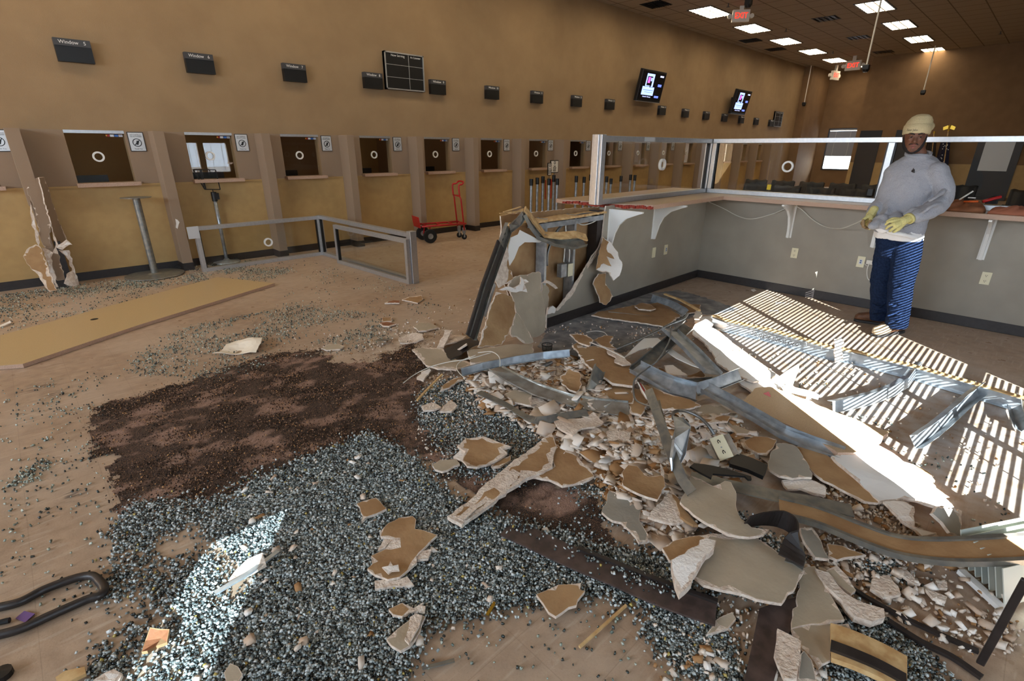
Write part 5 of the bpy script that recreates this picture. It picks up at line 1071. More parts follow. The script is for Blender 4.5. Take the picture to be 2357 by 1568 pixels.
met('bright crumpled galvanised sheet curving through the pile centre', [(1140, 848, .14), (1180, 872, .12), (1240, 900, .09), (1310, 922, .07), (1380, 936, .06), (1448, 942, .05)], up=[Vector((.1, -.5, 1)), Vector((0, -.4, 1)), Vector((0, -.6, 1)), Vector((0, -.3, 1)), Vector((0, -.6, 1)), Vector((0, -.5, 1))], w=.13, h=.012, m='steel_bright', name='galvanised_sheet', cat='metal sheet')
met('grey stub of a stud standing out of the pile beside tan sheets', [(1378, 848, .16), (1368, 880, .1), (1360, 902, .05)], up=Vector((0, -1, .6)), w=.1, h=.02, m='steel_dark')
met('dented wide stud lying over its crossed neighbour', [(1540, 762, .2), (1590, 808, .15), (1640, 862, .09)], up=[Vector((0, -.5, 1))]*3, w=.16, h=.03, m='steel')
met('open stud trough under the dented wide stud', [(1584, 752, .16), (1540, 790, .13), (1495, 830, .1), (1460, 858, .08)], up=Vector((-.3, -.5, 1)), w=.1, h=.04, m='steel_dark')
met('blunt ended stud with punched holes in the middle of the pile', [(1462, 848, .15), (1500, 868, .13), (1545, 890, .11), (1602, 905, .07)], up=Vector((-.2, -.8, .6)), w=.13, h=.035, m='steel')
met('slim ribbed stud behind the sunlit boards', [(1601, 897, .06), (1640, 886, .07), (1702, 862, .08)], up=Vector((0, -.8, .5)), w=.09, h=.03)
met('grey stud end crossing below the slim ribbed stud', [(1560, 885, .05), (1600, 880, .05), (1640, 876, .05)], up=Vector((0, -.8, .5)), w=.05, h=.02, m='steel_dark')
met('long stud running from the pile to the particle board end', [(1622, 896, .13), (1680, 928, .11), (1745, 965, .09), (1800, 998, .075), (1860, 1022, .06), (1940, 1050, .05)], up=Vector((-.35, -.6, .75)), w=.085, h=.035, m='steel')
met('twisted stud rising nearest the camera, dark and scraped', [(1492, 915, .26), (1505, 960, .24), (1522, 1015, .2), (1545, 1075, .16), (1566, 1120, .12), (1588, 1150, .1)], up=[Vector((.5, -.6, .5)), Vector((.6, -.6, .4)), Vector((.8, -.5, .4)), Vector((.8, -.5, .5)), Vector((.7, -.5, .6)), Vector((.7, -.4, .6))], w=.1, h=.05, m='steel_dark')
met('folded galvanised flap on the twisted stud', [(1560, 960, .26), (1572, 985, .27), (1560, 1030, .24), (1550, 1065, .2), (1552, 1088, .17)], up=[Vector((-.6, -.6, .6)), Vector((-.8, -.3, .5)), Vector((-.2, -.9, .4)), Vector((.2, -.9, .4)), Vector((0, -.9, .4))], w=.09, h=.012, m='steel', name='galvanised_flap', cat='metal sheet', scale=[.6, .9, 1.2, 1, .6])
def flat(lab, pts, w, t, m, up=Z, name='metal_strip', cat='strip', z=.03):
    mb = MB(); pp = curve_pts(gp(pts, z), 5); ups = up if not isinstance(up, list) else None
    if isinstance(up, list): ups = [Vector(up[min(len(up)-1, i//5)]).lerp(Vector(up[min(len(up)-1, i//5+1)]), (i % 5)/5) for i in range(len(pp))]
    strip(mb, pp, ups, w, t); return tag(mb.build(name, m), lab, cat)
flat('flat grey strip under the black bracket, dusty', [(1590, 1098), (1690, 1120), (1790, 1142), (1880, 1158), (1962, 1176)], .09, .006, 'steel_dark', z=.09)
flat('brown rubber baseboard length with granules, in the foreground glass', [(1168, 1214), (1220, 1238), (1320, 1284), (1420, 1325), (1530, 1372), (1648, 1412)], .115, .009, 'rust_board', name='rubber_baseboard', cat='baseboard strip', z=.03)
flat('dark thin lip along the top of the brown baseboard length', [(1330, 1262), (1430, 1302), (1540, 1345), (1652, 1385)], .018, .012, 'rubber', name='rubber_lip', cat='baseboard strip', z=.042)
flat('upright curled rubber baseboard beside the biggest beige sheet', [(1716, 1202), (1760, 1194), (1800, 1196), (1826, 1212), (1832, 1240), (1820, 1290)], .09, .006, 'rubber', up=[Vector((1, 0, .2)), Vector((0, 1, .2)), Vector((0, 1, 0)), Vector((1, 0, 0)), Vector((1, 0, 0)), Vector((.6, 0, .8))], name='rubber_baseboard', cat='baseboard strip', z=.14)
piece('wide dusty rubber strip running to the bottom edge', None, [(1790, 1385), (1845, 1372), (1835, 1410), (1800, 1500), (1775, 1590), (1708, 1590), (1730, 1490), (1748, 1400)], .035, ('rust_board',)*3, th=.006, rim=0, jag=0, name='rubber_baseboard', cat='baseboard strip')
piece('grey-blue rubber panel hanging from the curled baseboard', None, [(1806, 1290), (1832, 1232), (1850, 1260), (1855, 1290), (1848, 1312), (1825, 1296)], .12, ('steel_dark',)*3, th=.006, rim=0, jag=0, name='rubber_sheet', cat='rubber strip')
lb = [(1795, 1168, .09), (1880, 1190, .085), (1975, 1228, .08), (2060, 1258, .09), (2150, 1270, .12), (2250, 1270, .15), (2400, 1262, .19)]
o = flat('long bent wall strip with torn tan paper, running to the right edge', lb, .12, .014, 'kraft', name='wall_strip', cat='wall strip')
for s, nm in ((-.06, 'edge_strip'), (.06, 'edge_strip')):
    pp = curve_pts(gp(lb), 5); mb = MB(); q_ = []
    for i, p in enumerate(pp):
        t = (pp[min(i+1, len(pp)-1)]-pp[max(i-1, 0)]).normalized(); q_.append(p+t.cross(Z).normalized()*s+Vector((0, 0, .004)))
    strip(mb, q_, Z, .018, .026); mb.build(nm, 'steel_dark', o)
wp = [G(a, b, .115) for a, b in [(1862, 1184), (1905, 1196), (1950, 1218), (1925, 1222), (1880, 1202)]]
flat('thin dark strip half buried in crumbs, lower right', [(1905, 1318), (1985, 1370), (2060, 1412), (2150, 1455), (2252, 1500)], .018, .012, 'rubber', z=.015)
flat('second thin dark strip nearer the bottom edge', [(2045, 1430), (2120, 1478), (2190, 1512), (2260, 1560)], .022, .012, 'rubber', z=.015)
flat('slim white bent strip beside the shredded pile front', [(1102, 903), (1160, 930), (1215, 962), (1250, 968), (1300, 958), (1352, 950)], .05, .008, 'steel_dark', up=[Vector((0, -.6, 1)), Vector((0, -.6, 1)), Vector((0, -.8, .6)), Vector((0, -.8, .6)), Vector((0, -.6, 1)), Vector((0, -.6, 1))], z=.08)
o = MB().sweep([G(2256, 1528, .02), P(2362, 1335, 2, .42)], [(-.007, -.011), (.007, -.011), (.007, .011), (-.007, .011)]).build('steel_bar', 'rubber', bevel=.003); tag(o, 'black bar leaning up out of the lower right corner', 'bar')
# wooden trims with a dark band at the bottom right
tb = [(1912, 1478, .06), (1960, 1494, .065), (2020, 1520, .06), (2085, 1556, .05)]
o = flat('cream wood offcut with a dark rubber band, bottom right', tb, .15, .02, 'wood', name='wood_offcut', cat='wood offcut')
mb = MB(); strip(mb, curve_pts(gp([(1912, 1486, .075), (1960, 1504, .08), (2020, 1530, .075), (2085, 1565, .065)]), 5), Z, .04, .012); mb.build('rubber_band', 'rubber', o)
flat('thin wooden dowel on the bare floor in the foreground', [(1334, 1490), (1390, 1440), (1441, 1394)], .009, .009, 'wood', name='wood_stick', cat='stick', z=.012)
flat('gold coloured sliver standing on the glass edge', [(1121, 1416), (1130, 1402), (1139, 1387)], .012, .004, 'gold', name='metal_sliver', cat='metal scrap', z=.015)
flat('grey metal sliver on the bare floor, bottom', [(972, 1538), (1010, 1530), (1046, 1520)], .012, .006, 'steel_dark', name='metal_sliver', cat='metal scrap', z=.01)
flat('thin brown stick leaning from the pile tip onto soil', [(960, 922, .02), (990, 890, .04), (1018, 862, .07)], .012, .012, 'wood', name='wood_stick', cat='stick')
flat('glass edge trim in the sunlit patch of the glass', [(495, 1366), (530, 1345), (575, 1318), (640, 1270)], .02, .008, 'steel', name='metal_strip', z=.03)
# brackets in the pile
piece('white curved bracket arching out of the studs', CE, [(515, 678), (600, 590), (682, 518), (800, 515), (870, 575), (1000, 665), (1166, 775), (1080, 745), (960, 690), (860, 625), (790, 598), (735, 592), (640, 618)], tilt=(.1, .12), mats=('bracket_white',)*3, th=.006, jag=0, rim=0, warp=0, name='white_bracket', cat='bracket')
piece('white bracket wing standing in the sun', CF, [(115, 862), (200, 800), (300, 738), (302, 780), (262, 880), (240, 942), (170, 900)], tilt=(.08, .2), mats=('bracket_white',)*3, th=.006, jag=0, rim=0, warp=0, name='white_bracket', cat='bracket')
piece('flat white bracket plate with one screw hole in the sun', CF, [(150, 930), (250, 935), (380, 965), (482, 992), (472, 1040), (380, 1015), (250, 985), (180, 975)], .06, ('bracket_white',)*3, th=.005, jag=0, rim=0, warp=0, name='white_bracket', cat='bracket')
piece('sunlit white plaster scrap clinging to the long track', CF, [(610, 525), (640, 530), (665, 515), (690, 560), (668, 600), (688, 690), (620, 718), (605, 640)], tilt=(.16, .03), mats=WH, warp=.012)
piece('white crumb block at the joint of the two tracks', CE, [(1115, 310), (1130, 270), (1175, 290), (1180, 320), (1150, 350), (1115, 350)], tilt=(.12, .1), mats=WH)
# outlet box in the wreckage
def face_axes(a, b, c):
    x = (b-a).normalized(); n = x.cross(c-a).normalized(); n = n if n.dot(EYE-a) > 0 else -n; y = n.cross(x); return x, y, n
_c = G(*T(*CK, [(1130, 395)])[0], .13); tl, trr, bl = onplane(T(*CK, [(1012, 305), (1148, 258), (1120, 532)]), _c, ((EYE-_c).normalized()+Z*.35).normalized())
x_, y_, n_ = face_axes(tl, trr, bl); cc = (trr+bl)/2; wd = (trr-tl).length; hd = (bl-tl).length
r = empty('junction_box', cc); Rm = Matrix((x_, y_, n_)).transposed(); r.rotation_euler = Rm.to_euler()
MB().box((0, 0, 0), (wd, hd, .012)).build('cover', 'ivory', r, bevel=.003); MB().box((0, 0, -.035), (wd*.95, hd*.85, .055)).build('box', 'steel', r, bevel=.004)
MB().box((wd*.72, 0, -.02), (wd*.4, hd*.95, .004)).box((wd*.92, 0, -.03), (.004, hd*.95, .03)).build('side_flange', 'steel_bright', r); MB().box((-wd*.72, -hd*.05, -.03), (wd*.45, hd*.75, .004)).build('mounting_plate', 'steel_bright', r)
for s in (-.23, .23):
    k = MB().cyl((0, s*hd, .006), wd*.2, .003, 20).build('socket', 'ivory', r)
    MB().box((-wd*.07, s*hd, .0095), (.004, .014, .002)).box((wd*.07, s*hd, .0095), (.004, .012, .002)).cyl((0, s*hd+wd*.12, .0085), .004, .002, 8).build('slots', 'black', k)
MB().cyl((0, 0, .006), .004, .0015, 10).build('screw', 'steel', r); r.name = 'outlet_box'; tag(r, 'ivory duplex outlet on a torn steel box in the wreckage', 'outlet')
cs = curve_pts([G(*p, z) for p, z in zip(T(*CK, [(650, 105), (660, 40), (760, 25), (900, 80), (1000, 170), (1062, 265)]), (.1, .2, .24, .24, .22, .18))], 10)
tag(MB().tube(cs, .009, 10, scale=[1+.12*(i % 2) for i in range(len(cs))]).build('armoured_cable', 'conduit', smooth=True), 'armoured cable arching into the outlet box', 'cable')
def cond(lab, pts, r=.013):
    a = curve_pts(gp(pts), 16); tag(MB().tube(a, r, 10, scale=[1+.14*(i % 2) for i in range(len(a))]).build('armoured_cable', 'conduit'), lab, 'cable')
cond('ribbed conduit snaking from the stud joint to the white arch', [(1410, 806, .03), (1450, 790, .04), (1500, 768, .06), (1540, 748, .08), (1572, 735, .12), (1583, 722, .14)], .012)
cond('short ribbed conduit end poking from the pile tip', [(1213, 858, .03), (1240, 848, .04), (1270, 834, .05)])
cable('grey_cable', gp([(1545, 752, .22), (1542, 780, .23), (1530, 805, .22), (1515, 828, .2), (1498, 842, .18), (1465, 868, .17), (1458, 890, .15), (1462, 918, .12), (1480, 930, .12), (1508, 938, .14)]), .006, 'conduit', 'thin grey cable looping over the studs')
cable('grey_cable', gp([(1400, 708+10, .03), (1440, 712+10, .03), (1495, 718+10, .03)]), .004, 'conduit', 'short grey rod on the long triangular tan board')
cable('white_cable', gp([(928, 882, .02), (955, 862, .03), (990, 845, .05), (1030, 834, .08), (1080, 826, .12), (1130, 812, .14)]), .0035, 'cable_white', 'thin white cable trailing out of the pile tip')
cable('white_cable', gp([(1100, 812, .14), (1132, 810, .16), (1150, 825, .14), (1146, 855, .1), (1118, 874, .06), (1075, 872, .04), (1052, 850, .05), (1060, 832, .08), (1095, 818, .12)]), .0035, 'cable_white', 'round loop of white cable over the steel channel')
cable('white_cable', gp([(1358, 788, .13), (1400, 805, .14), (1438, 824, .13)]), .004, 'cable_white', 'white cable lying over the large tan board')
cable('white_cable', gp([(1350, 765, .02), (1370, 762, .02), (1390, 765, .02), (1400, 775, .02)]), .0035, 'cable_white', 'short white cable curl on the dusty grey floor')
for k, (c_, lb_) in enumerate((('white', 'white insulated wire poking up between tan sheets'), ('red', 'red insulated wire poking up between tan sheets'), ('offwhite', 'cream insulated wire beside the red wire'))):
    cable('electrical_wire', gp([(1468+k*5, 880+k*3, .11), (1482+k*5, 905+k*2, .12), (1502+k*3, 935, .1)]), .005, c_, lb_)
# black hardware
piece('black hooked bracket frame below the outlet box', CK, [(820, 582), (860, 550), (960, 560), (1050, 575), (1200, 610), (1432, 682), (1438, 712), (1405, 712), (1370, 680), (1050, 655), (1035, 700), (920, 640)], tilt=(.16, .13), mats=('black',)*3, th=.01, rim=0, jag=0, warp=0, name='black_bracket', cat='bracket')
piece('thick black plate right of the outlet box', CK, [(1215, 530), (1250, 485), (1310, 452), (1450, 500), (1602, 568), (1585, 620), (1555, 680), (1400, 610), (1220, 555)], .11, ('black',)*3, th=.022, rim=0, jag=0, warp=0, name='black_plate', cat='plate')
q = G(*T(*CD, [(1340, 330)])[0], .01); r = empty('mesh_cup', (q.x, q.y, 0)); o = MB().lathe((0, 0, 0), [(.0, .004), (.036, .004), (.045, .07)], 20).build('cup', 'black', r); md = o.modifiers.new('wire', 'WIREFRAME'); md.thickness = .004; MB().ring((0, 0, .07), (0, 0, 1), .048, .043, .005, 24).build('rim', 'black', r); tag(r, 'little black wire mesh cup on the floor by the steel channel', 'cup')
# black rubber loop at the left edge
lp_ = [(-40, 1470), (40, 1450), (120, 1415), (195, 1382), (228, 1372), (240, 1358), (232, 1342), (212, 1326), (170, 1332), (100, 1358), (40, 1388), (-40, 1405)]
tag(MB().tube(curve_pts(gp(lp_, .018), 8), .016, 8).build('rubber_loop', 'rubber', smooth=True), 'black rubber gasket loop on the floor at the left edge', 'gasket')
tag(MB().tube(gp([(-30, 1438), (0, 1433), (22, 1428)], .012), .01, 8).build('rubber_end', 'black'), 'short black rod end at the left edge inside the loop', 'rod')
o = MB().lathe(G(5, 1558, 0), [(0, 0), (.03, 0), (.03, .02), (0, .025)], 14).build('castor_stub', 'black'); tag(o, 'black knob cut off by the bottom left corner', 'knob')
mat('blind_grey', (190, 196, 188), .5)
# collapsed slatted blind at the right edge
r = empty('fallen_blind', G(2290, 1350, .0)); a0, a1 = G(2215, 1300, .02), G(2320, 1405, .02); dirn = (a1-a0)
for k in range(7):
    p0 = a0.lerp(a1, k/6.5); e = Vector((.5, -.3, .0)); up_ = Vector((.12, .3, 1)).normalized()*.15; n = e.cross(up_).normalized()*.002
    mb = MB(); v = [p0, p0+e, p0+e+up_, p0+up_]; mb.add([x+n for x in v]+[x-n for x in v], [(0, 1, 2, 3), (7, 6, 5, 4), (0, 4, 5, 1), (1, 5, 6, 2), (2, 6, 7, 3), (3, 7, 4, 0)]); o = mb.build('slat', 'blind_grey'); rel(o, r)
mb = MB(); strip(mb, [a0+Vector((-.05, 0, .0)), a1+Vector((-.02, 0, 0))], Z, .03, .02); o = mb.build('rail', 'white'); rel(o, r); tag(r, 'crushed slatted blind end by the lower right edge', 'blind')
# bolts near the man
for px, py, lb_ in ((1785, 697, 'long screw lying on the floor beyond the long track'), (1770, 715, 'shorter screw lying beside the long screw')):
    q = G(px, py, .006); mb = MB().tube([q, q+Vector((.07, -.07, 0))], .003, 6).tube([q, q+Vector((.006, -.006, 0))], .007, 8); tag(mb.build('screw_fastener', 'steel'), lb_, 'screw')
# dark bare screed by the wall foot
sc = [(1262, 743), (1380, 704), (1480, 676), (1560, 668), (1640, 690), (1700, 712), (1650, 722), (1600, 724), (1550, 760), (1480, 800), (1400, 818), (1300, 830), (1240, 800)]
o = slab('floor_screed', [G(*p, .0035) for p in sc], .003, (mat('screed', (112, 112, 114), .7, c2=(160, 158, 155), scale=9, detail=10, lo=.4, hi=.68),)*3, jag=.02, rim=0, warp=0, seed=2); tag(o, kind='structure')
# ================================================================== loose stuff
def inpoly(px, py, poly):
    poly = np.array(poly); r = np.zeros(len(px), bool); j = len(poly)-1
    for i in range(len(poly)):
        xi, yi = poly[i]; xj, yj = poly[j]; c_ = ((yi > py) != (yj > py)) & (px < (xj-xi)*(py-yi)/(yj-yi+1e-9)+xi); r ^= c_; j = i
    return r
R3 = np.array([_r, _u, _f])
def projn(X):
    v = (X-np.array([0, 0, H]))@R3.T; return CX+F*v[:, 0]/v[:, 2], CY-F*v[:, 1]/v[:, 2]
def sample(poly, n, clump=0):
    w_ = np.array([list(G(*p, 0))[:2] for p in poly]); lo, hi = w_.min(0), w_.max(0); area = (hi-lo).prod(); out = []
    a = w_; A_ = .5*abs(np.dot(a[:, 0], np.roll(a[:, 1], 1))-np.dot(a[:, 1], np.roll(a[:, 0], 1))); m_ = int(n*area/max(A_, 1e-6)*1.05)+8
    X = np.zeros((m_, 3)); X[:, :2] = rng.uniform(lo, hi, (m_, 2)); X = X[inpoly(X[:, 0], X[:, 1], w_)]
    if clump:
        k = np.array([noise.noise(Vector((x*clump, y*clump, 3.3)))+.5*noise.noise(Vector((x*clump*3, y*clump*3, 1.3))) for x, y, z in X]); X = X[k > rng.uniform(-.25, .45, len(X))]
    X = X[:n]; X[:, :2] += rng.normal(0, .022, (len(X), 2))*rng.choice([.3, 1, 2.2], (len(X), 1)); X[:, 1] = np.minimum(X[:, 1], 8.44); return X
CV = np.array([(x, y, z) for x in (-1, 1) for y in (-1, 1) for z in (-1, 1)], float)*.5
CFc = np.array([(0, 1, 3, 2), (4, 6, 7, 5), (0, 4, 5, 1), (2, 3, 7, 6), (0, 2, 6, 4), (1, 5, 7, 3)])
def rotm(n, tiltmax=math.pi):
    a = rng.uniform(0, 2*np.pi, n); b = rng.uniform(-tiltmax, tiltmax, n); c = rng.uniform(-tiltmax, tiltmax, n)
    ca_, sa_, cb_, sb_, cc_, sc_ = np.cos(a), np.sin(a), np.cos(b), np.sin(b), np.cos(c), np.sin(c); o = np.zeros((n, 3, 3))
    o[:, 0, 0] = ca_*cb_; o[:, 0, 1] = ca_*sb_*sc_-sa_*cc_; o[:, 0, 2] = ca_*sb_*cc_+sa_*sc_
    o[:, 1, 0] = sa_*cb_; o[:, 1, 1] = sa_*sb_*sc_+ca_*cc_; o[:, 1, 2] = sa_*sb_*cc_-ca_*sc_
    o[:, 2, 0] = -sb_; o[:, 2, 1] = cb_*sc_; o[:, 2, 2] = cb_*cc_; return o
def scatter(name, X, size, flat_, m, lab, cat, tilt=math.pi, jit=.35, zoff=None, lift=None):
    n = len(X); s = rng.uniform(*size, n)**1; sc = np.stack([s*rng.uniform(.8, 1.5, n), s*rng.uniform(.7, 1.2, n), s*flat_*rng.uniform(.7, 1.3, n)], 1)
    V = CV[None]*(1+rng.uniform(-jit, jit, (n, 8, 3)))*sc[:, None, :]; V = np.einsum('nij,nkj->nki', rotm(n, tilt), V)
    V += X[:, None, :]; zmin = V[:, :, 2].min(1); base_ = lift if lift is not None else 0
    V[:, :, 2] += (-zmin+.0005+base_)[:, None] if zoff is None else 0
    Fc = (CFc[None]+np.arange(n)[:, None, None]*8).reshape(-1, 4); me = bpy.data.meshes.new(name)
    me.vertices.add(n*8); me.vertices.foreach_set('co', V.reshape(-1).astype(np.float32)); me.loops.add(len(Fc)*4); me.polygons.add(len(Fc))
    me.loops.foreach_set('vertex_index', Fc.reshape(-1).astype(np.int32)); me.polygons.foreach_set('loop_start', np.arange(0, len(Fc)*4, 4, dtype=np.int32)); me.polygons.foreach_set('loop_total', np.full(len(Fc), 4, np.int32))
    me.materials.append(MATS[m]); me.update(calc_edges=True); me.validate(); o = bpy.data.objects.new(name, me); COL.objects.link(o); return tag(o, lab, cat, kind='stuff')
node_island('crushed_glass', [(0, (34, 40, 40)), (.22, (88, 97, 96)), (.44, (142, 151, 149)), (.68, (184, 192, 190)), (.86, (216, 222, 221)), (.965, (190, 168, 90)), (.978, (216, 226, 228))], .12, .12, .8)
node_island('glass_scatter', [(0, (44, 56, 54)), (.36, (110, 122, 112)), (.56, (160, 170, 156)), (.8, (196, 202, 188))], .15, .1, .8)
node_island('rubble', [(0, (232, 220, 206)), (.3, (214, 196, 178)), (.6, (240, 232, 222)), (.72, (196, 172, 150)), (.84, (164, 124, 84))], .95, 0, .2)
node_island('granule', [(0, (62, 42, 30)), (.35, (36, 26, 20)), (.6, (104, 76, 56)), (.78, (150, 118, 96)), (.93, (196, 150, 100))], .8, 0, .3)
gl_dense = [(560, 1130), (700, 1060), (850, 1000), (960, 1060), (1010, 1130), (1120, 1190), (1300, 1230), (1480, 1300), (1650, 1400), (1640, 1450), (1500, 1400), (1380, 1370), (1230, 1390), (1100, 1415), (1000, 1440), (950, 1500), (930, 1600), (420, 1600), (520, 1440), (590, 1330), (480, 1230)]
gl_mid = [(280, 1160), (480, 1150), (600, 1080), (620, 1200), (470, 1240), (520, 1320), (560, 1420), (420, 1600), (180, 1600), (260, 1440), (250, 1300)]
gl_right = [(1540, 1400), (1660, 1440), (1720, 1600), (1560, 1540), (1480, 1440)]
gl_centre = [(1040, 870), (1100, 880), (1240, 990), (1260, 1060), (1180, 1110), (1040, 1100), (960, 960), (970, 900)]
gl_lr = [(1960, 1380), (2050, 1440), (2200, 1560), (2260, 1640), (1900, 1640), (1850, 1480)]
gl_mound = np.concatenate([sample(gl_dense, 42000), sample([(600, 1150), (800, 1080), (1000, 1150), (1300, 1260), (1200, 1360), (950, 1400), (860, 1560), (560, 1560), (620, 1380)], 10000)])
zz = np.array([max(0, .5+noise.noise(Vector((x*5, y*5, 7)))) for x, y, z in gl_mound])*.012*rng.uniform(0, 1, len(gl_mound))
scatter('broken_glass', gl_mound, (.0055, .0095), .8, 'crushed_glass', 'heap of crushed grey safety glass covering the foreground floor', 'broken glass', lift=zz)
X = np.concatenate([sample(gl_mid, 9000, 4), sample(gl_right, 2500), sample(gl_centre, 7000), sample(gl_lr, 5000, 4), sample([(1700, 1180), (1860, 1300), (1800, 1380), (1640, 1370), (1600, 1300)], 1500), sample([(1380, 1260), (1560, 1300), (1600, 1400), (1480, 1330)], 1500), sample([(2000, 1290), (2060, 1300), (2080, 1340), (2010, 1350)], 500), sample([(1130, 1080), (1260, 1080), (1400, 1130), (1560, 1260), (1500, 1300), (1300, 1190), (1190, 1190)], 4500, 3)])
scatter('broken_glass', X, (.0055, .0095), .8, 'crushed_glass', 'looser crushed glass around the soil edge and under the wreckage', 'broken glass')
X = np.concatenate([sample([(180, 655), (430, 625), (480, 600), (700, 600), (660, 640), (430, 650), (200, 700), (0, 720), (0, 680)], 8200, 2.5), sample([(0, 690), (500, 640), (640, 640), (200, 760), (0, 790)], 2600, 3), sample([(300, 830), (400, 760), (700, 700), (900, 730), (900, 800), (640, 830), (500, 880), (300, 860)], 5600, 2.2), sample([(700, 600), (950, 660), (1060, 700), (900, 760), (640, 720)], 1200, 3), sample([(0, 900), (260, 860), (220, 1100), (280, 1250), (230, 1400), (0, 1568)], 900, 5), sample([(80, 1060), (130, 1060), (60, 1120), (0, 1130)], 160), sample([(1000, 1440), (1450, 1380), (1650, 1560), (950, 1600)], 120), sample([(1560, 760), (1900, 860), (2357, 1150), (2357, 1500), (2150, 1300)], 900, 5)])
scatter('glass_crumbs', X, (.005, .0095), .7, 'glass_scatter', 'thin scatter of glass crumbs over the open floor', 'broken glass')
X = sample([(1168, 1208), (1220, 1222), (1420, 1310), (1560, 1370), (1560, 1385), (1420, 1335), (1300, 1285), (1180, 1228)], 900, 6)
scatter('glass_crumbs', X, (.005, .009), .8, 'crushed_glass', 'glass crumbs lying on the brown baseboard length', 'broken glass', lift=.034)
# spilled potting soil: a low granular sheet plus loose grains
soil = [(205, 962), (232, 935), (340, 905), (470, 870), (560, 835), (640, 812), (735, 808), (770, 835), (850, 830), (960, 790), (975, 850), (968, 960), (1010, 1000), (1090, 1040), (1080, 1110), (980, 1060), (860, 1010), (720, 1060), (590, 1110), (480, 1150), (400, 1180), (275, 1210), (262, 1120), (240, 1060), (205, 1050)]
def soil_sheet(name, poly, z, m, lab):
    w_ = np.array([list(G(*p, 0))[:2] for p in poly]); lo, hi = w_.min(0)-.05, w_.max(0)+.05; st = .012; xs = np.arange(lo[0], hi[0], st); ys = np.arange(lo[1], hi[1], st)
    XX, YY = np.meshgrid(xs, ys, indexing='ij'); sh = XX.shape
    wob = np.array([(noise.noise(Vector((x*9, y*9, 0)))*.1+noise.noise(Vector((x*30, y*30, 0)))*.05, noise.noise(Vector((x*9, y*9, 5)))*.1+noise.noise(Vector((x*30, y*30, 5)))*.05) for x, y in zip(XX.ravel(), YY.ravel())])
    ins = inpoly(XX.ravel()+wob[:, 0], YY.ravel()+wob[:, 1], w_).reshape(sh)
    hh = np.array([.5+.5*noise.noise(Vector((x*4, y*4, 2)))+.35*noise.noise(Vector((x*22, y*22, 2))) for x, y in zip(XX.ravel(), YY.ravel())]).reshape(sh)
    hgt = .001+z*np.clip(hh, .1, 1.3)*(.6+.4*rng.random(sh)); idx = -np.ones(sh, int); vi = np.argwhere(ins); idx[ins] = np.arange(len(vi))
    V = np.stack([XX[ins], YY[ins], hgt[ins]], 1); a = idx[:-1, :-1]; b = idx[1:, :-1]; c = idx[1:, 1:]; d = idx[:-1, 1:]; ok = (a >= 0) & (b >= 0) & (c >= 0) & (d >= 0)
    Fc = np.stack([a[ok], b[ok], c[ok], d[ok]], 1); me = bpy.data.meshes.new(name); me.from_pydata(V.tolist(), [], Fc.tolist()); me.materials.append(MATS[m]); o = bpy.data.objects.new(name, me); COL.objects.link(o); return tag(o, lab, 'soil', kind='stuff')
def soil_mat():
    m = bpy.data.materials.new('potting_soil'); m.use_nodes = True; nt = m.node_tree; b = nt.nodes['Principled BSDF']; N = nt.nodes.new; L = nt.links.new; g = N('ShaderNodeNewGeometry')
    def nz(s, det, st=None):
        n = N('ShaderNodeTexNoise'); n.inputs['Scale'].default_value = s; n.inputs['Detail'].default_value = det
        if st: mp = N('ShaderNodeMapping'); mp.inputs['Scale'].default_value = st; mp.inputs['Rotation'].default_value = (0, 0, -.5); L(g.outputs['Position'], mp.inputs[0]); L(mp.outputs[0], n.inputs[0])
        else: L(g.outputs['Position'], n.inputs[0])
        return n.outputs[0]
    def rp(s, *st):
        r = N('ShaderNodeValToRGB'); e = r.color_ramp.elements
        while len(e) < len(st): e.new(.5)
        for q, (p, c) in zip(e, st): q.position = p; q.color = c
        L(s, r.inputs[0]); return r.outputs[0]
    dark = rp(nz(240, 2), (.3, lin((20, 13, 10))), (.5, lin((48, 33, 25))), (.62, lin((108, 80, 60))), (.75, lin((170, 130, 92))))
    pale = rp(nz(260, 2), (.3, lin((112, 84, 72))), (.6, lin((164, 132, 114))), (.75, lin((190, 156, 132))))
    f = rp(nz(3.6, 9, (1, 1.5, 1)), (.5, (0, 0, 0, 1)), (.6, (.9, .9, .9, 1)))
    x = N('ShaderNodeMix'); x.data_type = 'RGBA'; L(f, x.inputs[0]); L(dark, x.inputs[6]); L(pale, x.inputs[7]); L(x.outputs[2], b.inputs['Base Color'])
    b.inputs['Roughness'].default_value = .85; bp = N('ShaderNodeBump'); bp.inputs['Strength'].default_value = .8; bp.inputs['Distance'].default_value = .004; L(nz(260, 2), bp.inputs['Height']); L(bp.outputs[0], b.inputs['Normal']); MATS['soil'] = m
soil_mat()
soil_sheet('potting_soil', soil, .011, 'soil', 'wide spill of dark brown granular soil across the middle floor')
soil_sheet('potting_soil', [(985, 985), (1060, 1010), (1130, 1050), (1200, 1090), (1260, 1100), (1360, 1150), (1450, 1240), (1425, 1300), (1300, 1250), (1190, 1205), (1110, 1150), (1040, 1120), (985, 1060)], .012, 'soil', 'smaller brown granular spill beside the brown baseboard length')
X = np.concatenate([sample(soil, 34000, 5), sample([(180, 940), (560, 800), (1000, 760), (1120, 1100), (1180, 1140), (1460, 1290), (1380, 1310), (960, 1090), (560, 1150), (260, 1260)], 6000, 4)])
scatter('soil_grains', X, (.002, .006), .8, 'granule', 'loose brown grains around and on the soil spill', 'soil', lift=.006)
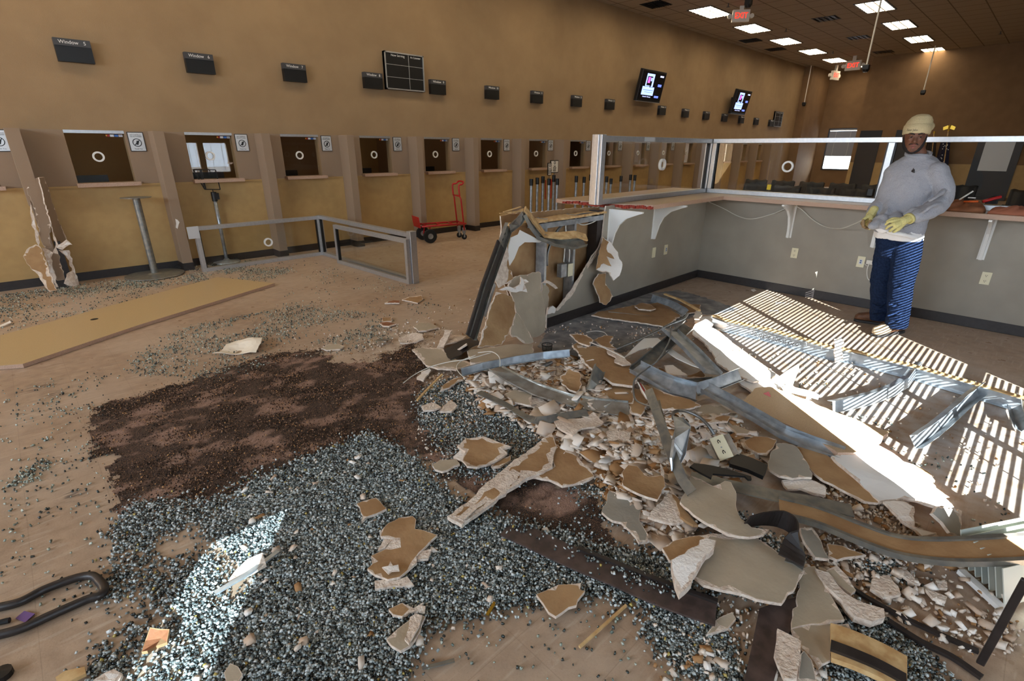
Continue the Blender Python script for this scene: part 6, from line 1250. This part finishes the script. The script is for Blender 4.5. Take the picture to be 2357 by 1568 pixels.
# plaster rubble
rub_c = [(1080, 880), (1180, 850), (1300, 830), (1420, 870), (1520, 930), (1640, 960), (1780, 1050), (1700, 1080), (1600, 1200), (1560, 1260), (1480, 1240), (1400, 1130), (1250, 1000), (1130, 950)]
rub_r = [(1900, 1100), (2050, 1140), (2150, 1230), (2300, 1380), (2357, 1500), (2200, 1500), (2000, 1400), (1850, 1300), (1900, 1200)]
X = sample(rub_c, 5200); lf = np.array([max(0, .45+noise.noise(Vector((x*3, y*3, 9))))*.06 for x, y, z in X])*rng.uniform(.1, 1, len(X))
scatter('plaster_rubble', X, (.016, .052), .2, 'rubble', 'mass of broken cream plaster filling the pile centre', 'plaster rubble', tilt=.4, lift=lf)
X = sample(rub_c, 12000); lf = np.array([max(0, .45+noise.noise(Vector((x*3, y*3, 9))))*.06 for x, y, z in X])*rng.uniform(.1, 1, len(X))
scatter('plaster_crumbs', X, (.004, .012), .6, 'rubble', 'fine plaster crumbs in the pile centre', 'plaster rubble', lift=lf)
X = np.concatenate([sample(rub_r, 2600, 5), sample([(1560, 740), (1800, 870), (2100, 1080), (2357, 1200), (2357, 900), (1900, 800)], 500, 5), sample([(1240, 760), (1560, 700), (1560, 800), (1300, 850), (1100, 830)], 1100, 5), sample([(900, 760), (1080, 690), (1160, 560), (1130, 780), (960, 800)], 700, 4), sample([(960, 880), (1040, 850), (1120, 900), (1040, 1120), (960, 1000)], 500), sample(gl_dense, 420), sample([(1580, 1380), (1760, 1400), (1700, 1568), (1480, 1568)], 160), sample([(1650, 1180), (1900, 1280), (1900, 1568), (1780, 1568)], 600), sample([(640, 760), (960, 760), (900, 830), (700, 800)], 400, 4)])
scatter('plaster_crumbs', X, (.003, .013), .6, 'rubble', 'scattered plaster crumbs over floor, glass and wreckage', 'plaster rubble')
X = np.concatenate([sample(rub_r, 260), sample([(1780, 1500), (1860, 1520), (1900, 1568), (1780, 1568)], 30), sample([(1580, 1500), (1640, 1500), (1640, 1568), (1560, 1568)], 25), sample(gl_dense, 60)])
scatter('plaster_lumps', X, (.012, .03), .5, 'rubble', 'loose thumb-sized plaster lumps in the lower right and on the glass', 'plaster rubble', tilt=.8)
X = sample(rub_c, 230); lf = np.array([max(0, .5+noise.noise(Vector((x*3, y*3, 9))))*.06 for x, y, z in X])*rng.uniform(.6, 1.1, len(X))
scatter('plaster_flakes', X, (.04, .1), .06, 'rubble', 'overlapping flat plaster and paper flakes in the pile', 'plaster rubble', tilt=.35, lift=lf)
# ================================================================== the man
FW2 = Vector((math.sin(YAW), math.cos(YAW), 0)); RR = Vector((math.cos(YAW), -math.sin(YAW), 0)); D0 = 4.516
def J(px, py, dd=0.0):
    d = ray(px, py); return EYE+d*((D0+dd)/d.dot(FW2))
def hd(a, b): return (RR*a+FW2*b).normalized()
def rings(mb, rs, n=20, mi=0, pw=2.3):
    """rs: (centre, axis a, axis b, ra, rb)"""
    vs = []
    for c, a, b, ra, rb in rs:
        for i in range(n):
            t = 2*math.pi*i/n; ct, st = math.cos(t), math.sin(t)
            vs.append(c+a*(ra*math.copysign(abs(ct)**(2/pw), ct))+b*(rb*math.copysign(abs(st)**(2/pw), st)))
    k = len(rs); mb.add(vs, [(j*n+i, j*n+(i+1) % n, (j+1)*n+(i+1) % n, (j+1)*n+i) for j in range(k-1) for i in range(n)]+[tuple(reversed(range(n))), tuple((k-1)*n+i for i in range(n))], mi)
def limb(mb, pts, n=14, mi=0, sub=5, capr=True):
    """pts: (point, radius) tapered limb through the points with rounded ends"""
    P_ = curve_pts([p for p, r in pts], sub); R_ = []
    for i in range(len(pts)-1):
        for j in range(sub): R_.append(pts[i][1]*(1-j/sub)+pts[i+1][1]*j/sub)
    R_.append(pts[-1][1])
    if capr:
        d0 = (P_[0]-P_[1]).normalized(); d1 = (P_[-1]-P_[-2]).normalized()
        P_ = [P_[0]+d0*R_[0]*.85, P_[0]+d0*R_[0]*.5]+P_+[P_[-1]+d1*R_[-1]*.5, P_[-1]+d1*R_[-1]*.85]; R_ = [R_[0]*.35, R_[0]*.85]+R_+[R_[-1]*.85, R_[-1]*.35]
    mb.tube(P_, 1.0, n, mi, scale=R_)
def ball(mb, c, rx, ry=None, rz=None, ax=None, n=14, mi=0):
    ry = ry or rx; rz = rz or rx; ax = ax or (Vector((1, 0, 0)), Vector((0, 1, 0)), Z)
    rs = []
    for k in range(1, n): t = math.pi*k/n; rs.append((c-ax[2]*(rz*math.cos(t)), ax[0], ax[1], rx*math.sin(t), ry*math.sin(t)))
    rings(mb, rs, 16, mi, 2)
def fuse(mb, name, m, parent, vox=.012, sm=4, disp=0, dsz=.1, it=1.0):
    o = mb.build(name, m, parent, smooth=True); r_ = o.modifiers.new('remesh', 'REMESH'); r_.mode = 'VOXEL'; r_.voxel_size = vox; r_.use_smooth_shade = True
    s_ = o.modifiers.new('smooth', 'SMOOTH'); s_.factor = .5; s_.iterations = sm
    if disp:
        t = bpy.data.textures.new(name+'_folds', 'CLOUDS'); t.noise_scale = dsz; t.noise_depth = 2; d_ = o.modifiers.new('folds', 'DISPLACE'); d_.texture = t; d_.strength = disp; d_.mid_level = .5; d_.texture_coords = 'LOCAL'
        s2 = o.modifiers.new('smooth2', 'SMOOTH'); s2.factor = .5; s2.iterations = 2
    return o
mat('skin', (116, 74, 54), .55, c2=(102, 64, 46), scale=30); mat('lips', (150, 88, 82), .45); mat('beard', (22, 16, 14), .85); mat('beanie', (206, 190, 150), .95, c2=(190, 174, 134), scale=300, bump=.5, bscale=260)
mat('fleece', (164, 166, 172), .95, c2=(146, 148, 156), scale=320, detail=2, bump=.4, bscale=90); mat('denim', (32, 46, 74), .95, c2=(22, 33, 56), scale=60, bump=.5, bscale=240, spec=.1)
mat('glove', (214, 206, 140), .85, c2=(196, 186, 124), scale=120, bump=.3, bscale=300); mat('glove_palm', (150, 124, 88), .8, c2=(120, 96, 70), scale=40); mat('tee', (232, 230, 228), .8)
mat('boot', (110, 72, 46), .6, c2=(90, 58, 38), scale=30, bump=.3, bscale=60); mat('boot_toe', (196, 172, 140), .6); mat('sole', (46, 42, 40), .7); mat('eye', (225, 218, 210), .3)
A_ = hd(.62, -.78); B_ = hd(-.78, -.62)      # across the shoulders (towards his left), and the way he faces
HF = hd(-.55, -.84); HS = hd(.84, -.55)      # face direction, his left ear direction
# body ---------------------------------------------------------------
hc = J(2107, 312, 0); tiltv = (Z*.96+HF*.22).normalized(); HFt = (HF-tiltv*HF.dot(tiltv)).normalized()
def hl(x, y, z): return hc+HS*x+HFt*y+tiltv*z
bd = MB(); rs = []
for z, rx, ry, yo in ((-.118, .026, .024, .062), (-.112, .042, .045, .052), (-.098, .056, .068, .032), (-.075, .064, .082, .016), (-.045, .069, .09, .006), (-.01, .073, .094, 0), (.03, .076, .097, -.004), (.065, .074, .094, -.006), (.095, .062, .08, -.008), (.115, .035, .05, -.008)):
    rs.append((hl(0, yo, z), HS, HFt, rx, ry))
rings(bd, rs, 22, 0, 2.2)
limb(bd, [(hl(0, .083, .022), .009), (hl(0, .096, -.004), .011), (hl(0, .107, -.026), .015)], 10)            # nose
for s in (-1, 1):
    ball(bd, hl(s*.013, .097, -.031), .0085, n=8); ball(bd, hl(s*.034, .078, -.014), .021, .014, .016, n=8)
    ball(bd, hl(s*.03, .083, .034), .024, .012, .009, (HS, HFt, tiltv), n=8)
    ball(bd, hl(s*.077, -.008, -.008), .008, .019, .03, (HS, HFt, tiltv), n=10)
ball(bd, hl(0, .088, -.062), .026, .014, .016, (HS, HFt, tiltv)); ball(bd, hl(0, .09, -.1), .02, .014, .014)
nk = J(2113, 362, 0)
limb(bd, [(hl(0, -.02, -.06), .052), (J(2112, 348, .0), .055), (nk, .062), (J(2110, 378, 0), .08)])
limb(bd, [(J(2110, 385, 0), .1), (J(2092, 430, 0), .11), (J(2075, 500, 0), .1), (J(2066, 545, 0), .11)])
LS, LE, LW = J(2157, 390, -.17), J(2170, 460, -.22), J(2090, 504, -.30)
RS, RE, RW = J(2080, 388, .15), J(2040, 452, .13), J(2008, 489, -.02)
limb(bd, [(LS, .05), (LE, .038), (LW, .026)]); limb(bd, [(RS, .05), (RE, .038), (RW, .026)])
HL, KL, AL = J(2088, 560, -.09), J(2074, 652, -.12), J(2064, 745, -.1)
HR, KR_, AR = J(2048, 560, .08), J(2030, 645, .1), J(2024, 725, .14)
limb(bd, [(HL, .08), (KL, .05), (AL, .036)]); limb(bd, [(HR, .08), (KR_, .05), (AR, .036)])
man = fuse(bd, 'person', 'skin', None, .007, 2)
tag(man, 'man in tan knit cap, grey sweatshirt, blue jeans and work gloves, looking down', 'person')
# face parts
for s in (-1, 1):
    e = MB(); ball(e, hl(s*.031, .083, .014), .0125, n=10); o = e.build('eye', 'eye', man, smooth=True); k = MB(); ball(k, hl(s*.031+.001, .092, .009), .0072, n=8); k.build('iris', 'beard', o, smooth=True)
    l = MB(); rings(l, [(hl(s*.031, .083, z), HS, HFt, .0145*q, .0145*q) for z, q in ((.009, 1.0), (.015, .97), (.021, .85), (.028, .4))], 14, 0, 2); l.build('eyelid', 'skin', man, smooth=True)
    b_ = MB(); limb(b_, [(hl(s*.014, .094, .028), .0045), (hl(s*.032, .092, .034), .0055), (hl(s*.05, .078, .029), .004)], 8); b_.build('eyebrow', 'beard', man, smooth=True)
lp = MB(); limb(lp, [(hl(-.022, .09, -.057), .003), (hl(0, .101, -.052), .006), (hl(.022, .09, -.057), .003)], 8); lp.build('upper_lip', 'beard' if 0 else 'lips', man, smooth=True)
lp = MB(); limb(lp, [(hl(-.02, .089, -.069), .003), (hl(0, .1, -.073), .0085), (hl(.02, .089, -.069), .003)], 8); lp.build('lower_lip', 'lips', man, smooth=True)
lp = MB().box(hl(0, .093, -.0625), (.001, .001, .001)); limb(lp, [(hl(-.012, .0945, -.0625), .003), (hl(.012, .0945, -.0625), .003)], 6); lp.build('teeth', 'eye', man, smooth=True)
be = MB(); 
for s in (-1, 1):
    limb(be, [(hl(s*.07, .004, .02), .008), (hl(s*.066, .022, -.03), .015), (hl(s*.054, .046, -.07), .02), (hl(s*.033, .07, -.098), .02), (hl(0, .083, -.112), .018)], 10)
    limb(be, [(hl(0, .1, -.043), .004), (hl(s*.02, .092, -.046), .006), (hl(s*.032, .082, -.062), .006), (hl(s*.03, .08, -.09), .008)], 8)
ball(be, hl(0, .082, -.098), .022, .018, .016)
fuse(be, 'beard', 'beard', man, .005, 2)
ball_ = MB(); ball(ball_, hl(.082, .004, -.034), .005, n=8); ball_.build('earring', 'white', man, smooth=True)
# knit cap
cp = MB(); cu_ = (tiltv*.95-HFt*.31).normalized(); cd_ = (HFt*.95+tiltv*.31).normalized(); c0_ = hl(.002, -.008, .008)
rings(cp, [(c0_+cu_*t+HS*sx, HS, cd_, rx, ry) for t, rx, ry, sx in ((0, .086, .105, 0), (.03, .091, .109, 0), (.07, .09, .107, 0), (.1, .084, .098, .004), (.13, .07, .082, .01), (.15, .04, .045, .012))], 26, 0, 2.1)
ball(cp, J(2120, 281, .03), .07, .08, .052, n=14); ball(cp, J(2131, 279, .04), .048, .052, .036, n=12); ball(cp, J(2126, 292, .04), .07, .075, .05, n=12)
cap_o = fuse(cp, 'knit_cap', 'beanie', man, .006, 4, .004, .03)
cf = MB(); rings(cf, [(c0_+cu_*t, HS, cd_, rx, ry) for t, rx, ry in ((-.004, .086, .104), (0, .094, .112), (.035, .097, .114), (.066, .095, .112), (.072, .086, .104))], 30, 0, 2.1); cf.build('cap_cuff', 'beanie', cap_o, smooth=True)
# sweatshirt
sw = MB()
def tr(px, py, hw, hb, dd=0, a=A_, b=B_): return (J(px, py, dd), a, b, hw, hb)
rings(sw, [tr(2068, 536, .185, .15), tr(2070, 515, .2, .165), tr(2076, 480, .205, .17), tr(2086, 445, .205, .165), tr(2097, 415, .21, .155), tr(2106, 393, .215, .14), tr(2112, 378, .19, .12), tr(2114, 366, .13, .1), tr(2114, 358, .085, .085), tr(2114, 353, .08, .08)], 30, 0, 2.4)
limb(sw, [(LS+Vector((0, 0, -.02)), .08), (J(2168, 425, -.2), .077), (LE, .073), (J(2140, 484, -.27), .07), (J(2108, 499, -.3), .055)], 16)
limb(sw, [(RS+Vector((0, 0, -.02)), .085), (J(2058, 420, .16), .078), (RE, .07), (J(2020, 478, .04), .058), (J(2011, 487, .0), .05)], 16)
limb(sw, [(J(2055, 478, -.05), .075), (J(2038, 502, -.1), .055), (J(2022, 514, -.15), .045), (J(2008, 521, -.16), .03)], 12)
limb(sw, [(J(2060, 505, -.14), .07), (J(2040, 520, -.2), .045)], 12); limb(sw, [(J(2030, 505, -.14), .05), (J(2012, 516, -.12), .04)], 12)
for q in ([(2172, 440, -.28), (2155, 452, -.33), (2138, 462, -.33)], [(2166, 470, -.3), (2146, 474, -.36), (2126, 487, -.36)], [(2128, 478, -.2), (2105, 480, -.24), (2082, 494, -.24)], [(2120, 505, -.2), (2105, 515, -.22), (2080, 525, -.24)], [(2060, 440, -.05), (2050, 465, -.06), (2040, 490, -.12)]):
    limb(sw, [(J(*p), .016) for p in q], 8)
swo = fuse(sw, 'sweatshirt', 'fleece', man, .009, 3, .03, .11)
rb = MB(); rb.ring(J(2113.5, 354.5, 0), (Z*.9+HF*.25), .094, .07, .022, 36); o = rb.build('collar', 'fleece', swo, smooth=True)
ts = MB(); rings(ts, [tr(2068, 551, .178, .148), tr(2068, 540, .182, .15), tr(2069, 520, .18, .15)], 30, 0, 2.4); limb(ts, [(J(2015, 522, -.14), .02), (J(2030, 530, -.18), .03), (J(2044, 526, -.2), .025)], 10); limb(ts, [(J(2046, 534, -.24), .02), (J(2080, 541, -.22), .02), (J(2112, 548, -.16), .02)], 8)
fuse(ts, 'undershirt', 'tee', man, .01, 2, .012, .06)
# jeans
je = MB(); A2 = hd(.75, -.66); B2 = hd(-.66, -.75)
rings(je, [tr(2070, 532, .165, .14, 0, A2, B2), tr(2069, 552, .175, .145, 0, A2, B2), tr(2068, 572, .175, .145, 0, A2, B2), tr(2066, 592, .165, .13, 0, A2, B2)], 26, 0, 2.4)
limb(je, [(HL, .112), (J(2084, 605, -.11), .106), (KL, .096), (J(2070, 700, -.12), .09), (J(2064, 742, -.1), .09), (J(2062, 754, -.1), .088)], 18, capr=False)
limb(je, [(HR, .105), (J(2038, 605, .09), .1), (KR_, .09), (J(2027, 690, .12), .084), (J(2026, 722, .14), .084), (J(2026, 734, .14), .082)], 18, capr=False)
for q in ([(2046, 700, -.2), (2064, 706, -.22), (2080, 698, -.18)], [(2044, 728, -.2), (2062, 722, -.21), (2082, 732, -.16)], [(2046, 745, -.2), (2064, 741, -.2), (2080, 748, -.16)], [(2008, 700, .06), (2022, 706, .04), (2036, 700, .04)], [(2008, 722, .1), (2022, 718, .06), (2036, 724, .06)], [(2090, 640, -.16), (2072, 662, -.22), (2056, 668, -.2)]):
    limb(je, [(J(*p), .014) for p in q], 8)
jo = fuse(je, 'jeans', 'denim', man, .009, 3, .018, .07)
# boots
def boot(heel, toe, toe_c, first=False):
    b_ = MB(); d = (toe-heel); L_ = d.length; d.normalize(); s_ = d.cross(Z); s2 = MB()
    prof = [(-.02, .03, .05), (.04, .042, .06), (.12*L_/.3, .042, .062), (.17*L_/.3, .046, .05), (.23*L_/.3, .05, .04), (.28*L_/.3, .046, .033), (.305*L_/.3, .026, .02)]
    rings(b_, [(heel+d*x+Z*(h+.018), s_, Z, w_, h) for x, w_, h in prof], 16, 0, 2.6); limb(b_, [(heel+d*.06+Z*.08, .052), (heel+d*.055+Z*.17, .05)], 14)
    o = fuse(b_, 'boot', 'boot', man, .008, 2)
    rings(s2, [(heel+d*x+Z*.014, s_, Z, w_+.006, .014) for x, w_, h in prof], 16, 0, 5); s2.build('sole', 'sole', o)
    lc = MB()
    for k in range(4): c = heel+d*(.13+.03*k)*L_/.3+Z*(.125-.017*k); lc.tube([c-s_*.03, c+Z*.012, c+s_*.03], .004, 6)
    lc.build('laces', 'offwhite' if toe_c else 'sole', o)
    if toe_c:
        t_ = MB(); rings(t_, [(heel+d*x+Z*(h+.021), s_, Z, w_+.003, h+.002) for x, w_, h in prof[3:]], 16, 0, 2.6); t_.build('toe_cap', 'boot_toe', o, smooth=True)
    return o
boot(G(2070, 765), G(2012, 775), True); boot(G(2045, 750)+Vector((0, 0, 0)), G(1966, 738), False)
# gloves
def hand(wr, palm, fing, thumb, r, nm, m, side):
    g = MB(); n_ = (palm-wr).normalized()
    limb(g, [(wr-n_*.03, .036), (wr, .034), (wr+(palm-wr)*.5, .036)], 12)
    ks = [f[0] for f in fing]
    for k in ks: limb(g, [(wr+(k-wr)*.15, .02), (k, .0175)], 10)
    for f in fing: limb(g, [(f[0], .0135), (f[1], .0125), (f[2], .0105)], 8)
    limb(g, [(thumb[0], .018), (thumb[1], .014), (thumb[2], .012)], 8)
    return fuse(g, nm, m, man, .0042, 1)
lh = hand(LW, J(2065, 514, -.32), [(J(2056, 509, -.31), J(2046, 511, -.3), J(2039, 517, -.27)), (J(2058, 516, -.33), J(2047, 520, -.32), J(2040, 526, -.28)), (J(2062, 522, -.33), J(2053, 528, -.32), J(2048, 532, -.28)), (J(2068, 527, -.32), J(2061, 532, -.31), J(2057, 534, -.28))], (J(2072, 506, -.28), J(2055, 504, -.25), J(2043, 510, -.24)), .03, 'glove', 'glove', 1)
cu = MB(); cu.ring(J(2093, 503, -.3), (LW-LE), .045, .033, .02, 24); cu.build('glove_cuff', 'glove', lh, smooth=True)
rh = hand(RW, J(1999, 503, -.04), [(J(1996, 500, -.06), J(1987, 507, -.08), J(1988, 519, -.1)), (J(1992, 504, -.03), J(1984, 513, -.05), J(1990, 523, -.09)), (J(1995, 508, 0), J(1987, 520, -.02), J(1997, 526, -.07)), (J(1999, 511, .02), J(1993, 523, .0), J(2003, 527, -.05))], (J(2005, 499, -.07), J(2004, 509, -.12), J(1999, 517, -.13)), .03, 'glove', 'glove', -1)
pc = MB()
for f in [(J(1987, 508, -.084), J(1987, 519, -.105)), (J(1984, 514, -.056), J(1990, 523, -.095)), (J(1987, 521, -.03), J(1997, 526, -.08)), (J(2004, 509, -.126), J(1999, 517, -.136))]: limb(pc, [(f[0], .0145), (f[1], .0125)], 8)
fuse(pc, 'palm_coating', 'glove_palm', rh, .0045, 1)
# writing and emblem laid on the cloth
from mathutils.bvhtree import BVHTree
bpy.context.view_layer.update(); dg = bpy.context.evaluated_depsgraph_get()
def stick(o_, px, py, off=.002):
    ev = o_.evaluated_get(dg); me = ev.to_mesh(); me.transform(ev.matrix_world); bv = BVHTree.FromPolygons([v.co for v in me.vertices], [p.vertices for p in me.polygons]); ev.to_mesh_clear(); return bv
def decal(bv, name, polys, m, parent, off=.002):
    mb = MB()
    for poly in polys:
        ps = []
        for px, py in poly:
            d = ray(px, py).normalized(); h_, n_, i_, dist = bv.ray_cast(EYE, d)
            if h_ is None: break
            ps.append(h_-d*off)
        if len(ps) == len(poly): mb.add(ps, [tuple(range(len(ps)))])
    return mb.build(name, m, parent) if mb.v else None
bvs = stick(swo, 0, 0)
decal(bvs, 'chest_emblem', [[(2097, 395), (2099, 391), (2104, 390), (2105, 393), (2101, 395), (2100, 397)], [(2100, 397), (2101, 389), (2103.4, 386), (2103.4, 398)], [(2104, 398), (2104, 390), (2105.6, 389), (2105.6, 398.5)]], 'rubber', swo, .004)
def textpoly(body, size, sx=1):
    c = bpy.data.curves.new('t', 'FONT'); c.body = body; c.size = size; c.align_x = 'CENTER'; c.align_y = 'CENTER'; c.shear = .35; t_ = bpy.data.objects.new('t', c); COL.objects.link(t_); bpy.context.view_layer.update()
    me = bpy.data.meshes.new_from_object(t_.evaluated_get(bpy.context.evaluated_depsgraph_get())); bpy.data.objects.remove(t_); r = [[(me.vertices[i].co.x*sx, me.vertices[i].co.y) for i in p.vertices] for p in me.polygons]; bpy.data.meshes.remove(me); return r
cuff = [c for c in cap_o.children if c.name.startswith('cap_cuff')][0]; bvc = stick(cuff, 0, 0)
decal(bvc, 'lettering', [[(2099.5+x, 299.5-y+x*.02) for x, y in p] for p in textpoly('Sean John', 7.5, .85)], 'black', cuff, .002)
decal(bvs, 'lettering', [[(2102+x, 402.5-y) for x, y in p] for p in textpoly('FITNESS', 2.6)], 'header', swo, .004) if 0 else None
